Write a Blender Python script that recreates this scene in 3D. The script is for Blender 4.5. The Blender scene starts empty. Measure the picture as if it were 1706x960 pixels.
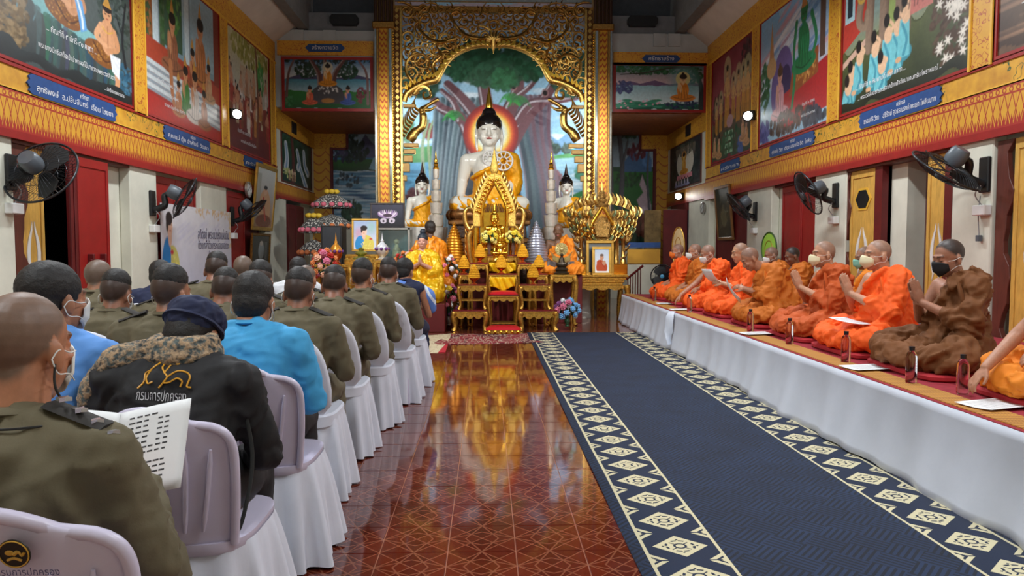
import bpy, bmesh, math, random
import numpy as np
from mathutils import Vector, Matrix, Euler, noise
PI = math.pi
sc = bpy.context.scene
col = sc.collection

# ---------------------------------------------------------------- camera, world, lamps, exposure
F, CX, CY = 1225.0, 853.0, 480.0
YAW, PITCH, CAMH = math.atan(42/F), math.atan(67/F), 1.34
cam = bpy.data.objects.new('camera', bpy.data.cameras.new('camera'))
col.objects.link(cam)
cam.location = (0, 0, CAMH)
cam.rotation_euler = (PI/2-PITCH, 0, -YAW)
cam.data.sensor_width = 36
cam.data.lens = F/1706*36
cam.data.clip_start = .02
sc.camera = cam
w = bpy.data.worlds.new('night'); sc.world = w; w.use_nodes = True
w.node_tree.nodes['Background'].inputs[0].default_value = (.35, .42, .6, 1)
w.node_tree.nodes['Background'].inputs[1].default_value = .012
sc.view_settings.view_transform = 'Standard'
sc.view_settings.look = 'None'
sc.view_settings.exposure = 0.0
sc.view_settings.gamma = 1
sc.view_settings.use_curve_mapping = False
ADDED_LAMPS = [(-2.6, 1.2, 112), (2.6, 1.2, 112), (-2.6, 5.2, 118), (2.6, 5.2, 118), (-2.6, 9.2, 130), (2.6, 9.2, 130)]   # added unseen tube lamps that light the hall: x, y, watts
ADDED_LAMP_Z = 4.9
def area(name, loc, size, sizey, watts, colr, rot):
    l = bpy.data.lights.new(name, 'AREA'); l.shape = 'RECTANGLE'; l.size = size; l.size_y = sizey
    l.energy = watts; l.color = colr
    o = bpy.data.objects.new(name, l); o.location = loc; o.rotation_euler = rot; col.objects.link(o); return o
for (x, y, wt) in ADDED_LAMPS:
    area('added_tube_light', (x, y, ADDED_LAMP_Z-.06), .25, 1.3, wt, (.93, .97, 1), (0, 0, 0))
    area('added_tube_uplight', (x, y, ADDED_LAMP_Z+.09), .25, 1.3, wt*.5, (.93, .97, 1), (PI, 0, 0))  # upward share of the added lamps, lifts the upper walls
def spot(name, loc, target, watts, ang, colr=(1, .98, .94), blend=.6, r=.08):
    l = bpy.data.lights.new(name, 'SPOT'); l.energy = watts; l.spot_size = ang; l.spot_blend = blend; l.color = colr; l.shadow_soft_size = r
    o = bpy.data.objects.new(name, l); o.location = loc
    o.rotation_euler = (Vector(target)-Vector(loc)).to_track_quat('-Z', 'Y').to_euler(); col.objects.link(o); return o
spot('added_altar_spot', (-2.9, 8.6, 4.75), (-.3, 14.5, 2.5), 640, math.radians(62))  # added pair of spots without fixtures, brightening the altar
spot('added_altar_spot', (2.9, 8.6, 4.75), (.5, 14.5, 2.5), 640, math.radians(62))

# ---------------------------------------------------------------- pixel rays to points on real planes
_R = np.array(Euler(cam.rotation_euler).to_matrix())
def ray(px, py):
    return _R @ np.array([(px-CX)/F, (CY-py)/F, -1.0])
def aty(px, py, Y):
    d = ray(px, py); t = Y/d[1]; return Vector((d[0]*t, Y, CAMH+d[2]*t))
def atx(px, py, X):
    d = ray(px, py); t = X/d[0]; return Vector((X, d[1]*t, CAMH+d[2]*t))
def atz(px, py, Z):
    d = ray(px, py); t = (Z-CAMH)/d[2]; return Vector((d[0]*t, d[1]*t, Z))

# ---------------------------------------------------------------- material helpers
MATS = {}
class E:                                   # tiny expression wrapper round shader math nodes
    def __init__(s, nt, k): s.nt, s.k = nt, k
    def op(s, o, *a):
        n = s.nt.nodes.new('ShaderNodeMath'); n.operation = o
        for i, v in enumerate((s,)+a):
            if isinstance(v, E): s.nt.links.new(v.k, n.inputs[i])
            else: n.inputs[i].default_value = v
        return E(s.nt, n.outputs[0])
    def __add__(s, b): return s.op('ADD', b)
    __radd__ = __add__
    def __sub__(s, b): return s.op('SUBTRACT', b)
    def __rsub__(s, b): return s.op('MULTIPLY', -1.0).op('ADD', b)
    def __mul__(s, b): return s.op('MULTIPLY', b)
    __rmul__ = __mul__
    def __truediv__(s, b): return s.op('DIVIDE', b)
    def abs(s): return s.op('ABSOLUTE')
    def frac(s): return s.op('FRACT')
    def floor(s): return s.op('FLOOR')
    def sin(s): return s.op('SINE')
    def lt(s, b): return s.op('LESS_THAN', b)
    def gt(s, b): return s.op('GREATER_THAN', b)
    def max(s, b): return s.op('MAXIMUM', b)
    def min(s, b): return s.op('MINIMUM', b)
    def sqrt(s): return s.op('SQRT')
    def mod(s, b): return s.op('FLOORED_MODULO', b)
    def soft(s, a, b):                     # 0..1 ramp
        n = s.nt.nodes.new('ShaderNodeMapRange'); s.nt.links.new(s.k, n.inputs[0])
        n.inputs[1].default_value = a; n.inputs[2].default_value = b
        return E(s.nt, n.outputs[0])
class MG:                                  # material graph
    def __init__(s, name, rough=.6, metal=0, coord='Object'):
        s.m = bpy.data.materials.new(name); s.m.use_nodes = True; s.nt = s.m.node_tree
        s.b = s.nt.nodes['Principled BSDF']; s.b.inputs['Roughness'].default_value = rough; s.b.inputs['Metallic'].default_value = metal
        s.tc = s.nt.nodes.new('ShaderNodeTexCoord'); s.co = s.tc.outputs[coord]
        MATS[name] = s.m
    def xyz(s):
        n = s.nt.nodes.new('ShaderNodeSeparateXYZ'); s.nt.links.new(s.co, n.inputs[0]); return [E(s.nt, o) for o in n.outputs]
    def noise(s, scale, detail=3, rough=.55, stretch=None, color=False):
        n = s.nt.nodes.new('ShaderNodeTexNoise'); n.inputs['Scale'].default_value = scale; n.inputs['Detail'].default_value = detail; n.inputs['Roughness'].default_value = rough
        k = s.co
        if stretch:
            mp = s.nt.nodes.new('ShaderNodeMapping'); s.nt.links.new(k, mp.inputs[0]); mp.inputs['Scale'].default_value = stretch; k = mp.outputs[0]
        s.nt.links.new(k, n.inputs['Vector']); return E(s.nt, n.outputs[0])
    def vor(s, scale, feat='F1'):
        n = s.nt.nodes.new('ShaderNodeTexVoronoi'); n.feature = feat; n.inputs['Scale'].default_value = scale; s.nt.links.new(s.co, n.inputs['Vector']); return E(s.nt, n.outputs[0])
    def mix(s, f, a, b):                   # a, b: colours or sockets
        n = s.nt.nodes.new('ShaderNodeMix'); n.data_type = 'RGBA'
        if isinstance(f, E): s.nt.links.new(f.k, n.inputs[0])
        else: n.inputs[0].default_value = f
        for i, v in ((6, a), (7, b)):
            if isinstance(v, tuple): n.inputs[i].default_value = (*v[:3], 1)
            else: s.nt.links.new(v, n.inputs[i])
        return n.outputs[2]
    def base(s, c):
        if isinstance(c, tuple): s.b.inputs['Base Color'].default_value = (*c[:3], 1)
        else: s.nt.links.new(c, s.b.inputs['Base Color'])
        return s
    def rough(s, e): s.nt.links.new(e.k, s.b.inputs['Roughness']); return s
    def bump(s, e, st=.3, d=.01):
        n = s.nt.nodes.new('ShaderNodeBump'); n.inputs['Strength'].default_value = st; n.inputs['Distance'].default_value = d
        s.nt.links.new(e.k, n.inputs['Height']); s.nt.links.new(n.outputs[0], s.b.inputs['Normal']); return s
def lin(c):                                # sRGB 0-255 to linear
    return tuple((v/255/12.92 if v/255 <= .04045 else ((v/255+.055)/1.055)**2.4) for v in c)
def mat(name, rgb=(200, 200, 200), rough=.6, metal=0, var=.12, scale=8, bump=0, bscale=60, bd=.004, emit=0, trans=0, sheen=0, coat=0, stretch=None):
    if name in MATS: return MATS[name]
    g = MG(name, rough, metal); c = lin(rgb)
    if var:
        n = g.noise(scale, 4, .6, stretch).soft(.3, .7)
        lo = tuple(v*(1-var) for v in c); hi = tuple(min(1, v*(1+var)) for v in c)
        g.base(g.mix(n, lo, hi))
    else: g.base(c)
    if bump: g.bump(g.noise(bscale, 3, .6, stretch), bump, bd)
    if emit:
        g.b.inputs['Emission Color'].default_value = (*c, 1); g.b.inputs['Emission Strength'].default_value = emit
    if trans: g.b.inputs['Transmission Weight'].default_value = trans; g.b.inputs['IOR'].default_value = 1.33
    if sheen: g.b.inputs['Sheen Weight'].default_value = sheen
    if coat: g.b.inputs['Coat Weight'].default_value = coat; g.b.inputs['Coat Roughness'].default_value = .08
    return g.m
def attrmat(name, rough=.6, var=.1, scale=25, metal=0, bump=0, bscale=80, coat=0):
    """reads the painted colour attribute of a flat picture"""
    if name in MATS: return MATS[name]
    g = MG(name, rough, metal)
    a = g.nt.nodes.new('ShaderNodeAttribute'); a.attribute_name = 'paint'
    n = g.noise(scale, 4)
    mm = g.nt.nodes.new('ShaderNodeMix'); mm.data_type = 'RGBA'; mm.blend_type = 'MULTIPLY'; mm.inputs[0].default_value = 1
    g.nt.links.new(a.outputs[0], mm.inputs[6]); g.nt.links.new(g.mix(n.soft(.3, .7), (1-var,)*3, (1+var,)*3), mm.inputs[7])
    g.base(mm.outputs[2])
    if bump: g.bump(g.noise(bscale, 3), bump, .003)
    if coat: g.b.inputs['Coat Weight'].default_value = coat
    return g.m

# ---------------------------------------------------------------- objects
def tag(o, label=None, cat=None, group=None, kind=None):
    if label: o['label'] = label
    if cat: o['category'] = cat
    if group: o['group'] = group
    if kind: o['kind'] = kind
    return o
def empty(name, loc=(0, 0, 0), rz=0, label=None, cat=None, group=None, scale=1):
    o = bpy.data.objects.new(name, None); col.objects.link(o); o.location = loc; o.rotation_euler = (0, 0, rz); o.scale = (scale,)*3
    o.empty_display_size = .1
    return tag(o, label, cat, group)
def link(name, me, m=None, parent=None):
    o = bpy.data.objects.new(name, me); col.objects.link(o)
    if m is not None:
        me.materials.clear()
        for q in (m if isinstance(m, (list, tuple)) else [m]): me.materials.append(q)
    if parent: o.parent = parent
    return o
def copy_tree(o, parent=None, loc=None, rz=None, scale=None):
    c = o.copy(); col.objects.link(c); c.parent = parent
    for ch in list(o.children): copy_tree(ch, c)
    if loc is not None: c.location = loc
    if rz is not None: c.rotation_euler = (0, 0, rz)
    if scale is not None: c.scale = (scale,)*3
    return c
class MB:
    def __init__(s): s.v, s.f, s.mi, s.k = [], [], [], 0
    def add(s, vs, fs):
        n = len(s.v); s.v += [tuple(v) for v in vs]; s.f += [tuple(i+n for i in f) for f in fs]; s.mi += [s.k]*len(fs); return s
    def box(s, x0, x1, y0, y1, z0, z1):
        return s.add([(x, y, z) for z in (z0, z1) for y in (y0, y1) for x in (x0, x1)],
                     [(0, 2, 3, 1), (4, 5, 7, 6), (0, 1, 5, 4), (2, 6, 7, 3), (0, 4, 6, 2), (1, 3, 7, 5)])
    def bc(s, c, d): return s.box(c[0]-d[0]/2, c[0]+d[0]/2, c[1]-d[1]/2, c[1]+d[1]/2, c[2]-d[2]/2, c[2]+d[2]/2)
    def lathe(s, prof, n=20, c=(0, 0, 0), sx=1, sy=1, rot=None):
        vs, fs = [], []; m = len(prof)
        for i in range(n):
            a = 2*PI*i/n
            for r, z in prof: vs.append(Vector((r*math.cos(a)*sx, r*math.sin(a)*sy, z)))
        if rot is not None: vs = [rot @ v for v in vs]
        vs = [v+Vector(c) for v in vs]
        for i in range(n):
            j = (i+1) % n
            for k in range(m-1): fs.append((i*m+k, j*m+k, j*m+k+1, i*m+k+1))
        if prof[0][0] > 1e-4: fs.append(tuple(i*m for i in reversed(range(n))))
        if prof[-1][0] > 1e-4: fs.append(tuple(i*m+m-1 for i in range(n)))
        return s.add(vs, fs)
    def tube(s, pts, r, n=8, closed=False, flat=None, cap=True, up=None):
        pts = [Vector(p) for p in pts]; m = len(pts)
        rs = r if isinstance(r, (list, tuple)) else [r]*m
        vs, fs = [], []; last = Vector(up) if up else None
        for i, p in enumerate(pts):
            if closed: t = pts[(i+1) % m]-pts[i-1]
            else: t = pts[min(i+1, m-1)]-pts[max(i-1, 0)]
            if t.length < 1e-9: t = Vector((0, 0, 1))
            t.normalize()
            if last is None: last = t.orthogonal()
            if up: last = Vector(up)
            a = (last-t*last.dot(t))
            if a.length < 1e-6: a = t.orthogonal()
            a.normalize(); b = t.cross(a); last = a
            for k in range(n):
                q = 2*PI*k/n+PI/n
                vs.append(p+(a*math.cos(q)*(flat or 1)+b*math.sin(q))*rs[i])
        for i in range(m if closed else m-1):
            j = (i+1) % m
            for k in range(n): fs.append((i*n+k, i*n+(k+1) % n, j*n+(k+1) % n, j*n+k))
        if not closed and cap: fs.append(tuple(reversed(range(n)))); fs.append(tuple((m-1)*n+k for k in range(n)))
        return s.add(vs, fs)
    def cyl(s, p0, p1, r0, r1=None, n=12): return s.tube([p0, p1], [r0, r0 if r1 is None else r1], n)
    def ball(s, c, r, n=10, m=7, rot=None):
        if not isinstance(r, (tuple, list)): r = (r, r, r)
        vs = [Vector((0, 0, -r[2]))]; fs = []
        for i in range(1, m):
            a = -PI/2+PI*i/m
            for k in range(n):
                q = 2*PI*k/n; vs.append(Vector((math.cos(a)*math.cos(q)*r[0], math.cos(a)*math.sin(q)*r[1], math.sin(a)*r[2])))
        vs.append(Vector((0, 0, r[2])))
        if rot is not None: vs = [rot @ v for v in vs]
        vs = [v+Vector(c) for v in vs]; L = len(vs)-1
        for k in range(n): fs.append((0, 1+(k+1) % n, 1+k)); fs.append((L, L-n+k, L-n+(k+1) % n))
        for i in range(m-2):
            for k in range(n): a = 1+i*n+k; b = 1+i*n+(k+1) % n; fs.append((a, b, b+n, a+n))
        return s.add(vs, fs)
    def prism(s, poly, d0, d1, axis='y'):
        """poly of 2D points extruded along axis: y -> (x,z) outline, x -> (y,z), z -> (x,y)"""
        def P(p, d): return {'y': (p[0], d, p[1]), 'x': (d, p[0], p[1]), 'z': (p[0], p[1], d)}[axis]
        n = len(poly); vs = [P(p, d0) for p in poly]+[P(p, d1) for p in poly]
        fs = [tuple(range(n)), tuple(reversed(range(n, 2*n)))]+[(i, i+n, (i+1) % n+n, (i+1) % n) for i in range(n)]
        return s.add(vs, fs)
    def grid(s, fn, nu, nv, closed_u=False):
        vs = [fn(i/(nu if closed_u else nu-1), j/(nv-1)) for j in range(nv) for i in range(nu)]; fs = []
        for j in range(nv-1):
            for i in range(nu if closed_u else nu-1):
                k = (i+1) % nu; fs.append((j*nu+i, j*nu+k, (j+1)*nu+k, (j+1)*nu+i))
        return s.add(vs, fs)
    def xf(s, M, start=0):
        s.v[start:] = [tuple(M @ Vector(v)) for v in s.v[start:]]; return s
    def mesh(s, name, bev=0, smooth=None, fix=True):
        me = bpy.data.meshes.new(name); me.from_pydata(s.v, [], s.f)
        if any(s.mi): me.polygons.foreach_set('material_index', s.mi)
        if fix or bev:
            bm = bmesh.new(); bm.from_mesh(me)
            if fix: bmesh.ops.recalc_face_normals(bm, faces=bm.faces)
            if bev:
                ed = [e for e in bm.edges if len(e.link_faces) == 2 and e.calc_face_angle(0) > .6]
                bmesh.ops.bevel(bm, geom=ed, offset=bev, segments=1, affect='EDGES', profile=.7)
            bm.to_mesh(me); bm.free()
        if smooth is not None: setsmooth(me, smooth)
        return me
    def build(s, name, m, parent=None, bev=0, smooth=None, fix=True): return link(name, s.mesh(name, bev, smooth, fix), m, parent)
def setsmooth(me, ang=40):
    me.polygons.foreach_set('use_smooth', [True]*len(me.polygons))
    if ang < 179: me.set_sharp_from_angle(angle=math.radians(ang))
    me.update()
def struct(name, mb, m, parent=None, **k):
    o = mb.build(name, m, parent, **k)
    if not parent: o['kind'] = 'structure'
    return o
def thing1(mb, name, m, label, cat, group=None, **k): return tag(mb.build(name, m, **k), label, cat, group)
def rod(a, b): pass
def bez(pts, n=8):
    """Catmull-Rom through points"""
    P = [Vector(p) for p in pts]; out = []
    for i in range(len(P)-1):
        a = P[i-1] if i else P[0]*2-P[1]; b, c = P[i], P[i+1]; d = P[i+2] if i+2 < len(P) else P[-1]*2-P[-2]
        for k in range(n):
            t = k/n; out.append(.5*((2*b)+(c-a)*t+(2*a-5*b+4*c-d)*t*t+(3*b-a-3*c+d)*t**3))
    out.append(P[-1]); return out
def lerp(a, b, t): return a+(b-a)*t
FONT = None
def text_mesh(s, size=.1, depth=0, align='CENTER', bold=0):
    c = bpy.data.curves.new('t', 'FONT'); c.body = s; c.size = size; c.align_x = align; c.align_y = 'CENTER'; c.extrude = depth; c.offset = bold; c.resolution_u = 3
    o = bpy.data.objects.new('t', c); col.objects.link(o)
    dg = bpy.context.evaluated_depsgraph_get(); me = bpy.data.meshes.new_from_object(o.evaluated_get(dg))
    bpy.data.objects.remove(o); bpy.data.curves.remove(c); me.name = 'lettering'; return me
def text_on(s, size, m, parent, loc, rot, width=None, depth=0, align='CENTER', bold=0, name='lettering'):
    me = text_mesh(s, size, depth, align, bold); o = link(name, me, m, parent); o.location = loc; o.rotation_euler = rot
    o['kind'] = 'stuff'
    if width and len(me.vertices):
        xs = [v.co.x for v in me.vertices]; k = width/(max(xs)-min(xs)+1e-6); o.scale = (k, 1, 1)
    return o

# ---------------------------------------------------------------- painted pictures (colour attribute on a fine grid)
class Cv:
    """a painting; u 0..A to the right, v 0..1 up (height units)"""
    def __init__(s, A, n, bg=(90, 110, 110), seed=1):
        s.A = A; s.nv = n; s.nu = max(2, int(n*A)); s.U, s.V = np.meshgrid(np.linspace(0, A, s.nu), np.linspace(0, 1, n))
        s.C = np.empty((n, s.nu, 3)); s.C[:] = lin(bg); s.px = 1/n; s.r = np.random.RandomState(seed)
        k = s.r.uniform(2, 9, (10, 2))*s.r.choice([-1, 1], (10, 2)); ph = s.r.uniform(0, 6.3, 10)
        s.N = sum(np.sin(k[i, 0]*s.U*3+k[i, 1]*s.V*3+ph[i]) for i in range(10))/10
    def put(s, a, c, a2=1):
        a = np.clip(a, 0, 1)*a2; s.C = s.C*(1-a[..., None])+np.array(lin(c))*a[..., None]; return s
    def grad(s, v0, v1, c0, c1, wob=0):
        V = s.V+wob*s.N; m = ((V >= v0) & (V <= v1)).astype(float); t = np.clip((V-v0)/(v1-v0+1e-9), 0, 1)[..., None]
        c = np.array(lin(c0))*(1-t)+np.array(lin(c1))*t; s.C = s.C*(1-m[..., None])+c*m[..., None]; return s
    def edge(s, d): return .5-d/(s.px*1.3)           # signed distance to coverage
    def ell(s, u, v, a, b, c, al=1, rot=0, soft=0):
        x, y = s.U-u, s.V-v
        if rot: x, y = x*math.cos(rot)+y*math.sin(rot), -x*math.sin(rot)+y*math.cos(rot)
        d = (np.hypot(x/a, y/b)-1)*min(a, b)
        return s.put(.5-d/soft if soft else s.edge(d), c, al)
    def ring(s, u, v, a, b, w, c, al=1):
        d = np.abs((np.hypot((s.U-u)/a, (s.V-v)/b)-1)*min(a, b))-w; return s.put(s.edge(d), c, al)
    def poly(s, pts, c, al=1):
        ins = np.zeros(s.U.shape, bool); D = np.full(s.U.shape, 9.); n = len(pts)
        for i in range(n):
            (x0, y0), (x1, y1) = pts[i], pts[(i+1) % n]
            if y0 != y1:
                t = (s.V-y0)/(y1-y0); ins ^= (t >= 0) & (t < 1) & (s.U < x0+t*(x1-x0))
            dx, dy = x1-x0, y1-y0; t = np.clip(((s.U-x0)*dx+(s.V-y0)*dy)/(dx*dx+dy*dy+1e-12), 0, 1)
            D = np.minimum(D, np.hypot(s.U-x0-t*dx, s.V-y0-t*dy))
        return s.put(s.edge(np.where(ins, -D, D)), c, al)
    def rect(s, u0, u1, v0, v1, c, al=1): return s.put(((s.U >= u0) & (s.U <= u1) & (s.V >= v0) & (s.V <= v1)).astype(float), c, al)
    def line(s, pts, w0, w1, c, al=1, shade=None):
        pts = [tuple(p)[:2] for p in bez([(p[0], p[1], 0) for p in pts], 6)]; n = len(pts)-1
        D = np.full(s.U.shape, 9.); S = np.zeros(s.U.shape)
        for i in range(n):
            (x0, y0), (x1, y1) = pts[i], pts[i+1]; dx, dy = x1-x0, y1-y0; L = math.hypot(dx, dy)+1e-9
            t = np.clip(((s.U-x0)*dx+(s.V-y0)*dy)/L**2, 0, 1); d = np.hypot(s.U-x0-t*dx, s.V-y0-t*dy)-lerp(w0, w1, (i+t)/n)
            side = ((s.U-x0)*dy-(s.V-y0)*dx)/L; S = np.where(d < D, side/(lerp(w0, w1, (i+t)/n)+1e-9), S); D = np.minimum(D, d)
        a = s.edge(D); s.put(a, c, al)
        if shade: s.put(np.clip(a, 0, 1)*np.clip(-S*1.2-.2, 0, 1), shade, .7)
        return s
    def leaves(s, u, v, a, b, c, n, size, jit=25, al=.9):
        for i in range(n):
            q = s.r.uniform(0, 6.3); k = math.sqrt(s.r.uniform()); cc = tuple(np.clip(np.array(c)+s.r.uniform(-jit, jit), 0, 255)); z = size*s.r.uniform(.6, 1.4)
            s.dab(u+a*k*math.cos(q), v+b*k*math.sin(q), z, z*s.r.uniform(.4, 1), cc, al, s.r.uniform(0, 3))
        return s
    def dab(s, u, v, a, b, c, al=1, rot=0):            # like ell but only touches its own window
        R = max(a, b)*1.3+2*s.px; i0, i1 = np.clip(np.searchsorted(s.U[0], (u-R, u+R)), 0, s.nu-1); j0, j1 = np.clip(np.searchsorted(s.V[:, 0], (v-R, v+R)), 0, s.nv-1)
        if i1 <= i0 or j1 <= j0: return s
        sl = (slice(j0, j1+1), slice(i0, i1+1)); x, y = s.U[sl]-u, s.V[sl]-v
        x, y = x*math.cos(rot)+y*math.sin(rot), -x*math.sin(rot)+y*math.cos(rot)
        w_ = np.clip(.5-(np.hypot(x/a, y/b)-1)*min(a, b)/(s.px*1.3), 0, 1)[..., None]*al
        s.C[sl] = s.C[sl]*(1-w_)+np.array(lin(c))*w_; return s
    def ripples(s, u0, u1, v0, v1, c, n, al=.5, L=.15):
        for i in range(n):
            v = s.r.uniform(v0, v1); s.dab(s.r.uniform(u0, u1), v, L*s.r.uniform(.4, 1.3), .006*s.r.uniform(.5, 1.6), c, al)
        return s
    def sitter(s, u, v, h, skin, robe, hair=(30, 22, 20), halo=None, face=1):
        """small seated painted figure, base centre (u,v), height h"""
        if halo: s.ell(u, v+h*.82, h*.24, h*.26, halo)
        s.ell(u, v+h*.12, h*.42, h*.14, robe); s.ell(u, v+h*.4, h*.2, h*.3, robe); s.ell(u-face*h*.1, v+h*.5, h*.07, h*.18, skin, rot=.2*face)
        s.ell(u, v+h*.7, h*.06, h*.1, skin); s.ell(u, v+h*.82, h*.11, h*.14, skin); s.ell(u+face*.01*h, v+h*.9, h*.125, h*.1, hair); s.ell(u, v+h*1.0, h*.05, h*.06, hair); s.trim(u, v, h, robe, .82, skin); s.line([(u-h*.36, v+h*.16), (u, v+h*.06), (u+h*.36, v+h*.16)], h*.012, h*.012, tuple(q*.6 for q in robe)); return s
    def trim(s, u, v, h, robe, fz, skin, L=0):            # folds, lit side and features of a painted figure
        dk, lt = tuple(q*.6 for q in robe), tuple(min(255, q*1.25+12) for q in robe)
        for k in (-.12, -.04, .05, .13): s.line([(u+L+k*h*.7, v+h*.55), (u+k*h, v+h*.3), (u+k*h*1.3, v+h*.1)], h*.006, h*.012, dk, .8); s.line([(u+L+k*h*.7+h*.03, v+h*.5), (u+k*h+h*.03, v+h*.26)], h*.008, h*.008, lt, .7)
        for q in (-1, 1): s.dab(u+L+q*h*.04, v+h*(fz+.01), h*.018, h*.007, (40, 26, 22)); 
        s.dab(u+L, v+h*(fz-.065), h*.022, h*.008, (150, 60, 50)); s.line([(u+L, v+h*fz), (u+L+.01*h, v+h*(fz-.035))], h*.005, h*.006, tuple(q*.75 for q in skin)); return s
    def stander(s, u, v, h, skin, robe, hair=(30, 22, 20), hat=None, lean=0):
        L = lean*h
        s.poly([(u-.13*h, v), (u+.13*h, v), (u+L+.1*h, v+.55*h), (u+L-.1*h, v+.55*h)], robe); s.ell(u+L, v+.62*h, .1*h, .17*h, skin)
        s.line([(u+L-.1*h, v+.7*h), (u+L-.17*h, v+.55*h), (u+L-.05*h, v+.5*h)], .025*h, .02*h, skin); s.line([(u+L+.1*h, v+.7*h), (u+L+.16*h, v+.52*h), (u+L+.05*h, v+.47*h)], .025*h, .02*h, skin)
        s.ell(u+L, v+.86*h, .055*h, .075*h, skin); s.ell(u+L, v+.92*h, .06*h, .05*h, hair); s.trim(u, v, h, robe, .855, skin, L)
        if hat: s.poly([(u+L-.05*h, v+.92*h), (u+L+.05*h, v+.92*h), (u+L, v+1.2*h)], hat)
        return s
    def mesh(s, w, h, depth=.01, name='picture', plane='xz'):
        """front face grid in the XZ plane facing -Y, centred on x, from z=0 up; thin slab behind"""
        nu, nv = s.nu, s.nv
        x = np.linspace(-w/2, w/2, nu); z = np.linspace(0, h, nv); XX, ZZ = np.meshgrid(x, z)
        co = np.stack([XX, np.zeros_like(XX), ZZ], -1).reshape(-1, 3)
        i = np.arange(nu*nv).reshape(nv, nu); q = np.stack([i[:-1, :-1], i[:-1, 1:], i[1:, 1:], i[1:, :-1]], -1).reshape(-1, 4)
        c = s.C.reshape(-1, 3)
        back = np.array([[-w/2, 0, 0], [w/2, 0, 0], [w/2, 0, h], [-w/2, 0, h], [-w/2, depth, 0], [w/2, depth, 0], [w/2, depth, h], [-w/2, depth, h]])
        k = len(co); bq = np.array([[4, 7, 6, 5], [0, 4, 5, 1], [1, 5, 6, 2], [2, 6, 7, 3], [3, 7, 4, 0]])+k
        co = np.vstack([co, back]); q = np.vstack([q, bq]); c = np.vstack([c, np.full((8, 3), .1)])
        me = bpy.data.meshes.new(name); me.vertices.add(len(co)); me.vertices.foreach_set('co', co.ravel())
        me.loops.add(q.size); me.loops.foreach_set('vertex_index', q.ravel().astype(np.int32))
        me.polygons.add(len(q)); me.polygons.foreach_set('loop_start', np.arange(0, q.size, 4, dtype=np.int32))
        me.update(calc_edges=True)
        at = me.color_attributes.new('paint', 'FLOAT_COLOR', 'POINT'); at.data.foreach_set('color', np.hstack([c, np.ones((len(c), 1))]).ravel())
        return me
# ================================================================ the room
XL, XR, Y1, Y2, BAND, TOP = -4.5, 4.8, 16.0, 19.5, 2.42, 5.68
cream = mat('cream_plaster', (214, 214, 198), .8, var=.1, scale=2.5, bump=.15, bscale=25)
greyp = mat('grey_plaster', (176, 184, 186), .85, var=.08, scale=3)
darkceil = mat('dark_ceiling_paint', (70, 74, 80), .9, var=.1)
redp = mat('red_paint', (150, 28, 26), .45, var=.12, scale=5)
redd = mat('dark_red_paint', (98, 20, 22), .5, var=.15, scale=5)
brownw = mat('brown_wood', (92, 44, 34), .5, var=.25, scale=4, stretch=(6, 6, 1))
yelw = mat('yellow_leaf_paint', (205, 160, 74), .55, var=.2, scale=6, stretch=(4, 4, 1))
white = mat('white_paint', (225, 226, 224), .5, var=.03)
blackm = mat('black_plastic', (22, 23, 25), .45, var=.1)
gold = mat('gold_leaf', (216, 176, 96), .3, 1, var=.25, scale=30, bump=.35, bscale=70, bd=.006)
goldd = mat('old_gold', (172, 128, 66), .38, 1, var=.4, scale=40, bump=.5, bscale=60, bd=.008)
goldp = mat('bright_gold', (240, 190, 70), .22, 1, var=.15, scale=12)

def tilepat(name, solo):
    g = MG(name, .07)
    x, y, z = g.xyz()
    if solo: u, v = x/.15, y/.15
    else: u, v = ((x-.126)/.3).frac()*2-1, ((y-3.18)/.3).frac()*2-1
    au, av = u.abs(), v.abs()
    d1 = ((au-av).abs()).min((au+av-1).abs()); d2 = (au*.5+av-.5).abs().max(.02).min((au+av*.5-.5).abs().max(.02))
    ln = d1.min(d2).soft(.016, .036)
    if not solo: ln = ln.min((1-au.max(av)).soft(.012, .022))
    wood = g.noise(9, 5, .65, (1, 5, 1)).soft(.25, .75)
    sec = (au-av).gt(0)*.5+(au+av-1).gt(0)*.35
    c = g.mix(sec*.5+wood*.6, lin((70, 22, 15)), lin((112, 44, 28)))
    g.base(g.mix(ln, lin((138, 82, 60)) if solo else lin((186, 128, 104)), c))
    g.b.inputs['Coat Weight'].default_value = .3; g.b.inputs['Coat Roughness'].default_value = .04
    g.bump(g.noise(2.2, 2), .05, .02)
    return g.m
floorm, tilem = tilepat('tiled_floor', False), tilepat('glazed_tile', True)
m = MB(); a0, a1, b0, b1 = -1.374, .726, 2.28, 11.88
X0, X1, YN = XL-.3, XR+.3, -2.0
def quad(m, x0, x1, y0, y1, z): m.add([(x0, y0, z), (x1, y0, z), (x1, y1, z), (x0, y1, z)], [(0, 1, 2, 3)])
quad(m, X0, a0, YN, Y2+.3, 0); quad(m, a1, X1, YN, Y2+.3, 0); quad(m, a0, a1, YN, b0, 0); quad(m, a0, a1, b1, Y2+.3, 0); quad(m, a0, a1, b0, b1, -.004)
floor = struct('floor', m, floorm, fix=False)
t = MB().box(-.1478, .1478, -.1478, .1478, -.006, 0).mesh('tile', bev=.0012); t.materials.append(tilem)
for i in range(7):
    for j in range(32):
        o = bpy.data.objects.new('tile', t); col.objects.link(o); o.parent = floor
        o.location = (a0+.15+.3*i, b0+.15+.3*j, 0)
        o.rotation_euler = (random.uniform(-1, 1)*.0006, random.uniform(-1, 1)*.0006, 0)

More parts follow.
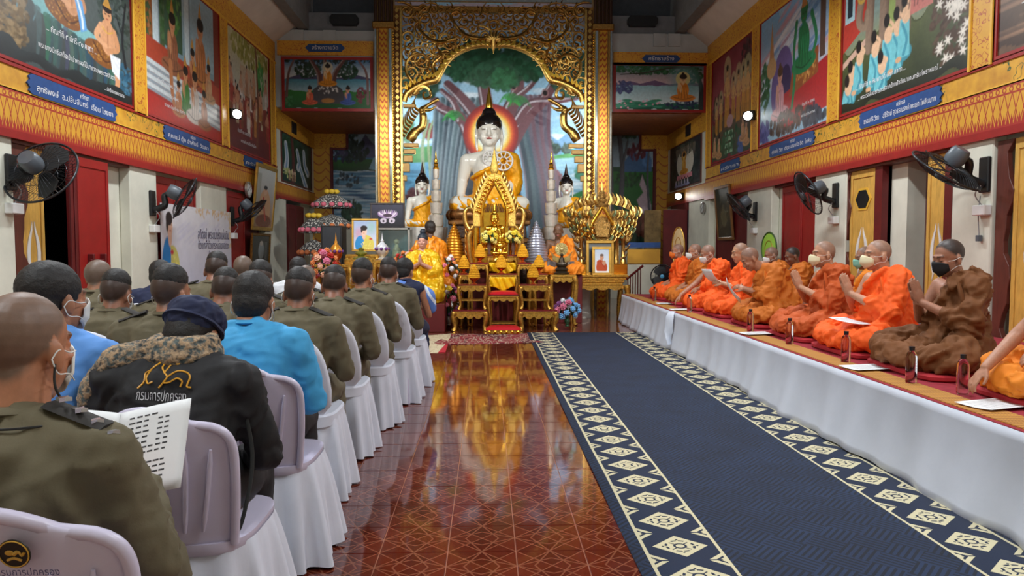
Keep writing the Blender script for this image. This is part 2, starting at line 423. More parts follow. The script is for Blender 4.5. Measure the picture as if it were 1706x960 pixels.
# ---- side walls: lower wall of piers and recesses with openings, upper wall carrying the paintings
def sidewall(name, X, s, solid, piers):
    m = MB(); q = lambda a, b: (min(a, b), max(a, b))
    m.box(*q(X, X+s*.4), YN, Y2, BAND, TOP)
    for (u, v) in solid: m.box(*q(X+s*.14, X+s*.4), u, v, 0, BAND)
    o = struct(name, m, cream)
    for (u, v) in piers: MB().box(*q(X, X+s*.139), u, v, 0, BAND).build('pier', cream, o, bev=.012)
    return o
wl = sidewall('wall_left', XL, -1, [(YN, 7.2), (8.95, 17.0), (18.5, Y2)], [(3.2, 4.2), (6.3, 7.2), (9.5, 10.25), (11.8, 12.95), (15.2, 16.75)])
wr = sidewall('wall_right', XR, 1, [(YN, 7.5), (9.7, 17.5), (19, Y2)], [(3.2, 4.2), (6.87, 7.47), (9.72, 10.65), (12.3, 13.45), (15.8, 17.4)])
wb = struct('wall_back', MB().box(X0, X1, Y2, Y2+.3, 0, 7.5), cream)
wn = struct('wall_near', MB().box(X0, X1, YN-.3, YN, 0, 7.5), cream)
struct('ceiling', MB().box(X0, X1, YN, Y2, 7.4, 7.6), darkceil)
for s, X, n in ((-1, XL, 1), (1, XR, 2)):      # sloping soffit over each side wall, with its edge beam
    m = MB(); i = -s
    m.prism([(X, TOP), (X+i*.55, TOP+.42), (X+i*.55, TOP+.5), (X-i*.3, TOP+.1)], YN, Y2, 'y')
    so = struct('ceiling_soffit', m, mat('soffit_paint', (205, 196, 184), .85, var=.1, scale=2))
    MB().box(*sorted((X+i*.5, X+i*.72)), YN, Y2, TOP+.3, TOP+1.6).build('edge_beam', mat('beam_grey_paint', (120, 122, 122), .85), so)
# ---- cross beams over the altar bays
for s, xa, xb in ((-1, XL+.4, -2.15), (1, 2.65, XR-.4)):
    x0, x1 = (XL, -2.15) if s < 0 else (2.65, XR)
    o = struct('wall_beam', MB().box(x0, x1, Y1+.02, Y1+.35, 4.34, 5.95), greyp)
    MB().box(x0, x1, Y1+.1, Y1+.4, 5.95, 6.35).build('ledge', mat('grey_shadow_paint', (120, 124, 128), .85), o)
    MB().box(x0, x1, Y1+.5, Y1+.7, 6.35, 7.4).build('upper_wall', darkceil, o)
    for k in (.5, .97 if s < 0 else .14):
        xx = lerp(x0, x1, k if s < 0 else 1-k) if k == .5 else (XL+.5 if s < 0 else XR-.75)
        MB().box(xx-.13, xx+.13, Y1-.02, Y1+.05, 5.68, 5.95).build('bracket', greyp, o)
    # soffit of carved wood going back to the rear wall
    MB().box(x0, x1, Y1+.35, Y2, 4.30, 4.36).build('soffit_board', mat('carved_soffit', (150, 84, 40), .5, var=.45, scale=9, bump=.4, bscale=14, bd=.03, stretch=(1, 3, 1)), o)

# ---- painted ornament materials
YEL, OCH, RED = lin((224, 170, 52)), lin((190, 132, 40)), lin((164, 44, 34))
def ornament(name, fn, rough=.5, coord='Object', var=.3):
    g = MG(name, rough, coord=coord); x, y, z = g.xyz(); n = g.noise(7, 4).soft(.3, .7)
    g.base(g.mix(fn(g, x, y, z).min(1.0).max(0.0), g.mix(n*var+.2, YEL, OCH), RED)); return g.m
def spikes(g, x, y, z):                       # z measured from the band's foot
    sp = ((y/.05).frac()-.5).abs()*2; foot = (sp*.1+.045-z).gt(0)
    t = ((y/.2).frac()-.5).abs()*2; zz = (z-.03)/.3
    t2 = ((y/.2+.5).frac()-.5).abs()*2
    L = ((zz-t).abs().soft(.075, .04)).max((zz-t2).abs().soft(.075, .04))
    L2 = ((y/.1).frac()-.5).abs().soft(.05, .02)*(zz.gt(.62))*.35
    top = (z-.315).gt(0)*((z-.33).abs().soft(.012, .006)) + ((z-.4).abs().soft(.012, .006))
    ring = ((((y/.09).frac()-.5).abs()*.09).op('POWER', 2.0)+((z-.365).abs()).op('POWER', 2.0)).sqrt()
    return foot.max(L*(z-.32).lt(0)).max(L2*(z-.32).lt(0)).max(top).max(((ring-.022).abs().soft(.01, .004))*(z.gt(.335))*(z.lt(.395)))
spikem = ornament('gold_band_with_red_spikes', spikes)
def scroll(g, x, y, z):
    n = g.noise(11, 1.5, .4); r = ((n*15).sin()).abs().soft(.34, .14); return r*.85
scrollm = ornament('gold_scrollwork_paint', scroll)
def scroll2(g, x, y, z):
    n = g.noise(14, 1, .4); return ((n*13).sin()).abs().soft(.3, .1)*.8
scrollf = ornament('fine_gold_scrollwork', scroll2)
g = MG('caption_strip_paint', .5); x, y, z = g.xyz(); n = g.noise(9, 1, .4)
g.base(g.mix(((n*14).sin()).abs().soft(.3, .1)*((g.noise(1.2, 1)).gt(.5)), g.mix(g.noise(6, 3).soft(.3, .7), YEL, OCH), lin((52, 84, 44)))); capm = g.m
bluem = mat('blue_plaque_paint', (32, 72, 132), .5, var=.15, scale=9)
whitet = mat('white_lettering', (232, 234, 236), .6, var=0)
MUR0, MUR1 = 3.10, 5.25
tr = 0
def trim(mb, m, **k):
    global tr; tr += 1; o = struct('trim_%d' % tr, mb, m, **k); return o
for s, X in ((-1, XL), (1, XR)):
    i = -s
    o = trim(MB().box(*sorted((0, i*.03)), YN, Y1, 0, .42), spikem); o.location = (X, 0, BAND)
    MB().box(*sorted((0, i*.045)), YN, Y1, -.045, .03).build('red_edge', redp, o)
    o = trim(MB().box(*sorted((0, i*.02)), YN, Y1, 0, .22), capm); o.location = (X, 0, BAND+.42)
    MB().box(*sorted((0, i*.035)), YN, Y1, .215, .245).build('red_edge', redp, o)
    MB().box(*sorted((0, i*.03)), YN, Y1, -.012, .012).build('yellow_edge', mat('yellow_line', (226, 176, 60), .5), o)
    o = trim(MB().box(*sorted((0, i*.02)), YN, Y1, 0, TOP-MUR1), scrollm); o.location = (X, 0, MUR1)
    MB().box(*sorted((0, i*.04)), YN, Y1, -.02, .02).build('yellow_edge', MATS['yellow_line'], o)
    for yc in ((6.78, 9.77, 12.87, 15.72) if s < 0 else (7.05, 10.07, 13.06, 15.8)):
        o = trim(MB().box(*sorted((0, i*.035)), -.17, .17, 0, MUR1-MUR0+.03), scrollm); o.location = (X, yc, MUR0-.03)
        for e in (-.155, .155): MB().box(*sorted((0, i*.05)), e-.015, e+.015, 0, MUR1-MUR0+.03).build('yellow_edge', MATS['yellow_line'], o)
    # bay side wall: bands round the small painting
    o = trim(MB().box(*sorted((0, i*.03)), Y1, Y2, 0, .34), spikem); o.location = (X, 0, BAND)
    o = trim(MB().box(*sorted((0, i*.03)), Y1, Y2, 0, .45), scrollm); o.location = (X, 0, 3.9)
    MB().box(*sorted((0, i*.05)), 17.2, 17.6, .08, .34).build('vent_panel', blackm, o)
    # rear wall of the bay: gold frame with a step and its red inner edge
    xe = aty(553 if s < 0 else 1090, 300, Y2)[0]
    leafp = ornament('gold_leaf_strip', lambda g, x, y, z: ((z/.22+((x*9).sin()).abs()*.6).frac()-.5).abs().soft(.12, .05)*.7)
    o = trim(MB().box(*sorted((X, xe)), Y2-.05, Y2, 0, 3.9), leafp)
    MB().box(xe-.03, xe+.03, Y2-.08, Y2, 0, 3.95).build('red_edge', redd, o)
    xe2 = aty(580 if s < 0 else 1065, 300, Y2)[0]
    MB().box(*sorted((X, xe2)), Y2-.06, Y2, 3.9, 4.36).build('gold_step', scrollm, o)
    MB().box(xe2-.03, xe2+.03, Y2-.09, Y2, 3.9, 4.36).build('red_edge', redd, o)
    MB().box(*sorted((xe, xe2)), Y2-.09, Y2, 3.88, 3.94).build('red_edge', redd, o)

# ---- shutters and doors of the side walls
dn = 0
def flame(m, cx, z0, h, wd, y):               # white leaf motif: two curved blades
    for s in (-1, 1):
        P = [(cx+s*.02, z0+h)]+[(cx+s*wd*math.sin(PI*k/8*.95)*.5, z0+h*(1-k/8)) for k in range(1, 8)]
        Q = [(cx+s*(wd*math.sin(PI*k/8*.95)*.5-wd*.2*math.sin(PI*k/8)-.006), z0+h*(1-k/8)) for k in range(7, 0, -1)]
        m.prism(P+[(cx+s*.3*wd, z0)]+Q, y, y-.008, 'y')
def leaf(parent, loc, rz, wd, h, m, motif=False, hexa=False, latch=False, name='leaf', wavy=False):
    """door leaf: local x along its width, front towards -y"""
    if wavy:
        P = [(0, 0), (wd, 0)]+[(wd+.05*math.sin(k*.9)+.02*math.sin(k*2.1), h*k/20) for k in range(1, 20)]+[(wd+.06, h), (0, h)]
        b = MB().prism(P, 0, .05, 'y')
    else:
        b = MB().box(0, wd, .012, .05, 0, h)
        for (x0, x1, z0, z1) in ((0, .05, 0, h), (wd-.05, wd, 0, h), (.05, wd-.05, 0, .12), (.05, wd-.05, h-.1, h)): b.box(x0, x1, 0, .012, z0, z1)
    o = b.build(name, m, parent, bev=.004); o.location = loc; o.rotation_euler = (0, 0, rz)
    if motif: f = MB(); flame(f, wd/2, h*.42, .62, min(.3, wd*.6), .012); f.build('flame_motif', white, o)
    if hexa:
        P = [(wd/2+.17*math.cos(PI/3*k)*min(1, wd/.5), h*.84+.13*math.sin(PI/3*k)) for k in range(6)]
        MB().prism([(wd/2+(p[0]-wd/2)*1.25, h*.84+(p[1]-h*.84)*1.25) for p in P], .012, .004, 'y').build('hexagon_frame', MATS['yellow_line'], o)
        MB().prism(P, .004, -.002, 'y').build('hexagon_panel', blackm, o)
    if latch:
        b = MB().box(wd*.25, wd*.75, -.04, -.015, h*.5, h*.5+.04)
        for xx in (wd*.3, wd*.7): b.box(xx-.02, xx+.02, -.05, .012, h*.5-.06, h*.5+.1)
        b.build('latch', redd if m is redp else redp, o, bev=.004)
    return o
def door(loc=(0, 0, 0)):
    global dn; dn += 1
    o = empty('door_%d' % dn, loc); o['kind'] = 'structure'; return o
H = 2.34
RL, RR = -PI/2, PI/2     # leaf on right wall: local +x -> -y... rz = -pi/2 faces the room at -x
# right wall, open doorway between the first two piers
d = door()
leaf(d, (XR+.02, 9.93, 0), RL, .25, H, brownw, wavy=True)
leaf(d, (XR+.03, 9.66, 0), RL, .62, H, yelw, motif=True, hexa=True)
MB().box(XR+.02, XR+.1, 8.86, 9.03, 0, H).build('jamb', redd, d)
MB().box(XR+.14, XR+.42, 8.52, 8.86, 0, BAND).build('jamb', cream, d)
leaf(d, (XR+.36, 8.56, 0), RL, .12, H, mat('faded_red_wood', (120, 80, 74), .6), wavy=True)
leaf(d, (XR+.03, 7.95, 0), RL, .37, H, yelw, motif=True)
MB().box(XR+.0, XR+.1, 7.47, 7.6, 0, H).build('jamb', redd, d)
MB().box(XR, XR+.14, 7.47, 9.72, H, BAND).build('lintel', brownw, d)
d = door()
leaf(d, (XR+.02, 6.84, 0), RL, .17, H, brownw, wavy=True); leaf(d, (XR+.03, 6.62, 0), RL, .6, H, yelw, motif=True)
d = door(); leaf(d, (XR+.1, 12.1, 0), RL, .72, H, redp, latch=True); leaf(d, (XR+.1, 11.37, 0), RL, .72, H, redp)
MB().box(XR+.05, XR+.14, 10.6, 12.3, H, BAND).build('lintel', redd, d)
d = door(); leaf(d, (XR+.06, 15.5, 0), RL, 1.0, H, redd); leaf(d, (XR+.06, 14.48, 0), RL, .95, H, redd)
d = door(); leaf(d, (4.8, 17.55, 0), PI, .58, 2.25, redd, latch=True); leaf(d, (4.22, 17.8, 0), PI, .4, 2.25, mat('bronze_leaf', (150, 124, 74), .5, var=.35, scale=9), hexa=True)
MB().box(XR-.02, XR+.1, 17.5, 19, 2.25, BAND).build('lintel', redd, d)
# left wall
d = door()
leaf(d, (XL-.02, 7.2, 0), RR, .2, H, brownw, wavy=True); leaf(d, (XL-.05, 7.39, 0), RR, .37, H, yelw, motif=True)
leaf(d, (XL+.02, 8.12, 0), RR, .13, H, redd); leaf(d, (XL+.02, 8.27, 0), RR, .66, H, redp, latch=True)
MB().box(XL-.14, XL, 7.2, 9.5, H, BAND).build('lintel', brownw, d)
d = door(); leaf(d, (XL-.06, 10.3, 0), RR, .72, H, redp); leaf(d, (XL-.06, 11.04, 0), RR, .72, H, redp)
d = door(); leaf(d, (XL-.02, 13.05, 0), RR, .9, H, redp); leaf(d, (XL-.05, 14.0, 0), RR, .9, H, redd)
d = door(); leaf(d, (XL-.02, 17.0, 0), RR, .7, H, redd); leaf(d, (XL-.02, 17.72, 0), RR, .7, H, redd)
# night outside the open doorways
for s, X, ya, yb in ((-1, XL, 7.0, 9.2), (1, XR, 7.3, 9.9)):
    o = struct('wall_outside', MB().box(*sorted((X+s*1.4, X+s*1.5)), ya-3, yb+3, 0, 3), mat('night_wall', (16, 16, 18), .9))
# ================================================================ paintings on the walls
murm = attrmat('mural_paint', .5, .12, 18)
SK, OR, BR = (222, 176, 140), (214, 128, 40), (120, 72, 44)
def framed(name, cv, w, h, loc, rz, label, fr=redp, fw=.03, texts=(), cat='mural'):
    e = empty(name, loc, rz, label, cat)
    link('painted_panel', cv.mesh(w, h), murm, e).location = (0, -.012, 0)
    for (x0, x1, z0, z1) in ((-w/2-fw, w/2+fw, -fw, 0), (-w/2-fw, w/2+fw, h, h+fw), (-w/2-fw, -w/2, 0, h), (w/2, w/2+fw, 0, h)):
        MB().box(x0, x1, -.03, 0, z0, z1).build('frame_rail', fr, e)
    for (s, u, v, sz) in texts: text_on(s, sz, whitet, e, (u*w-w/2, -.016, v*h), (PI/2, 0, 0))
    return e
def wall_mural(side, ya, yb, cv, label, texts=()):
    w = yb-ya-.06; X = XL if side < 0 else XR
    return framed('mural', cv, w, MUR1-MUR0-.06, (X, (ya+yb)/2, MUR0+.03), PI/2 if side < 0 else -PI/2, label, texts=texts)
A = 1.27
# left wall, first: rock in the forest with two seated figures
c = Cv(A, 195, (58, 70, 70), 3); c.V = c.V/.62
c.grad(.0, 1, (34, 44, 46), (86, 96, 94), .2)
for i in range(26): c.dab(c.r.uniform(.05, .45), c.r.uniform(.6, 1), .09, .07, (74, 78, 120), .5)
c.leaves(.1, .35, .16, .33, (104, 84, 50), 260, .022, 30); c.leaves(.3, .85, .2, .2, (70, 76, 124), 200, .016, 25); c.leaves(1.1, .75, .2, .3, (52, 66, 60), 200, .02, 20)
c.line([(.28, .55), (.24, .75), (.28, 1)], .025, .02, (92, 120, 128)); c.line([(.28, .55), (.2, .5), (.17, .35)], .012, .004, (92, 130, 138)); c.line([(.28, .55), (.33, .46), (.3, .36)], .012, .004, (92, 130, 138))
c.poly([(.28, .62), (.36, .66), (.55, .6), (.72, .53), (.95, .47), (1.1, .38), (1.06, .3), (.9, .32), (.72, .38), (.5, .42), (.34, .45), (.27, .54)], (120, 176, 178))
for i in range(30):
    u = c.r.uniform(.33, 1.15); t = .46-.2*(u-.33); c.line([(u, t), (u+.01, t-.14), (u-.01, t-.34)], .03, .012, (36+c.r.randint(0, 40), 66+c.r.randint(0, 40), 72+c.r.randint(0, 30)), .8)
c.leaves(1.17, .2, .1, .2, (44, 94, 120), 120, .02)
for (u, v, s) in ((.62, .52, 1), (.98, .34, 1)):
    c.ell(u-.06, v+.02, .17, .1, (128, 78, 34), rot=-.25); c.leaves(u-.06, v+.02, .15, .08, (182, 128, 54), 50, .008, 20); c.ell(u+.02, v+.2, .085, .16, (206, 150, 108)); c.line([(u-.05, v+.28), (u-.1, v+.16), (u+.05, v+.1)], .028, .022, (214, 160, 118)); c.line([(u+.09, v+.28), (u+.13, v+.14), (u+.02, v+.08)], .028, .022, (196, 140, 98)); c.ell(u+.02, v+.4, .05, .065, (206, 150, 108)); c.ell(u+.02, v+.46, .052, .04, (40, 26, 24)); c.dab(u, v+.405, .012, .006, (40, 26, 22)); c.dab(u+.04, v+.405, .012, .006, (40, 26, 22)); c.dab(u+.02, v+.365, .014, .006, (150, 60, 50)); c.line([(u+.02, v+.3), (u+.02, v+.12)], .004, .004, (150, 96, 64)); c.line([(u-.04, v+.27), (u+.02, v+.24), (u+.08, v+.27)], .006, .006, (206, 160, 60)); c.line([(u-.14, v+.1), (u-.02, v-.03), (u+.1, v+.04)], .008, .008, (84, 46, 20)); c.poly([(u-.03, v+.47), (u+.07, v+.47), (u+.02, v+.58)], (190, 140, 60))
c.poly([(.64, .8), (.74, .72), (.78, .5), (.72, .46), (.68, .66)], (96, 160, 214)); c.line([(.68, .76), (.73, .6), (.74, .5)], .01, .01, (220, 232, 240))
c.line([(1.06, .36), (1.1, .2), (1.08, .05)], .035, .022, (206, 150, 108)); c.poly([(1.02, .4), (1.14, .4), (1.12, .2), (1.04, .25)], (220, 224, 230))
c.line([(1.2, .35), (1.17, .6), (1.22, .95)], .018, .01, (28, 32, 36)); c.line([(1.18, .6), (1.1, .8)], .01, .005, (28, 32, 36))
c.leaves(1.1, 1.3, .25, .3, (60, 72, 64), 160, .03, 20); c.leaves(.5, 1.4, .6, .2, (50, 60, 70), 160, .03, 20); c.leaves(.1, .35, .14, .3, (124, 100, 60), 160, .018, 30)
c.grad(0, .1, (18, 22, 24), (30, 40, 42), .1)
wall_mural(-1, 6.93, 9.62, c, 'mural of two crowned figures sitting on a pale rock in a dark forest', [('... กัณฑ์ที่ ๙ มัทรี ๙๐ คาถา ...', .5, .22, .09), ('พระนางมัทรีเสด็จเข้าป่าหาผลไม้มาถวายพระเวสสันดร', .55, .12, .075), ('.... มัทรีทอดพระเนตร', .83, .04, .06)])
# left wall, second: palace hall
c = Cv(A, 170, (150, 40, 34), 4)
c.grad(.45, 1, (120, 150, 160), (168, 196, 206)); c.rect(0, .3, .45, 1, (70, 90, 60)); c.leaves(.2, .75, .2, .25, (60, 96, 54), 160, .02); c.leaves(.06, .6, .1, .2, (150, 92, 50), 60, .02)
for u in (.13, .62): c.rect(u, u+.1, .4, 1, (196, 214, 218)); c.rect(u+.08, u+.1, .4, 1, (130, 150, 160))
c.rect(.3, .58, .5, 1, (60, 90, 66)); c.leaves(.45, .8, .12, .2, (80, 130, 60), 80, .02); c.rect(1.16, 1.27, .2, 1, (130, 52, 38)); c.rect(.75, 1.15, .5, 1, (150, 176, 186))
c.poly([(0, .5), (1.27, .42), (1.27, .2), (0, .35)], (166, 66, 44)); 
for k in range(4): c.poly([(0, .36-.05*k), (1.27, .28-.05*k), (1.27, .25-.05*k), (0, .33-.05*k)], (196, 206, 208)); c.poly([(0, .33-.05*k), (1.27, .25-.05*k), (1.27, .23-.05*k), (0, .31-.05*k)], (138, 152, 160))
c.poly([(0, .14), (1.27, .06), (1.27, 0), (0, 0)], (168, 38, 32))
for (u, v, h, rb) in ((.42, .33, .42, (140, 88, 60)), (.9, .36, .5, (176, 110, 60)), (.75, .3, .3, (150, 76, 44)), (1.05, .26, .3, (190, 150, 110)), (.62, .1, .34, (60, 120, 50)), (.78, .06, .38, (200, 190, 180)), (.95, .04, .3, (150, 90, 50)), (.5, .06, .25, (170, 110, 70))): c.sitter(u, v, h, (196, 138, 96), rb); c.poly([(u-.03, v+h), (u+.03, v+h), (u, v+h*1.25)], (190, 140, 60))
c.line([(.38, .4), (.4, .2), (.44, .1)], .03, .02, (170, 110, 70))
wall_mural(-1, 9.92, 12.72, c, 'mural of a palace hall with pale columns and red steps', [('กัณฑ์ที่ ๑ ทศพร ๑๙ คาถา', .28, .24, .08), ('พระผุสดีทูลขอพร', .3, .17, .07), ('จากพระอินทร์ ๑๐ ประการ', .34, .1, .07)])
# left wall, third: crowd
c = Cv(A, 130, (120, 50, 44), 5)
c.grad(.5, 1, (176, 176, 168), (200, 196, 150), .1); c.leaves(.7, .9, .6, .12, (150, 150, 70), 160, .03); c.leaves(1.0, .75, .1, .15, (60, 140, 60), 40, .03); c.grad(0, .5, (96, 36, 38), (140, 62, 52), .1)
for i in range(34): c.stander(c.r.uniform(.05, 1.22), c.r.uniform(.12, .5), c.r.uniform(.22, .34), (196, 140, 110), [(160, 60, 50), (196, 180, 150), (130, 80, 50), (220, 210, 200), (180, 120, 60)][i % 5])
c.line([(.85, .1), (.9, .5), (.85, 1)], .03, .02, (120, 70, 50)); c.rect(.35, .8, .5, .75, (190, 150, 120), .5)
wall_mural(-1, 13.05, 15.52, c, 'mural of a red toned crowd under a leafy tree', [('กัณฑ์ที่ ๑๓ นครกัณฑ์', .35, .16, .09), ('พระเวสสันดรเสด็จกลับเมือง', .45, .08, .08)])
# right wall, first: elephant and kneeling women in teal
c = Cv(A, 195, (66, 74, 40), 6); c.V = c.V/.8
c.grad(.0, .5, (34, 46, 30), (84, 92, 52), .12); c.grad(.5, 1, (132, 140, 110), (110, 150, 170), .08)
c.poly([(0, .48), (.3, .62), (.3, 1), (0, 1)], (184, 60, 48)); c.rect(.02, .14, .7, 1, (170, 206, 214)); c.rect(.05, .11, .74, .95, (34, 50, 60)); c.poly([(0, .4), (.3, .52), (.3, .47), (0, .35)], (206, 170, 150))
c.rect(.5, .62, .45, .9, (140, 160, 90)); c.leaves(.9, .72, .12, .22, (48, 130, 66), 220, .02, 30); c.leaves(1.12, .38, .16, .34, (74, 50, 32), 200, .024, 20)
for i in range(24):
    u, v = 1.12+.13*c.r.uniform(-1, 1), .35+.3*c.r.uniform(-1, 1)
    for k in range(6): a = k*PI/3; c.dab(u+.014*math.cos(a), v+.014*math.sin(a), .02, .006, (232, 226, 214), 1, a)
for (u, w_) in ((.34, .05), (.5, .055), (.66, .045), (.75, .04)): c.line([(u, 1), (u-.01, .7), (u-.02, .42)], w_, w_*.85, (140, 118, 100), shade=(78, 60, 50))
c.poly([(.3, .85), (.8, .85), (.8, 1), (.3, 1)], (136, 114, 98)); c.line([(.3, 1), (.22, .8), (.2, .66), (.27, .6), (.29, .7)], .05, .025, (150, 128, 108), shade=(88, 70, 58)); c.ring(.23, .86, .05, .06, .012, (206, 170, 80))
for (u, v, h) in ((.1, .05, .34), (.2, .12, .4), (.38, .1, .44), (.52, .13, .48), (.62, .16, .46), (.7, .22, .46), (.06, .02, .26), (.46, .05, .3)):
    c.ell(u, v+.05, .08, .06, (60, 140, 156)); c.poly([(u-.07, v+.02), (u+.06, v+.02), (u+.05, v+h*.6), (u-.04, v+h*.62)], (112, 192, 202)); c.line([(u-.02, v+h*.55), (u+.03, v+h*.3), (u, v+.04)], .01, .015, (70, 150, 170)); c.ell(u+.02, v+h*.66, .045, .06, (226, 186, 150)); c.line([(u+.03, v+h*.66), (u+.07, v+h*.75), (u+.03, v+h*.86)], .015, .012, (226, 186, 150)); c.ell(u, v+h*.88, .032, .05, (30, 24, 24)); c.ell(u-.05, v+.015, .03, .02, (214, 170, 130))
for u in (.82, .9): c.stander(u, .5, .5, (206, 150, 110), (196, 120, 110)); 
c.grad(0, .08, (22, 26, 18), (40, 46, 30), .1)
wall_mural(1, 7.22, 9.9, c, 'mural of women in teal kneeling before an elephant', [('... กัณฑ์ที่ ๒ หิมพานต์ ๑๓๔ คาถา ...', .36, .13, .085), ('... พระเวสสันดรทรงบริจาคช้างปัจจัยนาเคนทร์แก่พราหมณ์ ...', .5, .06, .075)])
c = Cv(A, 120, (96, 70, 50), 16); c.grad(0, 1, (60, 40, 30), (130, 104, 76), .2); c.leaves(.2, .75, .25, .2, (40, 92, 54), 160, .03); c.ripples(0, 1.2, .05, .5, (170, 130, 100), 60, .5, .2); c.sitter(.7, .3, .5, SK, OR)
wall_mural(1, 4.2, 6.87, c, 'brown earth toned mural beside the elephant mural', [('... กัณฑ์ที่ ๓ ทานกัณฑ์ ๒๐๙ คาถา ...', .35, .2, .09), ('พระเวสสันดรทรงแจกทาน', .3, .12, .08)])
c = Cv(A, 60, (60, 80, 60), 17); c.grad(0, 1, (40, 60, 44), (120, 150, 160), .2); c.leaves(.6, .6, .5, .3, (50, 90, 56), 160, .04); c.sitter(.6, .15, .5, SK, OR)
wall_mural(-1, 3.95, 6.62, c, 'green forest mural beside the forest rock mural')
# right wall, second: green skinned crowned figure on a throne
c = Cv(A, 170, (150, 190, 214), 7)
c.grad(.4, 1, (196, 200, 214), (120, 176, 216), .15)
for i in range(26): c.dab(c.r.uniform(0, 1.2), c.r.uniform(.5, 1), c.r.uniform(.1, .3), .02, [(236, 238, 244), (70, 130, 196), (214, 150, 160)][i % 3], .6, .3)
c.leaves(.1, .45, .1, .2, (40, 100, 60), 90, .025); c.ell(.45, .42, .2, .28, (110, 92, 150), rot=-.3); c.ell(.5, .35, .13, .2, (60, 46, 92), rot=-.3)
c.poly([(.18, .6), (.3, .6), (.26, .82), (.24, .95), (.22, .82)], (190, 140, 90)); c.ell(.24, .58, .1, .08, (200, 160, 110))
c.poly([(.35, .3), (1.27, .45), (1.27, .1), (.5, .05)], (176, 40, 44)); c.poly([(.6, .28), (1.1, .36), (1.1, .55), (.66, .5)], (150, 84, 44)); c.leaves(.86, .42, .2, .08, (196, 140, 70), 80, .012)
c.sitter(.85, .42, .5, (40, 130, 80), (36, 124, 74), (40, 120, 70)); c.poly([(.8, .88), (.9, .88), (.85, 1.06)], (180, 120, 60)); c.line([(.72, .8), (.68, .6), (.7, .4), (.66, .2)], .025, .02, (44, 134, 84)); c.line([(.98, .8), (1.06, .62), (1, .5)], .025, .02, (44, 134, 84)); c.rect(1.12, 1.2, .45, 1, (92, 70, 60))
c.sitter(.42, .14, .42, (214, 160, 140), (206, 150, 160), (90, 60, 40)); c.leaves(.6, .1, .4, .08, (80, 56, 44), 140, .025); c.leaves(.1, .08, .12, .1, (80, 84, 150), 60, .03); c.leaves(1.05, .08, .2, .07, (40, 44, 60), 60, .03)
wall_mural(1, 10.24, 12.9, c, 'mural of a green crowned figure on a throne against blue sky', [('กัณฑ์ที่ ๑ ทศพร', .75, .18, .07), ('พระอินทร์ประสาทพร', .75, .1, .06)])
# right wall, third: standing golden figures
c = Cv(A, 130, (120, 40, 50), 8)
c.grad(.45, 1, (176, 84, 96), (120, 30, 44), .12); c.leaves(1.1, .75, .18, .25, (56, 30, 34), 90, .03); c.leaves(.2, .5, .2, .15, (90, 60, 50), 60, .03); c.grad(0, .4, (50, 70, 44), (110, 84, 60), .1)
for i, (u, v, h) in enumerate(((.5, .3, .6), (.85, .3, .48), (1, .32, .46), (1.12, .3, .5), (.3, .28, .36), (.15, .26, .34), (.7, .34, .4))): c.ell(u, v+h*.86, .1*h/.5, .12*h/.5, (206, 200, 150), .5); c.stander(u, v, h, (214, 170, 110), (196, 140, 54))
for k in range(4): c.rect(.45, .7, .04+.06*k, .075+.06*k, (150, 190, 150))
c.leaves(.6, .14, .5, .12, (60, 100, 60), 60, .03); c.ell(.6, .34, .1, .06, (190, 150, 150)); c.leaves(.95, .08, .1, .07, (80, 100, 160), 30, .03)
for (u, v) in ((.1, .05), (.25, .02), (1.1, .05), (1, .1)): c.sitter(u, v, .24, (214, 170, 140), (200, 150, 100))
wall_mural(1, 13.2, 15.64, c, 'mural of golden robed standing figures under a dark red sky')
# painted figures of lakes on the cross beams
def lake(c, sky, sky2, water, hill, v):
    c.grad(v, 1, sky2, sky, .03); c.poly([(0, v), (.3, v+.1), (.5, v+.04), (.8, v+.12), (1.1, v+.03), (1.5, v+.1), (c.A, v+.02), (c.A, v-.02), (0, v-.02)], hill); c.grad(0, v, (214, 232, 236), water, .02)
c = Cv(1.8, 110, (40, 90, 120), 9); lake(c, (40, 110, 160), (214, 226, 232), (60, 140, 170), (70, 70, 110), .6)
c.grad(0, .36, (24, 80, 40), (40, 120, 50), .04); c.leaves(.5, .78, .28, .16, (20, 60, 40), 120, .03); c.leaves(1.3, .78, .24, .16, (20, 64, 44), 120, .03); c.leaves(.9, .97, .9, .06, (16, 40, 34), 120, .03)
for P in ([(.75, .3), (.72, .7), (.55, 1)], [(1.0, .3), (1.05, .7), (1.25, 1)], [(.85, .3), (.85, .7), (.85, 1)]): c.line(P, .07, .03, (96, 60, 56), shade=(180, 170, 170))
c.line([(.02, .1), (.08, .7), (.2, 1)], .03, .02, (110, 80, 80)); c.line([(1.74, .1), (1.72, .7), (1.55, 1)], .03, .02, (120, 90, 90))
c.poly([(.5, .1), (.6, .4), (.75, .5), (1.05, .5), (1.2, .4), (1.3, .1)], (70, 70, 76)); c.leaves(.9, .38, .25, .08, (200, 200, 200), 30, .02); c.sitter(.9, .46, .46, (232, 210, 170), (214, 140, 30), halo=(190, 190, 170))
c.sitter(.52, .08, .38, (220, 160, 120), (206, 90, 60)); c.sitter(1.32, .08, .38, (220, 160, 130), (60, 90, 170)); c.ell(.9, .16, .14, .05, (170, 120, 60)); c.leaves(1.6, .28, .1, .16, (110, 40, 56), 60, .025); c.leaves(.1, .14, .1, .1, (40, 110, 60), 40, .025)
x0, x1 = aty(470, 100, Y1)[0], aty(621, 100, Y1)[0]; z0, z1 = aty(545, 181, Y1)[2], aty(545, 100, Y1)[2]
framed('mural', c, x1-x0-.1, z1-z0, ((x0+x1)/2, Y1, z0), 0, 'lake mural with a seated figure in orange between two kneeling figures', redp, .06)
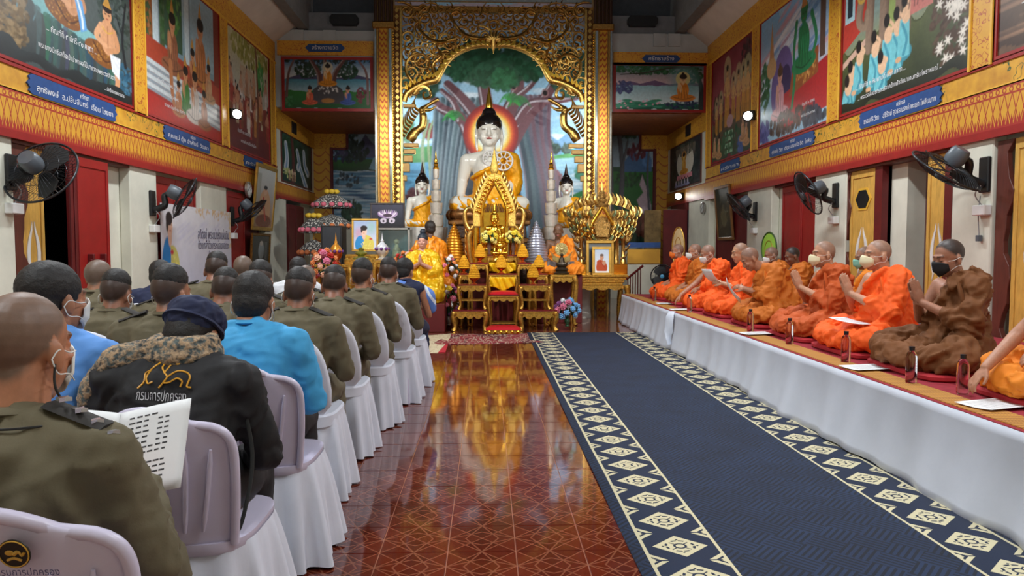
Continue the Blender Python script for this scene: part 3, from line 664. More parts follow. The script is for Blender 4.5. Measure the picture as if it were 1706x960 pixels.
c = Cv(1.8, 110, (60, 110, 130), 10); lake(c, (50, 110, 120), (214, 190, 200), (150, 200, 214), (110, 90, 130), .55); c.leaves(.7, .92, .8, .12, (30, 90, 50), 240, .03); c.line([(.1, .8), (.6, .84), (1.1, .95), (1.6, .96)], .012, .02, (50, 50, 40)); c.leaves(.15, .5, .2, .15, (70, 80, 130), 90, .03); c.grad(0, .14, (20, 80, 60), (30, 110, 90), .05)
for i in range(24): c.dab(c.r.uniform(.02, .9), c.r.uniform(.04, .22), .1, .025, [(40, 130, 100), (60, 150, 120)][i % 2]); c.dab(c.r.uniform(.02, .9), c.r.uniform(.04, .22), .02, .02, (230, 170, 190))
c.line([(1.76, .05), (1.74, .6), (1.55, .98)], .06, .03, (44, 56, 60)); c.leaves(1.6, .8, .2, .2, (34, 90, 60), 90, .03); c.leaves(1.35, .12, .35, .1, (30, 40, 80), 60, .03); c.ell(1.4, .62, .3, .34, (110, 180, 190), .5, soft=.2); c.sitter(1.38, .2, .62, (232, 200, 150), (216, 134, 40), halo=(214, 214, 150), face=1)
x0, x1 = aty(1022, 100, Y1)[0], aty(1176, 100, Y1)[0]; z0, z1 = aty(1100, 183, Y1)[2], aty(1100, 110, Y1)[2]
framed('mural', c, x1-x0-.1, z1-z0, ((x0+x1)/2, Y1, z0), 0, 'lake mural with one seated figure in orange under a tree at the water', redp, .06)
for (xa, xb, yz0, yz1, nm) in ((462, 622, 95, 71, 'สร้างถวายวัด'), (1022, 1180, 107, 85, 'ศรัทธาสร้าง')):
    x0, x1 = aty(xa, 80, Y1)[0], aty(xb, 80, Y1)[0]; z0, z1 = aty(800, yz0, Y1)[2], aty(800, yz1, Y1)[2]
    o = trim(MB().box(x0, x1, Y1-.03, Y1+.02, z0, z1), scrollf); xm, zm = (x0+x1)/2, (z0+z1)/2
    p = MB().prism([(xm-.42, zm), (xm-.34, zm+.08), (xm+.34, zm+.08), (xm+.42, zm), (xm+.34, zm-.08), (xm-.34, zm-.08)], Y1-.045, Y1-.03, 'y').build('blue_plaque', bluem, o)
    text_on(nm, .11, whitet, p, (xm, Y1-.048, zm), (PI/2, 0, 0), .55)
# small paintings on the side walls of the altar bays
c = Cv(1.5, 120, (30, 60, 50), 11); c.grad(0, 1, (26, 60, 50), (40, 80, 70), .3); c.leaves(.5, .8, .5, .2, (30, 70, 44), 150, .04)
for P in ([(.2, .8), (.25, .5), (.2, .3)], [(.75, .75), (.85, .5), (.8, .4)], [(1.1, .8), (1.15, .5), (1.3, .35)], [(.9, .4), (1.05, .2), (1.2, 0)]): c.line(P, .07, .1, (206, 216, 224), .85); c.line(P, .02, .03, (110, 150, 190))
c.line([(.5, 0), (.55, .5), (.48, 1)], .09, .06, (90, 50, 50), shade=(50, 30, 36)); c.leaves(.3, .2, .25, .1, (180, 190, 120), 40, .03)
for u in (.35, .5, .62): c.stander(u, .05, .3, (220, 190, 160), (170, 140, 110))
framed('mural', c, 2.7, 1.05, (XL, 17.75, 2.83), PI/2, 'waterfall mural on the side wall of the altar bay', brownw)
c = Cv(1.5, 120, (40, 40, 44), 12); c.leaves(.75, .5, .75, .5, (40, 50, 48), 200, .06); c.ell(.75, .55, .42, .36, (200, 196, 180)); c.leaves(.75, .85, .5, .14, (60, 70, 60), 90, .05)
for i in range(14): c.line([(.3+.07*i, .9), (.3+.07*i, .65)], .012, .004, (150, 130, 110))
c.sitter(.7, .28, .5, (220, 180, 90), (206, 140, 40), halo=(180, 130, 60)); c.rect(.35, 1.1, .18, .28, (206, 130, 140))
for u in (.3, .45, .6, .75, .9): c.sitter(u, .02, .2, (210, 190, 180), (150, 150, 190))
framed('mural', c, 2.7, 1.05, (XR, 17.75, 2.83), -PI/2, 'cave mural with a golden seated figure on the side wall of the altar bay', brownw)
# tall landscape paintings on the rear wall of the bays
def forest(c, left):
    if left:
        c.grad(.62, 1, (150, 190, 220), (190, 214, 232)); c.poly([(.3, .66), (.42, .74), (.5, .82), (.6, .74), (.7, .7), (.7, .6), (.3, .6)], (92, 96, 140)); c.grad(0, .6, (150, 196, 220), (60, 130, 170), .01)
        c.ripples(0, .7, .02, .5, (34, 84, 130), 90, .6); c.ripples(0, .7, .02, .5, (220, 236, 244), 60, .6); c.leaves(.25, .9, .22, .12, (34, 56, 44), 200, .02); c.leaves(.25, .92, .2, .1, (150, 160, 130), 60, .008)
        c.grad(.48, .58, (30, 70, 34), (50, 110, 44), .02); c.poly([(.7, .48), (.55, .5), (.62, .6), (.7, .62)], (150, 196, 220)); c.leaves(.3, .66, .25, .1, (30, 52, 46), 150, .025); c.leaves(.1, .7, .12, .14, (60, 56, 90), 60, .02)
        c.leaves(.28, .1, .16, .1, (24, 66, 38), 140, .025); c.leaves(.2, .4, .2, .06, (44, 60, 70), 30, .02)
    else:
        c.grad(.6, 1, (170, 200, 220), (34, 60, 40)); c.leaves(.3, .94, .32, .1, (26, 66, 36), 160, .03); c.poly([(.2, .62), (.36, .74), (.46, .68), (.56, .76), (.64, .66), (.64, .56), (.2, .56)], (76, 120, 170))
        c.grad(0, .56, (22, 60, 34), (50, 130, 54), .03); c.leaves(.4, .72, .14, .06, (100, 36, 50), 60, .02); c.leaves(.3, .5, .3, .05, (34, 80, 40), 80, .02)
        c.poly([(.5, .54), (.46, .46), (.52, .4), (.42, .34), (.5, .24), (.64, .2), (.64, .3), (.58, .42)], (196, 176, 186))
        for P, w_ in (([(.18, .3), (.2, .6), (.14, .9)], .03), ([(.2, .6), (.28, .8)], .015), ([(.05, .2), (.04, .6), (.02, .9)], .02), ([(.64, .1), (.58, .5), (.6, .75)], .014)): c.line(P, w_*1.3, w_, (92, 96, 104), shade=(40, 40, 46))
        c.leaves(.3, .1, .3, .1, (26, 56, 34), 150, .02); c.leaves(.5, .14, .1, .08, (110, 60, 44), 50, .025)
for left in (True, False):
    if left: xa, xb, pz0, pz1 = 556, 627, 372, 192
    else: xa, xb, pz0, pz1 = 1014, 1087, 405, 192
    x0, x1 = aty(xa, 300, Y2)[0], aty(xb, 300, Y2)[0]; z0, z1 = aty(820, pz0, Y2)[2], aty(820, pz1, Y2)[2]
    c = Cv((x1-x0)/(z1-z0), 170, (40, 90, 60), 13+left); k = c.A/.66; c.U = c.U/k; forest(c, left)
    framed('mural', c, x1-x0, z1-z0, ((x0+x1)/2, Y2-.02, z0), 0, 'tall river landscape painting in the altar bay' if left else 'tall forest path painting in the altar bay', redd, .05)
# ---- blue caption plaques under the big paintings
names = {(-1, 0): ('ศรัทธา', 'สุทธิพงษ์  อ.ปลื้มจันทร์  เรือน ไชยยา'), (-1, 1): ('ศรัทธา', 'คุณแม่ ตุ้ย อำพันธ์  วัฒนา'), (-1, 2): ('', 'ศรัทธา'),
         (1, 0): ('ศรัทธา', 'ธรรมศิริ วิชา    สุรีรัตน์ สุวรรณรงค์ พะเยา ไพลินนาท'), (1, 1): ('ศรัทธา', 'คุณพ่อ วิชา  เตียง นายแก้ว ชิต  ไพลิน'), (1, 2): ('', 'ศรัทธา')}
for (s, k), (ta, tb) in names.items():
    yc = ((8.28, 11.3, 14.4) if s < 0 else (8.5, 11.5, 14.4))[k]; L = (1.75, 1.75, 1.2)[k]/2; i = -s; X = XL if s < 0 else XR
    e = empty('caption_plaque', (X+i*.02, yc, BAND+.53), PI/2 if s < 0 else -PI/2, 'blue caption plaque with white lettering under the %s' % {(-1, 0): 'forest rock mural', (-1, 1): 'palace mural', (-1, 2): 'red crowd mural', (1, 0): 'elephant mural', (1, 1): 'green figure mural', (1, 2): 'dark red sky mural'}[(s, k)], 'plaque')
    P = [(-L, 0), (-L+.05, .04), (-L+.03, .07), (-L+.08, .1), (L-.08, .1), (L-.03, .07), (L-.05, .04), (L, 0), (L-.05, -.04), (L-.03, -.07), (L-.08, -.1), (-L+.08, -.1), (-L+.03, -.07), (-L+.05, -.04)]
    MB().prism(P, -.018, 0, 'y').build('plaque_board', bluem, e)
    if ta: text_on(ta, .07, whitet, e, (.15 if s < 0 else .1, -.02, .055), (PI/2, 0, 0))
    text_on(tb, .085, whitet, e, (.02, -.02, -.025), (PI/2, 0, 0), L*1.7)
# ================================================================ tools for bodies and draped cloth
def vox(mb, size, smooth=2, name='body'):
    """fuse overlapping solids into one continuous surface"""
    me = mb.mesh(name); o = bpy.data.objects.new('tmp', me); col.objects.link(o)
    r = o.modifiers.new('r', 'REMESH'); r.mode = 'VOXEL'; r.voxel_size = size
    if smooth: q = o.modifiers.new('s', 'SMOOTH'); q.factor = .5; q.iterations = smooth
    dg = bpy.context.evaluated_depsgraph_get(); out = bpy.data.meshes.new_from_object(o.evaluated_get(dg))
    bpy.data.objects.remove(o); bpy.data.meshes.remove(me); out.name = name; out.materials.clear()
    out.polygons.foreach_set('use_smooth', [True]*len(out.polygons)); return out
def fuse(meshes, name='body'):
    bm = bmesh.new()
    for m_ in meshes: bm.from_mesh(m_)
    me = bpy.data.meshes.new(name); bm.to_mesh(me); bm.free()
    for m_ in meshes: bpy.data.meshes.remove(m_)
    me.polygons.foreach_set('use_smooth', [True]*len(me.polygons)); return me
def coords(me):
    a = np.empty(len(me.vertices)*3); me.vertices.foreach_get('co', a); return a.reshape(-1, 3)
def displace(me, fn):
    co = coords(me); n = np.empty(len(co)*3); me.vertices.foreach_get('normal', n); n = n.reshape(-1, 3)
    d = np.array([fn(Vector(p)) for p in co]); me.vertices.foreach_set('co', (co+n*d[:, None]).ravel()); me.update(); return me
def folds(me, amp=.016, d=(1, 0, -1), k=5, kk=16, seed=0):
    """ridged drape folds that run along direction d"""
    D = Vector(d).normalized(); A_ = D.orthogonal().normalized(); B_ = D.cross(A_); off = Vector((seed*3.1, seed*1.7, seed*.9))
    def f(p):
        q = Vector((p.dot(D)*k, p.dot(A_)*kk, p.dot(B_)*kk))+off; w_ = noise.noise(p*4+off)*1.6
        return amp*((1-abs(noise.noise(q+Vector((w_, w_, w_)))*2.2))-.55)
    return displace(me, f)
def paintv(me, c):
    at = me.color_attributes.new('paint', 'FLOAT_COLOR', 'POINT'); at.data.foreach_set('color', np.hstack([c, np.ones((len(c), 1))]).ravel())
def chain(mb, pts, rs, n=10):
    pts = [Vector(p) for p in pts]
    for i, p in enumerate(pts):
        mb.ball(p, rs[i], n, 6)
        if i: mb.tube([pts[i-1], p], [rs[i-1], rs[i]], n)
    return mb
def rotm(x=0, y=0, z=0): return Euler((x, y, z)).to_matrix()
def head_prims(mb, M, ear=1.0, fat=1.0):
    """M: 4x4 head frame (origin at head centre, +y the face, +z up)"""
    n0 = len(mb.v)
    mb.ball((0, -.012, .032), (.077*fat, .097, .092), 18, 12); mb.ball((0, .03, -.035), (.063*fat, .066, .082), 14, 10)
    mb.ball((0, .062, -.095), (.028*fat, .026, .024)); mb.ball((0, .02, -.075), (.056*fat, .05, .04)); mb.ball((0, .078, .03), (.052, .02, .016))
    chain(mb, [(0, .09, .012), (0, .106, -.022), (0, .104, -.032)], [.009, .014, .013], 8)
    for s in (-1, 1):
        mb.ball((s*.014, .098, -.034), .009, 8, 5); mb.ball((s*.036, .074, -.022), (.024, .018, .02)); mb.ball((s*.031, .079, .008), (.015, .014, .011))
        mb.ball((s*.079*fat, -.008, -.012), (.011*ear, .02*ear, .034*ear), 10, 7, rotm(.2, 0, -s*.35)); mb.ball((s*.08*fat, -.0, -.036), (.009, .012, .013))
    mb.ball((0, .092, -.064), (.024, .012, .008)); mb.ball((0, .089, -.076), (.021, .013, .008))
    mb.xf(M, n0)
def hand(mb, M, side=1, curl=.25, length=1.0, thumb=.7, spread=.012):
    """M: wrist frame, +z along the fingers, +x out of the palm, +y towards the thumb"""
    n0 = len(mb.v); L = length
    mb.ball((0, 0, .045*L), (.0145, .037, .052)); mb.ball((0, 0, .01), (.018, .026, .03))
    for i, (y, ln, r) in enumerate(((.029, .068, .0082), (.010, .078, .0086), (-.010, .073, .0083), (-.028, .056, .0073))):
        a = 0; p = Vector((0, y, .085*L)); P = [p.copy()]; f = y*spread*20
        for k, sg in enumerate((.44, .32, .24)):
            a += curl*(.6+.5*k); p = p+Vector((math.sin(a), f*.3, math.cos(a)))*ln*sg*L; P.append(p.copy())
        chain(mb, [(0, y*.8, .05)]+P, [r*1.1, r*1.08, r, r*.92, r*.78], 7)
    chain(mb, [(.004, .022, .02), (.01, .046*thumb/.7, .045), (.014, .056*thumb/.7, .07), (.016, .058*thumb/.7, .09)], [.014, .0115, .0095, .008], 7)
    mb.xf(M, n0)
def frame(o, z, x):
    """4x4 with origin o, +z along z and +x nearest x"""
    z = Vector(z).normalized(); x = Vector(x); x = (x-z*x.dot(z)).normalized(); y = z.cross(x)
    return Matrix(((x[0], y[0], z[0], o[0]), (x[1], y[1], z[1], o[1]), (x[2], y[2], z[2], o[2]), (0, 0, 0, 1)))
skinm = attrmat('skin', .5, .1, 40, bump=.1, bscale=220); skinm.node_tree.nodes['Principled BSDF'].inputs['Subsurface Weight'].default_value = 0
def skin_paint(me, M, skin=(178, 122, 90), scalp=(74, 62, 56), amt=.75, lips=(150, 84, 74)):
    Mi = np.array(M.inverted()); co = coords(me); h = co@Mi[:3, :3].T+Mi[:3, 3]
    c = np.tile(np.array(lin(skin)), (len(co), 1)); x, y, z = h.T
    near = np.hypot(np.hypot(x, y), z) < .17
    m = np.clip((z*.8-y*.9+.006*np.sin(x*60)-.004)/.022, 0, 1)*np.clip((z+.085)/.03, 0, 1)*near*(np.abs(x) < .084)
    ear = (np.abs(x) > .078) & (z < .03) & (z > -.06) & (y > -.04)
    m = np.where(ear, 0, m)*amt; c = c*(1-m[:, None])+np.array(lin(scalp))*m[:, None]
    lp = near & (np.abs(x) < .025) & (y > .085) & (np.abs(z+.07) < .012); c[lp] = lin(lips)
    co_n = near & (y > .07) & (np.abs(z-.033) < .006) & (np.abs(np.abs(x)-.032) < .02); c[co_n] = c[co_n]*.35      # brows
    ck = near & (y > .05) & (z < .02) & (z > -.06) & (np.abs(x) > .02); c[ck] = c[ck]*np.array([1.02, .95, .93])
    paintv(me, c)
def hair_cap(M, parent, m, thick=1.0, low=0.0, name='hair'):
    b = MB(); b.ball((0, -.022, .048+low), (.081*thick, .098*thick, .088*thick), 18, 12)
    b.ball((0, -.05, .0+low*1.5), (.072*thick, .064*thick, .085), 14, 10)
    b.xf(M); me = vox(b, .008, 1, name)
    displace(me, lambda p: .003*noise.noise(p*90)); o = link(name, me, m, parent); return o
def eyes(M, parent, closed=True):
    for s in (-1, 1):
        P = [M @ Vector((s*.031+dx, .0905-abs(dx)*.25, .004-(.004-dx*dx*22)*1)) for dx in (-.014, -.007, 0, .007, .014)]
        MB().tube(P, [.0008, .0018, .002, .0018, .0008], 5).build('eyelid', mat('eyelash_dark', (40, 26, 22), .6, var=0), parent, smooth=60)
def mask(M, parent, m, big=0, loops=True):
    """face mask hugging nose and chin, with ear loops"""
    def f(u, v):
        q = abs(u-.5)*2; a = (u-.5)*2.0; z = -.046+(lerp(-.104, .012, v)+.046)*(1-.5*q**1.5); r = .112+big*.016*(1-abs(v-.5)*2)*(1-q*.8)-.016*max(0, .35-v)/.35-.006*q
        return M @ Vector((r*math.sin(a)*.72, .008+r*math.cos(a)+(.016 if .25 < v < .95 else .004)*max(0, 1-abs(u-.5)*4)-(.012 if v > .8 else 0)*0, z+.012*(abs(u-.5)*2)*(v-.5)*-1))
    me = MB().grid(f, 15, 9).mesh('face_mask'); setsmooth(me, 180); o = link('face_mask', me, m, parent)
    sm = o.modifiers.new('t', 'SOLIDIFY'); sm.thickness = .003
    if loops:
        for s in (-1, 1):
            b = MB()
            for z in (-.004, -.07): b.tube(bez([M @ Vector(p) for p in ((s*.07, .065, z), (s*.083, .03, z*.7-.004), (s*.09, -.012, -.0 if z > -.03 else -.05), (s*.088, -.03, -.02))], 4), .0016, 5)
            b.build('ear_loop', mat('mask_white', (225, 226, 222), .8, var=.03), o, smooth=60)
    return o
masks = {'cream': mat('mask_cream', (226, 216, 178), .8, var=.04), 'white': mat('mask_white', (225, 226, 222), .8, var=.03), 'black': mat('mask_black', (26, 26, 30), .8, var=.1),
         'green': mat('mask_green', (126, 190, 170), .8, var=.05), 'orange': mat('mask_orange', (236, 120, 40), .8, var=.05)}

# ---------------------------------------------------------------- chairs
plastic = mat('white_plastic', (206, 200, 222), .35, var=.03)
cloth = mat('white_chair_cloth', (214, 218, 232), .8, var=.05, scale=6, bump=.12, bscale=40)
def rrect(a, w_, d_, p=4):
    c, s = math.cos(a), math.sin(a); r = (abs(c)**p+abs(s)**p)**(-1/p); return r*c*w_, r*s*d_
def skirt(parent, seed, w_=.235, d_=.235, z0=.445, flare=.06, n=120, pleats=19, y=.0, m=cloth):
    R = random.Random(seed); ph = [R.uniform(0, 6.3) for _ in range(4)]
    def f(u, v):
        a = 2*PI*u; t = 1-v; k = t**.8
        w_q = math.sin(pleats*a+ph[0]+.8*math.sin(3*a+ph[1])); rf = (.032*math.copysign(abs(w_q)**.6, w_q)*(.7+.3*math.sin(5*a+ph[2]))+.014*math.sin(7*a+ph[2]))*k
        X_, Y_ = rrect(a, w_+flare*k+rf, d_+flare*k+rf); return (X_, Y_+y, z0*v+.012*t+.006*math.sin(5*a+ph[3])*t)
    me = MB().grid(f, n, 9, True).mesh('skirt'); setsmooth(me, 180); return link('skirt', me, m, parent)
def chair_legs(e):
    for sx in (-1, 1):
        for sy in (-1, 1): MB().cyl((sx*.17, sy*.16, .43), (sx*.2, sy*.2, 0), .016, .012, 8).build('leg', plastic, e, smooth=40)
def backform(w0, h, th, tilt, r=.17, n=22, curve=.05, grow=0):
    """rounded chair back shell: returns a function (u,v,side)->point"""
    def f(u, v):
        x = (u-.5)*2; z = v*h
        q_ = max(0, (v-(1-r/h))/(r/h)); top = math.sqrt(max(0, 1-q_**3)); wv = w0*(.88+.12*math.sin(v*2.2))*(1-.5*(1-top)); z -= .05*q_**2*abs(x)**2
        return Vector((x*wv, -.215-tilt*v-curve*(1-x*x)+.03, .44+z))
    return f
def chair(kind, seed=0):
    e = empty('banquet_chair')
    chair_legs(e)
    if kind == 'cover':
        # fitted cloth cover: thick rounded back, seat pad, skirt
        b = MB()
        def outline(s=1.0):
            P = [(-.235*s, .40), (-.23*s, .62)]
            for k in range(9): a = PI-PI*k/8; P.append((math.cos(a)*.218*s, .70+math.sin(a)**.85*.225*s if math.sin(a) > 0 else .70))
            return P+[(.23*s, .62), (.235*s, .40)]
        for k, (dy, s) in enumerate(((0, .95), (-.02, 1.0), (-.05, 1.0), (-.07, .95))):
            for (x, z) in outline(s): b.v.append((x, -.185+dy-.13*(z-.42)/.5+.06*(x/.23)**2, z-(1-s)*.2))
        n = len(outline())
        for k in range(3):
            for i in range(n): j = (i+1) % n; b.f.append((k*n+i, k*n+j, (k+1)*n+j, (k+1)*n+i)); b.mi.append(0)
        b.f += [tuple(range(n-1, -1, -1)), tuple(range(3*n, 4*n))]; b.mi += [0, 0]
        o = b.build('back_cover', cloth, e, smooth=60); q = o.modifiers.new('s', 'SUBSURF'); q.levels = q.render_levels = 1
        b = MB(); b.grid(lambda u, v: (*[c_*(1-.04*(v > .6)) for c_ in rrect(2*PI*u, .235, .235)], (.40, .455, .465, .466)[min(3, int(v*3+.5))]), 40, 4, True)
        b.f.append(tuple(120+i for i in range(40))); b.mi.append(0); b.build('seat_cover', cloth, e, smooth=40)
        skirt(e, seed, .232, .21, flare=.05)
    else:
        f = backform(.225, .44, .01, .1)
        nu, nv = 17, 25; fr = MB(); pn = MB()
        me = MB().grid(lambda u, v: f(u, v), nu, nv).mesh('backrest'); setsmooth(me, 180); o = link('backrest', me, plastic, e); q = o.modifiers.new('t', 'SOLIDIFY'); q.thickness = .012
        # raised rim round the shell and ribs on it
        rim = [f(0, v/24)+Vector((0, -.006, 0)) for v in range(0, 24)]+[f(u/10, 1)+Vector((0, -.006, 0)) for u in range(0, 11)]+[f(1, 1-v/24)+Vector((0, -.006, 0)) for v in range(1, 25)]
        MB().tube(rim, .014, 8).build('rim', plastic, o, smooth=60)
        for u0 in (.2, .32, .44, .56, .68, .8):
            MB().tube([f(u0+(u0-.5)*.25*t/6, .12+.6*t/6)+Vector((0, -.008, 0)) for t in range(7)], [.004]+[.008]*5+[.004], 6).build('rib', plastic, o, smooth=60)
        b = MB(); b.grid(lambda u, v: (*rrect(2*PI*u, (.225, .232, .232, .2)[min(3, int(v*3+.5))], (.225, .232, .232, .2)[min(3, int(v*3+.5))]), (.41, .42, .448, .452)[min(3, int(v*3+.5))]), 40, 4, True)
        b.f.append(tuple(120+i for i in range(40))); b.mi.append(0); b.build('seat', plastic, e, smooth=40)
        skirt(e, seed, .235, .215, .43, .06, 140, 17)
    return e
# ================================================================ seated audience
khaki = mat('khaki_uniform_cloth', (98, 90, 68), .85, var=.05, scale=5, bump=.25, bscale=160, bd=.002)
khakid = mat('khaki_dark_cloth', (82, 75, 56), .85, var=.12, scale=5)
bluec = mat('light_blue_shirt', (64, 160, 214), .75, var=.08, scale=5, bump=.2, bscale=140, bd=.002)
bluec2 = mat('sky_blue_shirt', (86, 142, 212), .75, var=.08, scale=5)
blackc = mat('black_jacket_cloth', (22, 22, 25), .75, var=.2, scale=6, bump=.2, bscale=120, bd=.002)
navy = mat('navy_cloth', (26, 34, 66), .8, var=.15)
hairb = mat('black_hair', (22, 18, 17), .6, var=.3, scale=60, bump=.6, bscale=160, bd=.004)
whitec = mat('white_shirt_cloth', (220, 222, 226), .8, var=.04)
paperm = mat('white_paper', (236, 238, 240), .7, var=.02)
inkm = mat('print_ink', (60, 60, 64), .8, var=0)
def sitter(name, label, loc, rz=0, hdz=0, shirt=khaki, pants=khaki, sleeve='long', lean=.08, nod=.35, turn=0, hair='fade', skin=(170, 116, 86), scalp=(36, 30, 27), fat=1.0, hv=.0085, hands='lap', group=None, seed=0, badge=True, scale=1.0, mk=None, proto=None):
    e = empty(name, loc, rz, label, 'person', group, scale)
    hip = Vector((0, -.06, .56)); ch = Vector((0, -.05+lean*.55, .86)); nk = Vector((0, -.035+lean, 1.0)); hd = Vector((0, .005+lean*1.15+.05*nod, 1.115-.03*nod+hdz))
    M = Matrix.Translation(hd) @ Euler((-nod*.9, 0, turn)).to_matrix().to_4x4()
    W = .185*fat
    sh = [Vector((s*W, ch.y-.02+.01, .93)) for s in (-1, 1)]; el = [Vector((s*(W+.065), ch.y+.06, .67)) for s in (-1, 1)]
    wr = [Vector((s*.13, ch.y+.32, .77)) for s in (-1, 1)] if hands == 'paper' else [Vector((s*.05, ch.y+.27, .80)) for s in (-1, 1)] if hands == 'wai' else [Vector((s*.12, .26, .60)) for s in (-1, 1)]
    # body
    b = MB(); chain(b, [hip, ch, nk], [.11, .11, .055]); chain(b, [nk, hd+Vector((0, -.015, -.03))], [.056*fat, .052], 14)
    for i in (0, 1):
        s = (-1, 1)[i]; chain(b, [ch+Vector((s*.1, 0, .05)), sh[i], el[i], wr[i]], [.06, .045, .036, .025]); chain(b, [hip+Vector((s*.09, 0, 0)), Vector((s*.12, .36, .52)), Vector((s*.12, .37, .08)), Vector((s*.12, .44, .045))], [.07, .05, .035, .03])
    low = vox(b, .021, 1)
    b = MB(); head_prims(b, M, 1, 1+.25*(fat-1)); chain(b, [nk+Vector((0, 0, -.03)), hd+Vector((0, -.015, -.03))], [.06*fat, .054*fat], 16); hi = vox(b, hv, 2)
    b = MB()
    for i in (0, 1):
        s = (-1, 1)[i]; a = el[i]; d_ = wr[i]-a; chain(b, [a+d_*.6, wr[i]], [.03, .025])
        if hands == 'wai': hand(b, frame(wr[i]+Vector((-s*.012, 0, 0)), (-s*.12, .55, .8), (-s, 0, 0)), s, .03)
        else: hand(b, frame(wr[i], d_.normalized()+Vector((-s*.3, 0, -.1)), (0, 0, -1) if hands == 'lap' else (-s, 0, 0)), s, .35)
    hn = vox(b, .0058 if hv < .006 else .0078, 1)
    me = fuse([low, hi, hn]); skin_paint(me, M, skin, scalp, .9 if hair in ('fade', 'shaved') else .95); link('body', me, skinm, e)
    # shirt
    b = MB(); chain(b, [hip+Vector((0, 0, -.04)), hip+Vector((0, .0, .12)), ch+Vector((0, 0, -.05))], [.14*fat, .145*fat, .135*fat], 14)
    for s in (-1, 1): chain(b, [hip+Vector((s*.05, 0, -.02)), hip+Vector((s*.055, 0, .12)), ch+Vector((s*.075*fat, -.005, .0)), ch+Vector((s*.09*fat, 0, .07))], [.125*fat, .125*fat, .115*fat, .085])
    for i in (0, 1):
        s = (-1, 1)[i]; chain(b, [nk+Vector((s*.03, -.015, -.012)), sh[i]+Vector((-s*.02, -.0, .01))], [.06, .064]); chain(b, [nk+Vector((s*.02, -.028, -.03)), ch+Vector((s*.04, -.03, .05))], [.062, .09])
        if sleeve == 'long': chain(b, [sh[i], el[i], wr[i]-(wr[i]-el[i])*.12], [.072, .058, .043])
        elif sleeve == 'short': chain(b, [sh[i], sh[i].lerp(el[i], .75)], [.074, .066])
    st = vox(b, .0115 if hv < .007 else .0145, 3, 'shirt'); folds(st, .011, (0, .3, 1), 5, 13, seed); folds(st, .005, (1, .2, .25), 4, 22, seed+2); so = link('shirt', st, shirt, e)
    b = MB(); R0 = [nk+Vector((.062*fat*math.cos(a), .06*math.sin(a)+.004, .012+.012*math.cos(a*2)*.3-.018*math.sin(a))) for a in np.linspace(0, 2*PI, 17)[:-1]]
    b.tube(R0, .019, 6, True, flat=.5); b.build('collar', shirt, so, smooth=60)
    if badge:
        for i in (0, 1):
            s = (-1, 1)[i]; b = MB(); P = [nk.lerp(sh[i], t)+Vector((0, -.004, .066-.0*t)) for t in (.45, .75, 1.08)]
            b.tube(P, .03, 6, flat=.3, up=(0, 0, 1)); b.build('shoulder_board', mat('shoulder_board_cloth', (38, 34, 30), .8), so, smooth=50)
    # trousers and shoes
    b = MB()
    for s in (-1, 1): chain(b, [hip+Vector((s*.07, -.0, .0)), Vector((s*.125, .2, .545)), Vector((s*.13, .37, .525)), Vector((s*.13, .375, .28)), Vector((s*.13, .375, .09))], [.12, .092, .075, .066, .062])
    tr_ = vox(b, .018, 2, 'trousers'); folds(tr_, .011, (0, 1, 0), 4, 12, seed+1); link('trousers', tr_, pants, e)
    for s in (-1, 1): b = MB(); b.ball((s*.13, .41, .045), (.045, .115, .045), 12, 7); b.box(s*.13-.04, s*.13+.04, .31, .51, 0, .02); link('shoe', vox(b, .012, 2, 'shoe'), mat('black_leather', (18, 18, 20), .35), e)
    if hair == 'fade': hair_cap(M @ Matrix.Translation((0, .012, .014)), e, hairb, .93, .012)
    if hair == 'full': hair_cap(M, e, hairb, 1.07, -.008)
    if hair == 'long':
        h_ = hair_cap(M, e, hairb, 1.1, -.005); b = MB(); chain(b, [M @ Vector((0, -.06, 0)), M @ Vector((0, -.08, -.12)), M @ Vector((0, -.09, -.22))], [.085, .08, .05]); link('hair_length', vox(b, .012, 2, 'hair_length'), hairb, h_)
    if mk: mask(M, e, masks[mk])
    e['hx'] = 0
    return e, M, wr, nk, sh
def retag(e, label, group=None, cat='person'):
    e['label'] = label
    if group: e['group'] = group
    elif 'group' in e: del e['group']
    return e
CH = {'cover': [chair('cover', s) for s in (1, 2, 3)], 'plastic': [chair('plastic', s) for s in (4, 5)]}
used = {}
def put_chair(kind, x, y, label, group=None, i=0, rz=0):
    p = CH[kind][i % len(CH[kind])]; key = (kind, i % len(CH[kind]))
    c_ = p if key not in used else copy_tree(p); used[key] = 1
    c_.location = (x, y, 0); c_.rotation_euler = (0, 0, rz); tag(c_, label, 'chair'); 
    if group: c_['group'] = group
    elif 'group' in c_: del c_['group']
    return c_
COLA, COLB, COLC, COLD = -.99, -1.54, -2.1, -2.66
SEAT = .22         # from chair back to chair centre
# nearest man: khaki officer with booklet
o1, M1, wr1, nk1, sh1 = sitter('person', 'heavy khaki officer with close-cropped hair reading an open booklet', (-.985, 1.56, 0), 0, .03, lean=.02, nod=.12, turn=-.15, hair='shaved', scalp=(104, 84, 70), skin=(176, 118, 86), fat=1.1, hv=.005, hands='paper', seed=1, mk='white', scale=.985)
sb = o1.children[1]
star = mat('silver_star', (200, 200, 206), .25, 1, var=.05)
for k in range(4):
    p = nk1.lerp(sh1[1], .62+.17*k)+Vector((0, -.012, .092-.01*k)); P = []
    for j in range(8): a = j*PI/4; r = .017 if j % 2 == 0 else .008; P.append((p.x+r*math.cos(a), p.y+r*math.sin(a)))
    MB().prism(P, p.z-.004, p.z+.004, 'z').build('star_pip', star, sb)
b = MB(); b.tube(bez([M1 @ Vector((.088, -.02, -.03)), M1 @ Vector((.1, -.03, -.08)), nk1+Vector((.115, .01, -.005)), nk1+Vector((.1, -.07, -.0)), nk1+Vector((0, -.095, .0)), nk1+Vector((-.1, -.06, .01))], 6), .0028, 6)
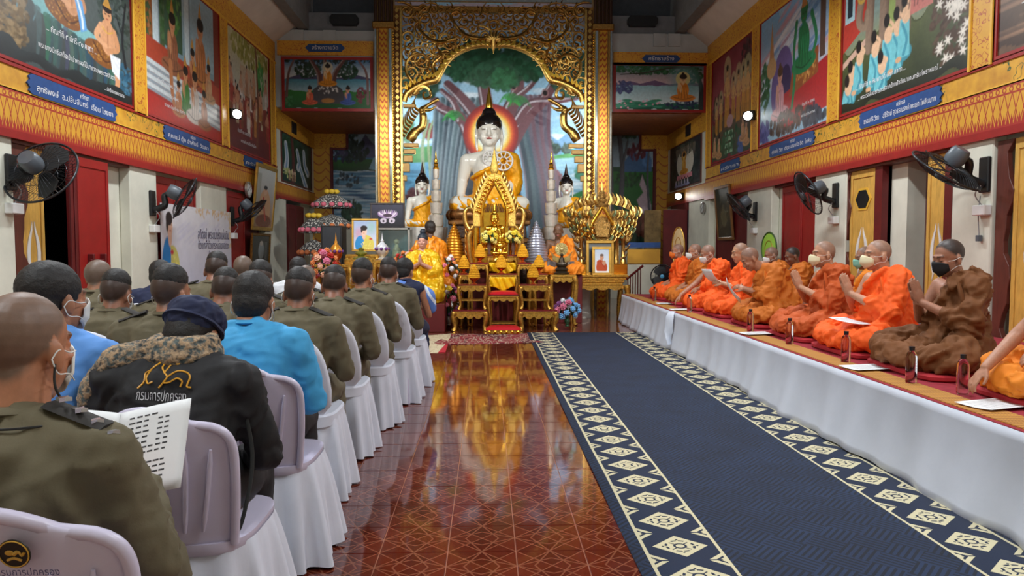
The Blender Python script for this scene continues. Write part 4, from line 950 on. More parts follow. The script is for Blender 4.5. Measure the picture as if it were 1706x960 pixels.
b.build('glasses_cord', blackm, o1, smooth=60)
# booklet in his hand
bk = empty('booklet', (-.96, 1.88, .752), .1, 'open printed booklet held up by the heavy khaki officer', 'booklet')
for s, lw in ((-1, .15), (1, .17)):
    def pg(u, v, s=s, lw=lw): x = s*u*lw; return Vector((x, .03*math.sin(u*PI*.6)+.11*v-.03, v*.21-.06*(1-0)+.03*u*(1 if s > 0 else .3)))
    me = MB().grid(pg, 9, 9).mesh('page'); setsmooth(me, 180); p_ = link('page', me, paperm, bk); q = p_.modifiers.new('t', 'SOLIDIFY'); q.thickness = .003
    for k in range(14):
        v = .9-.06*k
        if s > 0 and k == 8: continue
        wl_ = .8 if k % 8 else .45
        b = MB()
        for j in range(int(7*wl_)+1):
            u0, u1 = .14+.1*j, .14+.1*j+random.uniform(.05, .085)
            if s > 0 and k in (1, 2, 3, 4, 5) and j == 3: continue
            if s < 0: u0, u1 = u0*.9, u1*.9
            if u1 > .97: break
            b.add([pg(u0, v)+Vector((0, -.004, 0)), pg(u1, v)+Vector((0, -.004, 0)), pg(u1, v+.018)+Vector((0, -.004, 0)), pg(u0, v+.018)+Vector((0, -.004, 0))], [(0, 1, 2, 3)])
        l_ = b.build('print_line', inkm, p_, fix=False); l_['kind'] = 'stuff'
c1 = put_chair('plastic', -.885, 1.62, 'white plastic chair with a round emblem sticker and cloth skirt', i=0)
em = MB().lathe([(.0, .004), (.045, .004), (.045, 0)], 28).build('emblem_disc', mat('emblem_black', (30, 26, 22), .5), c1); em.location = (.062, -.337, .808); em.rotation_euler = (PI/2+.2, 0, 0); em.scale = (.62,)*3
b = MB(); b.tube([(.041*math.cos(a), .041*math.sin(a), .005) for a in np.linspace(0, 2*PI, 29)[:-1]], .0022, 5, True); b.ball((-.012, .004, .004), (.013, .009, .003)); b.tube(bez([(.0, .0, .005), (.014, .008, .005), (.022, -.004, .005), (.03, .006, .005)], 4), [.006]*4+[.004]*9, 5); b.tube(bez([(-.02, -.018, .005), (0, -.012, .005), (.02, -.02, .005)], 4), .004, 5)
b.build('emblem_figure', mat('emblem_gold', (206, 160, 60), .4), em)
text_on('กรมการปกครอง', .02, mat('emblem_blue', (60, 60, 120), .5), c1, (.08, -.333, .772), (PI/2+.2, 0, 0), .11)
# second: black jacket, scarf, navy cap
o2, M2, wr2, nk2, sh2 = sitter('person', 'person in black jacket with gold lion emblem, knitted scarf and navy cap', (-1.0, 2.38, 0), 0, -.035, blackc, blackc, lean=.11, nod=.65, turn=-.25, hair='full', hv=.006, seed=5, badge=False, fat=1.1, mk='white', scale=.98)
b = MB(); b.ball((0, -.02, .06), (.098, .115, .07), 16, 10); b.ball((0, -.045, .04), (.088, .09, .075), 14, 9); b.xf(M2); me = vox(b, .008, 2, 'cap'); folds(me, .006, (1, 0, 0), 14, 40, 3); link('cap', me, navy, o2)
b = MB(); b.tube([M2 @ Vector((.088*math.cos(a), -.02+.108*math.sin(a), .03)) for a in np.linspace(0, 2*PI, 25)[:-1]], .014, 6, True, flat=.6); b.build('cap_band', navy, o2, smooth=60)
g = MG('knitted_wool', .95); n1, n2 = g.noise(60, 2), g.noise(25, 2); g.base(g.mix(n1.soft(.4, .6), g.mix(n2.soft(.4, .6), lin((92, 104, 104)), lin((52, 60, 64))), lin((176, 150, 120)))); g.bump(n1, .9, .01)
b = MB(); R0 = [nk2+Vector((.085*math.cos(a), .08*math.sin(a), .045)) for a in np.linspace(0, 2*PI, 17)[:-1]]; b.tube(R0, .034, 8, True); b.tube([p+Vector((p.x*.12, p.y*.05-.01, -.035)) for p in R0], .036, 8, True)
chain(b, [nk2+Vector((-.09, -.05, .03)), nk2+Vector((-.19, -.075, .0)), nk2+Vector((-.27, -.06, -.1)), nk2+Vector((-.305, -.03, -.24)), nk2+Vector((-.31, .0, -.36))], [.042, .05, .05, .048, .05])
me = vox(b, .008, 1, 'scarf'); displace(me, lambda p: .005*noise.noise(p*70)); link('scarf', me, g.m, o2)
def back_y(st, x, z):                       # rear surface of the shirt at x, z
    ok, p, n_, i_ = st.ray_cast(Vector((x, -1, z)), Vector((0, 1, 0))); return p.y if ok else -.2
st2 = [c_ for c_ in o2.children if c_.name.startswith('shirt')][0]
me = text_mesh('กรมการปกครอง', .042, 0); xs = [v.co.x for v in me.vertices]; k_ = .15/(max(xs)-min(xs))
for v in me.vertices: x = v.co.x*k_; z = v.co.y*1.05+.902-.06*x; v.co = (x, back_y(st2, x, z)-.003, z)
link('lettering', me, mat('silver_thread', (196, 196, 200), .5, var=0), st2)
b = MB()
for P in ([(-.075, .885), (-.06, .905), (-.068, .925), (-.045, .94), (-.03, .955), (-.012, .962), (-.018, .945), (-.003, .93), (.012, .918), (.0, .9), (-.012, .885)], [(-.045, .94), (-.055, .918), (-.045, .9), (-.03, .905)], [(.012, .918), (.04, .935), (.068, .93), (.08, .915), (.075, .89), (.088, .885)], [(.0, .9), (.022, .903), (.045, .915), (.06, .905), (.055, .888)], [(-.003, .93), (.006, .955), (.018, .968), (.022, .95), (.034, .955)]):
    b.tube([Vector((p.x, back_y(st2, p.x, p.z+.042)-.003, p.z+.042)) for p in bez([(x, 0, z) for x, z in P], 4)], .0028, 5)
b.build('lion_emblem', mat('gold_thread', (222, 160, 44), .45, var=.1), st2, smooth=60)
b = MB(); b.tube(bez([(.2, .0, .92), (.26, -.05, .7), (.24, -.1, .5), (.2, -.1, .44)], 5), .012, 6, flat=.4); b.build('bag_strap', mat('strap_dark', (40, 40, 36), .8), o2, smooth=60)
put_chair('plastic', COLA+.02, 2.42, 'white plastic chair with skirt, ribbed back, behind the black jacket', i=1)
# third: light blue shirt, black trousers
o3, M3, *_ = sitter('person', 'man in a bright light blue shirt and black trousers on the aisle', (-1.02, 3.18, 0), 0, 0, bluec, blackc, lean=.04, nod=.4, hair='full', hv=.0065, seed=7, badge=False, fat=1.08, mk='white')
put_chair('plastic', COLA+.02, 3.2, 'white plastic chair with pleated skirt under the light blue shirt', i=1)
# khaki officers: three builds, copied
K = [sitter('person', 'x', (0, 0, 0), 0, lean=l_, nod=n_, turn=t_, hair='fade', hands=h_, seed=s_, fat=f_, skin=sk_, mk=m_) for (l_, n_, t_, h_, s_, f_, sk_, m_) in
     ((.06, .25, -.08, 'wai', 11, 1.05, (150, 100, 76), 'white'), (.04, .12, -.35, 'wai', 12, 1.0, (166, 112, 84), 'white'), (.1, .45, .05, 'lap', 13, 1.1, (140, 92, 70), None))]
K.append(sitter('person', 'x', (0, 0, 0), 0, lean=.05, nod=.2, turn=-.2, hair='shaved', scalp=(96, 84, 74), hands='wai', seed=14, fat=1.05))
kused = set()
def officer(k, x, y, label, group=None, sc_=1.0):
    e = K[k][0] if k not in kused else copy_tree(K[k][0]); kused.add(k)
    e.location = (x, y, 0); e.scale = (sc_,)*3; return retag(e, label, group)
G1 = 'officers seated in the rows'
rows = [  # build, x, y, chair kind, label, scale
    (0, -1.04, 4.02, 'khaki officer seated on the aisle directly in front of the light blue shirt', .98),
    (2, -1.02, 4.82, 'khaki officer on the aisle, second in front of the light blue shirt', .98),
    (1, -.95, 5.6, 'khaki officer on the aisle, third in front of the light blue shirt', 1.0),
    (0, -.87, 6.45, 'khaki officer in the frontmost aisle chair beside the praying statue', 1.0)]
for n, (k, x, y, lb, s_) in enumerate(rows):
    officer(k, x, y, lb, None, s_); put_chair('cover', x+.0, y+.02, ('white covered aisle chair, first of the covered ones from the light blue shirt', 'white covered aisle chair, second of the covered ones from the light blue shirt', 'white covered aisle chair, third of the covered ones from the light blue shirt', 'white covered aisle chair, fourth of the covered ones from the light blue shirt')[n], i=n)
inner = [(1, -1.55, 3.6, 1.0, 'khaki officer directly in front of the man in the sky blue shirt'), (2, -1.56, 4.3, .98, 'khaki officer two rows in front of the man in the sky blue shirt'),
         (0, -1.55, 5.0, 1.0, 'khaki officer three rows in front of the man in the sky blue shirt'), (3, -1.5, 6.1, .97, 'shaven khaki officer behind the woman in the white blouse'),
         (0, -2.1, 4.15, .97, 'khaki officer beside the red shutter, third seat from the aisle'), (1, -2.12, 4.98, .97, 'khaki officer between the banner and the inner rows, turned to the aisle'),
         (2, -2.14, 5.75, 1.05, 'tall bowed khaki officer in front of the printed banner'), (3, -2.18, 6.6, 1.03, 'shaven khaki officer below the dark framed picture'),
         (3, -2.68, 5.1, 1.02, 'shaven khaki officer fourth from the aisle beside the red shutter'), (1, -2.9, 4.2, .9, 'khaki officer nearest the left wall doorway')]
for n, (k, x, y, s_, lb) in enumerate(inner):
    officer(k, x, y, lb, None, s_)
    put_chair('cover', x, y+.02, 'covered chair of the ' + lb.replace('man in the sky', 'sky').replace(' turned to the aisle', '').replace(' rows in', ' in'), None, i=n+1)
sitter('person', 'man with thick black hair in a sky blue shirt and mask', (-1.52, 2.56, 0), 0, 0, bluec2, blackc, lean=.05, nod=.1, turn=-.4, hair='full', hv=.0065, seed=21, badge=False, mk='white', scale=1.04, fat=1.08)
put_chair('cover', -1.54, 2.58, 'white cloth covered chair under the sky blue shirt', i=0)
sitter('person', 'person in a navy top seated in the inner rows', (-2.66, 6.0, 0), 0, 0, navy, navy, nod=.2, hair='full', hv=.009, seed=22, badge=False)
put_chair('cover', -2.66, 6.02, 'white cloth covered chair under the navy top', i=1)
sitter('person', 'woman with long black hair in a white blouse', (-1.9, 7.4, 0), 0, 0, whitec, blackc, nod=.1, hair='long', hv=.009, seed=23, badge=False)
put_chair('cover', -1.9, 7.42, 'white cloth covered chair under the white blouse', i=2)
# front: woman with a blue and white shawl reaching forward
ow, Mw, wrw, nkw, shw = sitter('person', 'woman in navy dress with a blue and white shawl reaching forward', (-.83, 7.25, 0), -.1, 0, navy, navy, 'none', lean=.1, nod=.3, turn=-.3, hair='full', hv=.009, seed=24, badge=False, hands='paper')
b = MB(); chain(b, [nkw+Vector((0, -.03, -.06)), nkw+Vector((.12, -.02, -.07)), nkw+Vector((.23, .02, -.14)), nkw+Vector((.26, .06, -.26))], [.085, .09, .085, .06]); chain(b, [nkw+Vector((-.02, -.06, -.06)), nkw+Vector((-.12, -.05, -.12))], [.085, .09]); me = vox(b, .012, 2, 'shawl')
g = MG('blue_striped_shawl', .8); x, y, z = g.xyz(); g.base(g.mix(((x*.9+z*.5)*9).frac().lt(.22), lin((92, 130, 206)), lin((216, 224, 236)))); link('shawl', me, g.m, ow)
put_chair('cover', -.84, 7.25, 'white cloth covered chair at the very front beside the striped shawl', i=0)
# ================================================================ carpet, monks' platform and the monks
def carpetpat():
    g = MG('blue_patterned_carpet', .9); x, y, z = g.xyz()          # x 0..W across, y along
    W = 1.8; e = (x.min(W-x))                                        # distance to the nearer long edge
    bb = (e-.06); inb = bb.gt(0)*bb.lt(.345)
    line = ((bb-.008).abs().lt(.008)).max((bb-.338).abs().lt(.008))
    P = .305; u = (bb-.173)/.125; v = ((y/P).frac()-.5)*P/.115
    dia = u.abs()+v.abs()
    r = (u.op('POWER', 2.0)+v.op('POWER', 2.0)).sqrt(); au, av = u.abs(), v.abs()
    cut = ((r-.2).abs().lt(.045)).max(((r-.5).abs().lt(.05))*((au-av).abs().gt(.2))*((au*av).gt(.015))).max(((au-.62).abs()+av).lt(.06)).max(((av-.62).abs()+au).lt(.06)).max(((au-av).abs().lt(.04))*r.gt(.2)*r.lt(.48))
    d1 = dia.lt(1.0)*(1-cut)
    v2 = ((y/P+.5).frac()-.5)*P/.115; u2 = (1.28-(u).abs()); d2a = (u2.abs()+v2.abs()); cut2 = ((d2a-.3).abs().lt(.07)).max((v2.abs().lt(.05))*(u2.gt(.12)))
    d2 = d2a.lt(.62)*(u2.gt(0))*(1-cut2)
    pat = (d1.max(d2)*bb.gt(.014)*bb.lt(.332)).max(line)*inb
    zig = ((x+(y*.9))*26).frac().lt(.45)*(((x*5).frac()-.5).abs()+((y*5).frac()-.5).abs()).lt(.5)
    zig2 = ((x-(y*.9))*26).frac().lt(.45)*(((x*5).frac()-.5).abs()+((y*5).frac()-.5).abs()).gt(.5)
    weave = zig.max(zig2)*(1-inb)
    n = g.noise(3, 3).soft(.3, .7)
    blue = g.mix(n, lin((22, 37, 64)), lin((29, 48, 80))); dark = g.mix(weave*.8, blue, lin((8, 13, 24)))
    c = g.mix(inb*.75, dark, lin((18, 30, 54))); g.base(g.mix(pat, c, lin((206, 196, 160))))
    g.bump((weave*.6+g.noise(300, 1)*.5), .5, .006); return g.m
m = MB(); n = 60
m.grid(lambda u, v: (u*1.8, v*11.2, .008+.004*math.sin(v*40+u*3)*(1-u)**6), 9, 120)
o = m.build('carpet_runner', carpetpat(), smooth=180, fix=False); q = o.modifiers.new('t', 'SOLIDIFY'); q.thickness = .006; q.offset = -1
o.location = (.63, .3, .0); tag(o, 'long navy blue carpet runner with cream diamond borders', 'carpet')
# platform
PX, PH, PY0, PY1 = 2.42, .5, 1.2, 13.25
pf = empty('monk_platform', (PX, 0, 0), 0, 'long low platform for the monks under white cloth', 'platform')
MB().box(.04, 2.36, PY0, PY1, 0, PH-.03).build('deck', brownw, pf)
clothw = mat('white_drape_cloth', (206, 212, 224), .75, var=.05, scale=3, bump=.15, bscale=18)
b = MB()
def drape(u, v):
    y = lerp(PY0, PY1, u); t = 1-v; w_ = .02*math.sin(y*7+1.3*math.sin(y*2.1))+.012*math.sin(y*17+2*math.sin(y))
    return (.03-.03*t-w_*t-.05*t*t-.02*max(0, math.sin(y*1.3))*t, y, lerp(.01+.008*math.sin(y*3), PH-.012, v) if v < 1 else PH-.004)
b.grid(drape, 420, 12); o = b.build('cloth_front', clothw, pf, smooth=180); o.modifiers.new('t', 'SOLIDIFY').thickness = .003
b = MB(); b.grid(lambda u, v: (lerp(.03, 2.36, u), PY1+.005+.02*math.sin(u*30)*(1-v), lerp(.01, PH-.01, v)), 60, 6); b.build('cloth_end', clothw, pf, smooth=180)
b = MB(); b.tube(bez([(.02, 9.55, PH+.005), (-.03, 9.5, PH-.06), (-.05, 9.48, PH-.3), (-.04, 9.46, PH-.42)], 5), [.05]*5+[.06]*5+[.04]*6, 6, flat=.15, up=(0, 0, 1)); b.build('hanging_cloth_end', clothw, pf, smooth=60)
MB().box(.03, 2.36, PY0, PY1, PH-.03, PH).build('red_carpet', mat('red_platform_carpet', (146, 30, 46), .9, var=.15, scale=20, bump=.3, bscale=200), pf)
g = MG('gold_mat_border', .8); x, y, z = g.xyz(); g.base(g.mix((((y*28).frac().lt(.5))*.5+((x*60).frac().lt(.4))*.5), lin((206, 150, 62)), lin((120, 66, 34))))
MB().box(.06, .24, PY0, PY1, PH, PH+.006).build('gold_border', g.m, pf)
g = MG('gold_motif_mat', .85); n1 = g.noise(10, 2); g.base(g.mix(((n1*14).sin()).abs().soft(.45, .2), lin((150, 34, 46)), lin((206, 150, 60))))
# seat cushions
robes = {'orange': mat('bright_orange_robe', (246, 96, 18), .75, var=.1, scale=4, bump=.2, bscale=120, bd=.002), 'tan': mat('tan_orange_robe', (196, 106, 22), .75, var=.12, scale=4, bump=.2, bscale=120, bd=.002), 'rust': mat('rust_orange_robe', (190, 84, 26), .75, var=.12, scale=4), 'brown': mat('brown_robe', (112, 66, 26), .78, var=.15, scale=4, bump=.2, bscale=120, bd=.002), 'gold': mat('golden_orange_robe', (228, 132, 22), .75, var=.1, scale=4)}
cushm = mat('red_seat_mat', (170, 34, 44), .85, var=.12)
def monk(label, loc, rz, robe, pose='wai', nod=.1, turn=0, mk=None, skin=(176, 124, 96), scalp=(98, 88, 82), lean=0, hv=.0066, fat=1.0, seed=0, hair=None, cush=True, group=None, bare=True):
    e = empty('person', loc, rz, label, 'person', group)
    L = lean
    hip = Vector((0, -.06, .12)); ch = Vector((0, -.04+.16*L, .44)); nk = Vector((0, -.03+.26*L, .60)); hd = Vector((0, .015+.33*L+.05*nod, .735-.06*L-.02*nod))
    M = Matrix.Translation(hd) @ Euler((-nod, 0, turn)).to_matrix().to_4x4()
    W = .18*fat; sh = {s: Vector((s*W, ch.y+.0, .535-.02*L)) for s in (-1, 1)}
    if pose == 'wai': el = {s: Vector((s*(W+.05), ch.y+.1, .3)) for s in (-1, 1)}; wr = {s: Vector((s*.022, ch.y+.28, .43)) for s in (-1, 1)}
    elif pose == 'paper': el = {s: Vector((s*(W+.05), ch.y+.1, .29)) for s in (-1, 1)}; wr = {s: Vector((s*.08, ch.y+.30, .36)) for s in (-1, 1)}
    elif pose == 'lap': el = {s: Vector((s*(W+.05), ch.y+.07, .27)) for s in (-1, 1)}; wr = {s: Vector((s*.08, ch.y+.26, .2)) for s in (-1, 1)}
    elif pose == 'reach': el = {-1: Vector((-W-.04, ch.y+.16, .3)), 1: Vector((W+.04, ch.y+.22, .3))}; wr = {-1: Vector((-.1, ch.y+.28, .24)), 1: Vector((.12, ch.y+.46, .14))}
    # body
    b = MB(); chain(b, [hip, ch, nk], [.13, .125*fat, .055]); 
    for s in (-1, 1):
        chain(b, [ch+Vector((s*.09, 0, .05)), sh[s], el[s], wr[s]], [.075*fat, .055*fat, .042*fat, .028], 12); chain(b, [hip+Vector((s*.08, 0, 0)), Vector((s*.33, .2, .1)), Vector((-s*.02, .33, .06))], [.08, .06, .05])
    low = vox(b, .015, 2)
    b = MB(); head_prims(b, M, 1.05, 1+.5*(fat-1)); chain(b, [nk+Vector((0, 0, -.03)), hd+Vector((0, -.018, -.04))], [.062*fat, .054*fat], 14); hi = vox(b, hv if loc[1] < 8.5 else .008, 2)
    b = MB()
    for s in (-1, 1):
        d_ = (wr[s]-el[s]); chain(b, [el[s]+d_*.45, wr[s]], [.036*fat, .026])
        if pose == 'wai': hand(b, frame(wr[s], (-s*.05, .35, .9), (-s, 0, 0)), s, .02, 1.05, .45)
        elif pose == 'reach' and s == 1: hand(b, frame(wr[s], (0, .6, -.7), (0, -.7, -.6)), s, .3)
        else: hand(b, frame(wr[s], d_.normalized()+Vector((-s*.35, .1, .0)), (-s*.6, 0, -.4)), s, .4)
    hn = vox(b, .006 if loc[1] < 8 else .0075, 1); me = fuse([low, hi, hn]); skin_paint(me, M, skin, scalp, .55 if not hair else .95); link('body', me, skinm, e)
    # robe
    b = MB(); f_ = fat
    chain(b, [hip+Vector((0, -.02, -.03)), hip+Vector((0, 0, .12)), ch+Vector((-.02, 0, -.06))], [.19*f_, .185*f_, .165*f_], 14)
    chain(b, [ch+Vector((-.07, 0, -.02)), ch+Vector((-.1, -.0, .08)), nk+Vector((-.07, -.02, -.03))], [.14*f_, .1*f_, .07], 12)
    chain(b, [ch+Vector((.05, -.01, -.12)), ch+Vector((.06, -.02, -.02))], [.15*f_, .11*f_ if bare else .13], 12)
    if not bare: chain(b, [ch+Vector((.1, 0, .06)), nk+Vector((.06, -.02, -.03))], [.1, .07]); chain(b, [sh[1], el[1]], [.085, .08])
    chain(b, [sh[-1]+Vector((.02, 0, .01)), el[-1]+Vector((-.005, 0, 0)), el[-1].lerp(wr[-1], .45)], [.095*f_, .088*f_, .062], 12)
    chain(b, [el[-1]+Vector((.0, -.01, -.03)), Vector((-.2, .05, .1))], [.08, .1])               # hanging sleeve drape
    for s in (-1, 1): chain(b, [hip+Vector((s*.1, .0, .0)), Vector((s*.25, .12, .12)), Vector((s*.36, .22, .1)), Vector((s*.2, .34, .075)), Vector((-s*.05, .36, .07))], [.15, .125, .105, .085, .08], 12)
    chain(b, [Vector((-.15, .3, .06)), Vector((.15, .3, .06))], [.09, .09]); chain(b, [Vector((-.3, .05, .05)), Vector((-.35, -.1, .045))], [.09, .06]); chain(b, [Vector((0, .05, .12)), Vector((0, .25, .1))], [.14, .1])
    # sash roll from the left shoulder round the right flank
    P = bez([sh[-1]+Vector((.07, .06, .085)), ch+Vector((-.02, .155*f_, .0)), ch+Vector((.13*f_, .12, -.13)), ch+Vector((.17*f_, -.0, -.16)), ch+Vector((.1, -.13*f_, -.1)), ch+Vector((-.05, -.16*f_, .02)), sh[-1]+Vector((.06, -.08, .07)), sh[-1]+Vector((.05, .0, .1))], 4)
    chain(b, P, [.034+.01*math.sin(i*.9) for i in range(len(P))], 8)
    b.box(-.33, .33, -.16, .36, 0, .03)
    me = vox(b, .0125 if loc[1] < 7 else .0155, 2, 'robe'); folds(me, .03, (.5, .55, -.65), 1.7, 11, seed); folds(me, .009, (-.3, .8, -.4), 2.6, 23, seed+5)
    co = coords(me); co[:, 2] = np.maximum(co[:, 2], 0); me.vertices.foreach_set('co', co.ravel()); me.update()
    ro = link('robe', me, robes[robe], e)
    b = MB(); P2 = bez([sh[-1]+Vector((.03, .115, .03)), sh[-1]+Vector((-.02, .12, -.08)), ch+Vector((-.2*f_, .08, -.16)), Vector((-.24, .1, .12))], 5)
    b.tube(P2, [.02, .026, .028]+[.03]*(len(P2)-5)+[.02, .01], 7, flat=.5); b.build('robe_fold', robes[robe], ro, smooth=60)
    eyes(M, e)
    if mk: mask(M, e, masks[mk], 1.0 if mk == 'cream' else .3)
    return e, M, wr
def cushion(x, y, label, w_=.84, d_=.8):
    b = MB(); b.grid(lambda u, v: (*rrect(2*PI*u, d_/2*(1-.03*(v in (0, 1))), w_/2*(1-.03*(v in (0, 1))), 8), PH+.002+.04*v), 40, 5, True); b.f.append(tuple(160+i for i in range(40))); b.mi.append(0)
    o = b.build('seat_mat', cushm, smooth=50); o.location = (x, y, 0); return tag(o, label, 'mat')
ZM = PH+.045; FA = PI/2
def M_(label, y, robe, x=3.12, mat_label=None, **k):
    cushion(x+.02, y, mat_label or ('red seat mat under the ' + label.split(' with')[0].split(' holding')[0].split(' reading')[0].split(' leaning')[0]))
    return monk(label, (x+.02, y, ZM), k.pop('rz', FA), robe, **k)
M_('monk in brown robe with black mask and cropped dark hair', 4.85, 'brown', mk='black', nod=.3, hair=True, skin=(166, 116, 92), seed=31, hv=.0062, fat=.98, rz=FA+.1, scalp=(40, 36, 36))
M_('stout monk in bright orange robe with cream mask', 5.78, 'orange', mk='cream', nod=.06, seed=32, fat=1.14, skin=(190, 140, 112))
M_('monk in rust orange robe with cream mask, palms joined', 6.72, 'rust', mk='cream', nod=.08, seed=33, fat=1.05, skin=(188, 138, 108))
m4 = M_('monk in tan robe leaning forward holding a paper sheet', 7.85, 'tan', mat_label='red seat mat under the leaning monk in tan robe', pose='paper', nod=.65, seed=34, lean=.75, fat=1.04, skin=(172, 120, 92))
m5 = M_('bare headed monk in bright orange robe holding papers at chest', 8.95, 'orange', pose='paper', nod=.2, seed=35, fat=1.1, skin=(190, 140, 108))
m6 = M_('monk in bright orange robe with white mask reaching down', 9.95, 'orange', mat_label='red seat mat under the reaching monk with white mask', pose='reach', nod=.45, seed=36, lean=.25, mk='white', skin=(176, 126, 100))
M_('monk in tan robe with white mask', 10.95, 'tan', mat_label='red seat mat under the white masked monk in tan robe', pose='lap', nod=.15, seed=37, mk='white')
M_('monk in bright orange robe with orange mask', 11.95, 'orange', mat_label='red seat mat under the orange masked monk', pose='lap', nod=.1, seed=38, mk='orange')
monk('monk in golden orange robe reaching down beside the brown robed monk', (3.2, 3.78, ZM), FA, 'gold', pose='reach', nod=.3, lean=.35, seed=39); cushion(3.2, 3.78, 'red seat mat under the golden orange robe')
bk_ = [monk('monk in the back row with green mask behind the stout orange monk', (4.1, 7.8, PH), FA, 'gold', pose='lap', nod=.2, mk='green', seed=40, hv=.008, skin=(150, 108, 84)),
       monk('monk in the back row with green mask behind the rust robed monk', (4.12, 8.75, PH), FA, 'rust', pose='lap', nod=.2, mk='green', seed=41, hv=.008, skin=(130, 88, 66)),
       monk('dark haired monk in the back row without mask', (4.12, 9.7, PH), FA, 'tan', pose='lap', nod=.4, seed=42, hv=.008, skin=(120, 82, 62), hair=True, scalp=(34, 30, 30)),
       monk('monk in the back row with white mask behind the papers held at chest', (4.2, 10.65, PH), FA, 'tan', pose='lap', nod=.3, mk='white', seed=43, hv=.008, skin=(150, 108, 84))]
# papers and bottles
def sheet(label, loc, rot, w_=.21, h_=.3, curl=.02, cat='paper', lines=True):
    def f(u, v): return Vector(((u-.5)*w_, (v-.5)*h_, .002+curl*(2*abs(v-.5))**2))
    me = MB().grid(f, 5, 9).mesh('paper_sheet'); setsmooth(me, 180); o = link('paper_sheet', me, paperm); o.location = loc; o.rotation_euler = rot; o.modifiers.new('t', 'SOLIDIFY').thickness = .0015
    if lines:
        b = MB()
        for k in range(9): v = .14+.09*k; b.add([f(.12, v)+Vector((0, 0, .002)), f(.12+random.uniform(.5, .76), v)+Vector((0, 0, .002)), f(.88, v+.012)+Vector((0, 0, .002)), f(.12, v+.012)+Vector((0, 0, .002))], [(0, 1, 2, 3)])
        l_ = b.build('print_line', inkm, o, fix=False); l_['kind'] = 'stuff'
    return tag(o, label, cat)
def on(px, py): p = atz(px, py, PH+.012); return p
for (px, py, lb, a) in ((1655, 675, 'printed sheet on the platform edge before the golden orange monk', .3), (1445, 613, 'printed sheet on the platform edge before the brown robed monk', .2), (1262, 556, 'printed sheet on the platform edge before the tan robed leaning monk', .2), (1112, 506, 'printed sheet on the platform edge before the orange masked monk', .1), (1137, 516, 'printed sheet under the reaching hand of the orange monk', .3)):
    p = on(px, py); sheet(lb, (max(p.x, 2.55), p.y, PH+.01), (0, 0, a), .3, .21, .006)
e4, M4, w4 = m4; p = Matrix.Translation(e4.location) @ Matrix.Rotation(FA, 4, 'Z') @ (w4[-1]+Vector((.06, .1, .03))); sheet('white sheet drooping from the hands of the leaning tan monk', p+Vector((-.03, -.02, -.06)), (1.0, .3, FA-.35), .21, .28, .02)
e5, M5, w5 = m5; p = Matrix.Translation(e5.location) @ Matrix.Rotation(FA, 4, 'Z') @ (w5[-1]+Vector((.08, .12, .06))); sheet('folded white sheet held by the bare headed orange monk', p, (.75, 0, FA+.3), .21, .26, .03)
p = on(1408, 545); sheet('booklet lying on the knee of the stout orange monk', (2.86, 5.62, ZM+.215), (.1, .05, .5), .22, .3, .01, 'booklet')
glass = MG('clear_bottle', .02); glass.base((.95, .97, .98)); glass.b.inputs['Transmission Weight'].default_value = 1; glass.b.inputs['IOR'].default_value = 1.33
capb = mat('dark_bottle_cap', (24, 24, 28), .4, var=0)
def bottle(loc, label, cap=True, h=.2):
    e = empty('water_bottle', loc, 0, label, 'bottle'); k = h/.2
    MB().lathe([(.0, 0), (.031, .0), (.033, .008), (.033, .145*k), (.026, .17*k), (.014, .182*k), (.013, .19*k), (0, .19*k)], 20).build('bottle_glass', glass.m, e, smooth=40)
    if cap: MB().lathe([(.0, .183*k), (.016, .183*k), (.017, .205*k), (0, .207*k)], 14).build('cap', capb, e, smooth=40)
    MB().lathe([(.0335, .05), (.0338, .05), (.0338, .11), (.0335, .11)], 20).build('label_band', mat('grey_band', (90, 90, 96), .4, var=0), e) if h > .19 and not cap else None
for (x, y, lb) in ((2.62, 4.42, 'clear bottle with dark cap before the brown robed monk'), (2.72, 4.08, 'clear bottle with dark cap beside the golden orange knee'), (2.62, 5.25, 'clear bottle in front of the stout orange monk'), (2.62, 6.25, 'clear bottle in front of the rust robed monk'), (2.62, 7.2, 'clear bottle in front of the leaning tan monk'), (2.62, 9.4, 'clear bottle in front of the papers held at chest'), (2.62, 11.4, 'clear bottle in front of the orange masked monk')):
    bottle((x, y, PH+.007), lb, True, .22)
# ================================================================ altar: painted wall, gilded screen, pillars
MY = 17.2
c = Cv(.9, 250, (60, 100, 130), 20); q_ = lambda x, y: ((x-640)/400, (405-y)/400); L_ = lambda *p: [q_(*a) for a in p]
c.grad(.0, 1, (120, 170, 200), (150, 190, 214)); c.grad(.85, 1, (130, 160, 180), (190, 170, 180), .03)
for i in range(40): c.dab(c.r.uniform(.05, .85), c.r.uniform(.35, .98), .06, .012, (216, 228, 236), .5)
c.poly(L_((885, 262), (900, 235), (915, 222), (930, 232), (945, 220), (965, 240), (990, 262)), (96, 140, 176)); c.poly(L_((905, 240), (915, 222), (925, 240)), (196, 214, 226)); c.poly(L_((930, 262), (950, 236), (975, 262)), (80, 170, 180))
c.leaves(*q_(912, 243), .03, .03, (60, 84, 70), 60, .01); c.leaves(*q_(945, 245), .02, .02, (40, 70, 60), 40, .01); c.leaves(*q_(925, 246), .02, .015, (30, 60, 50), 40, .01)
c.poly(L_((660, 248), (735, 240), (735, 275), (660, 280)), (60, 130, 70)); c.poly(L_((880, 262), (985, 250), (985, 272), (880, 272)), (64, 140, 70))
c.poly(L_((650, 272), (740, 268), (740, 405), (650, 405)), (84, 150, 186)); c.poly(L_((885, 266), (995, 258), (995, 405), (885, 405)), (140, 186, 206))
c.ripples(.02, .24, .02, .33, (30, 80, 110), 40, .6, .04); c.ripples(.02, .24, .02, .2, (190, 214, 226), 50, .6, .05); c.ripples(.62, .86, .0, .33, (60, 120, 150), 40, .5, .05); c.ripples(.62, .86, .0, .3, (216, 230, 238), 40, .5, .05)
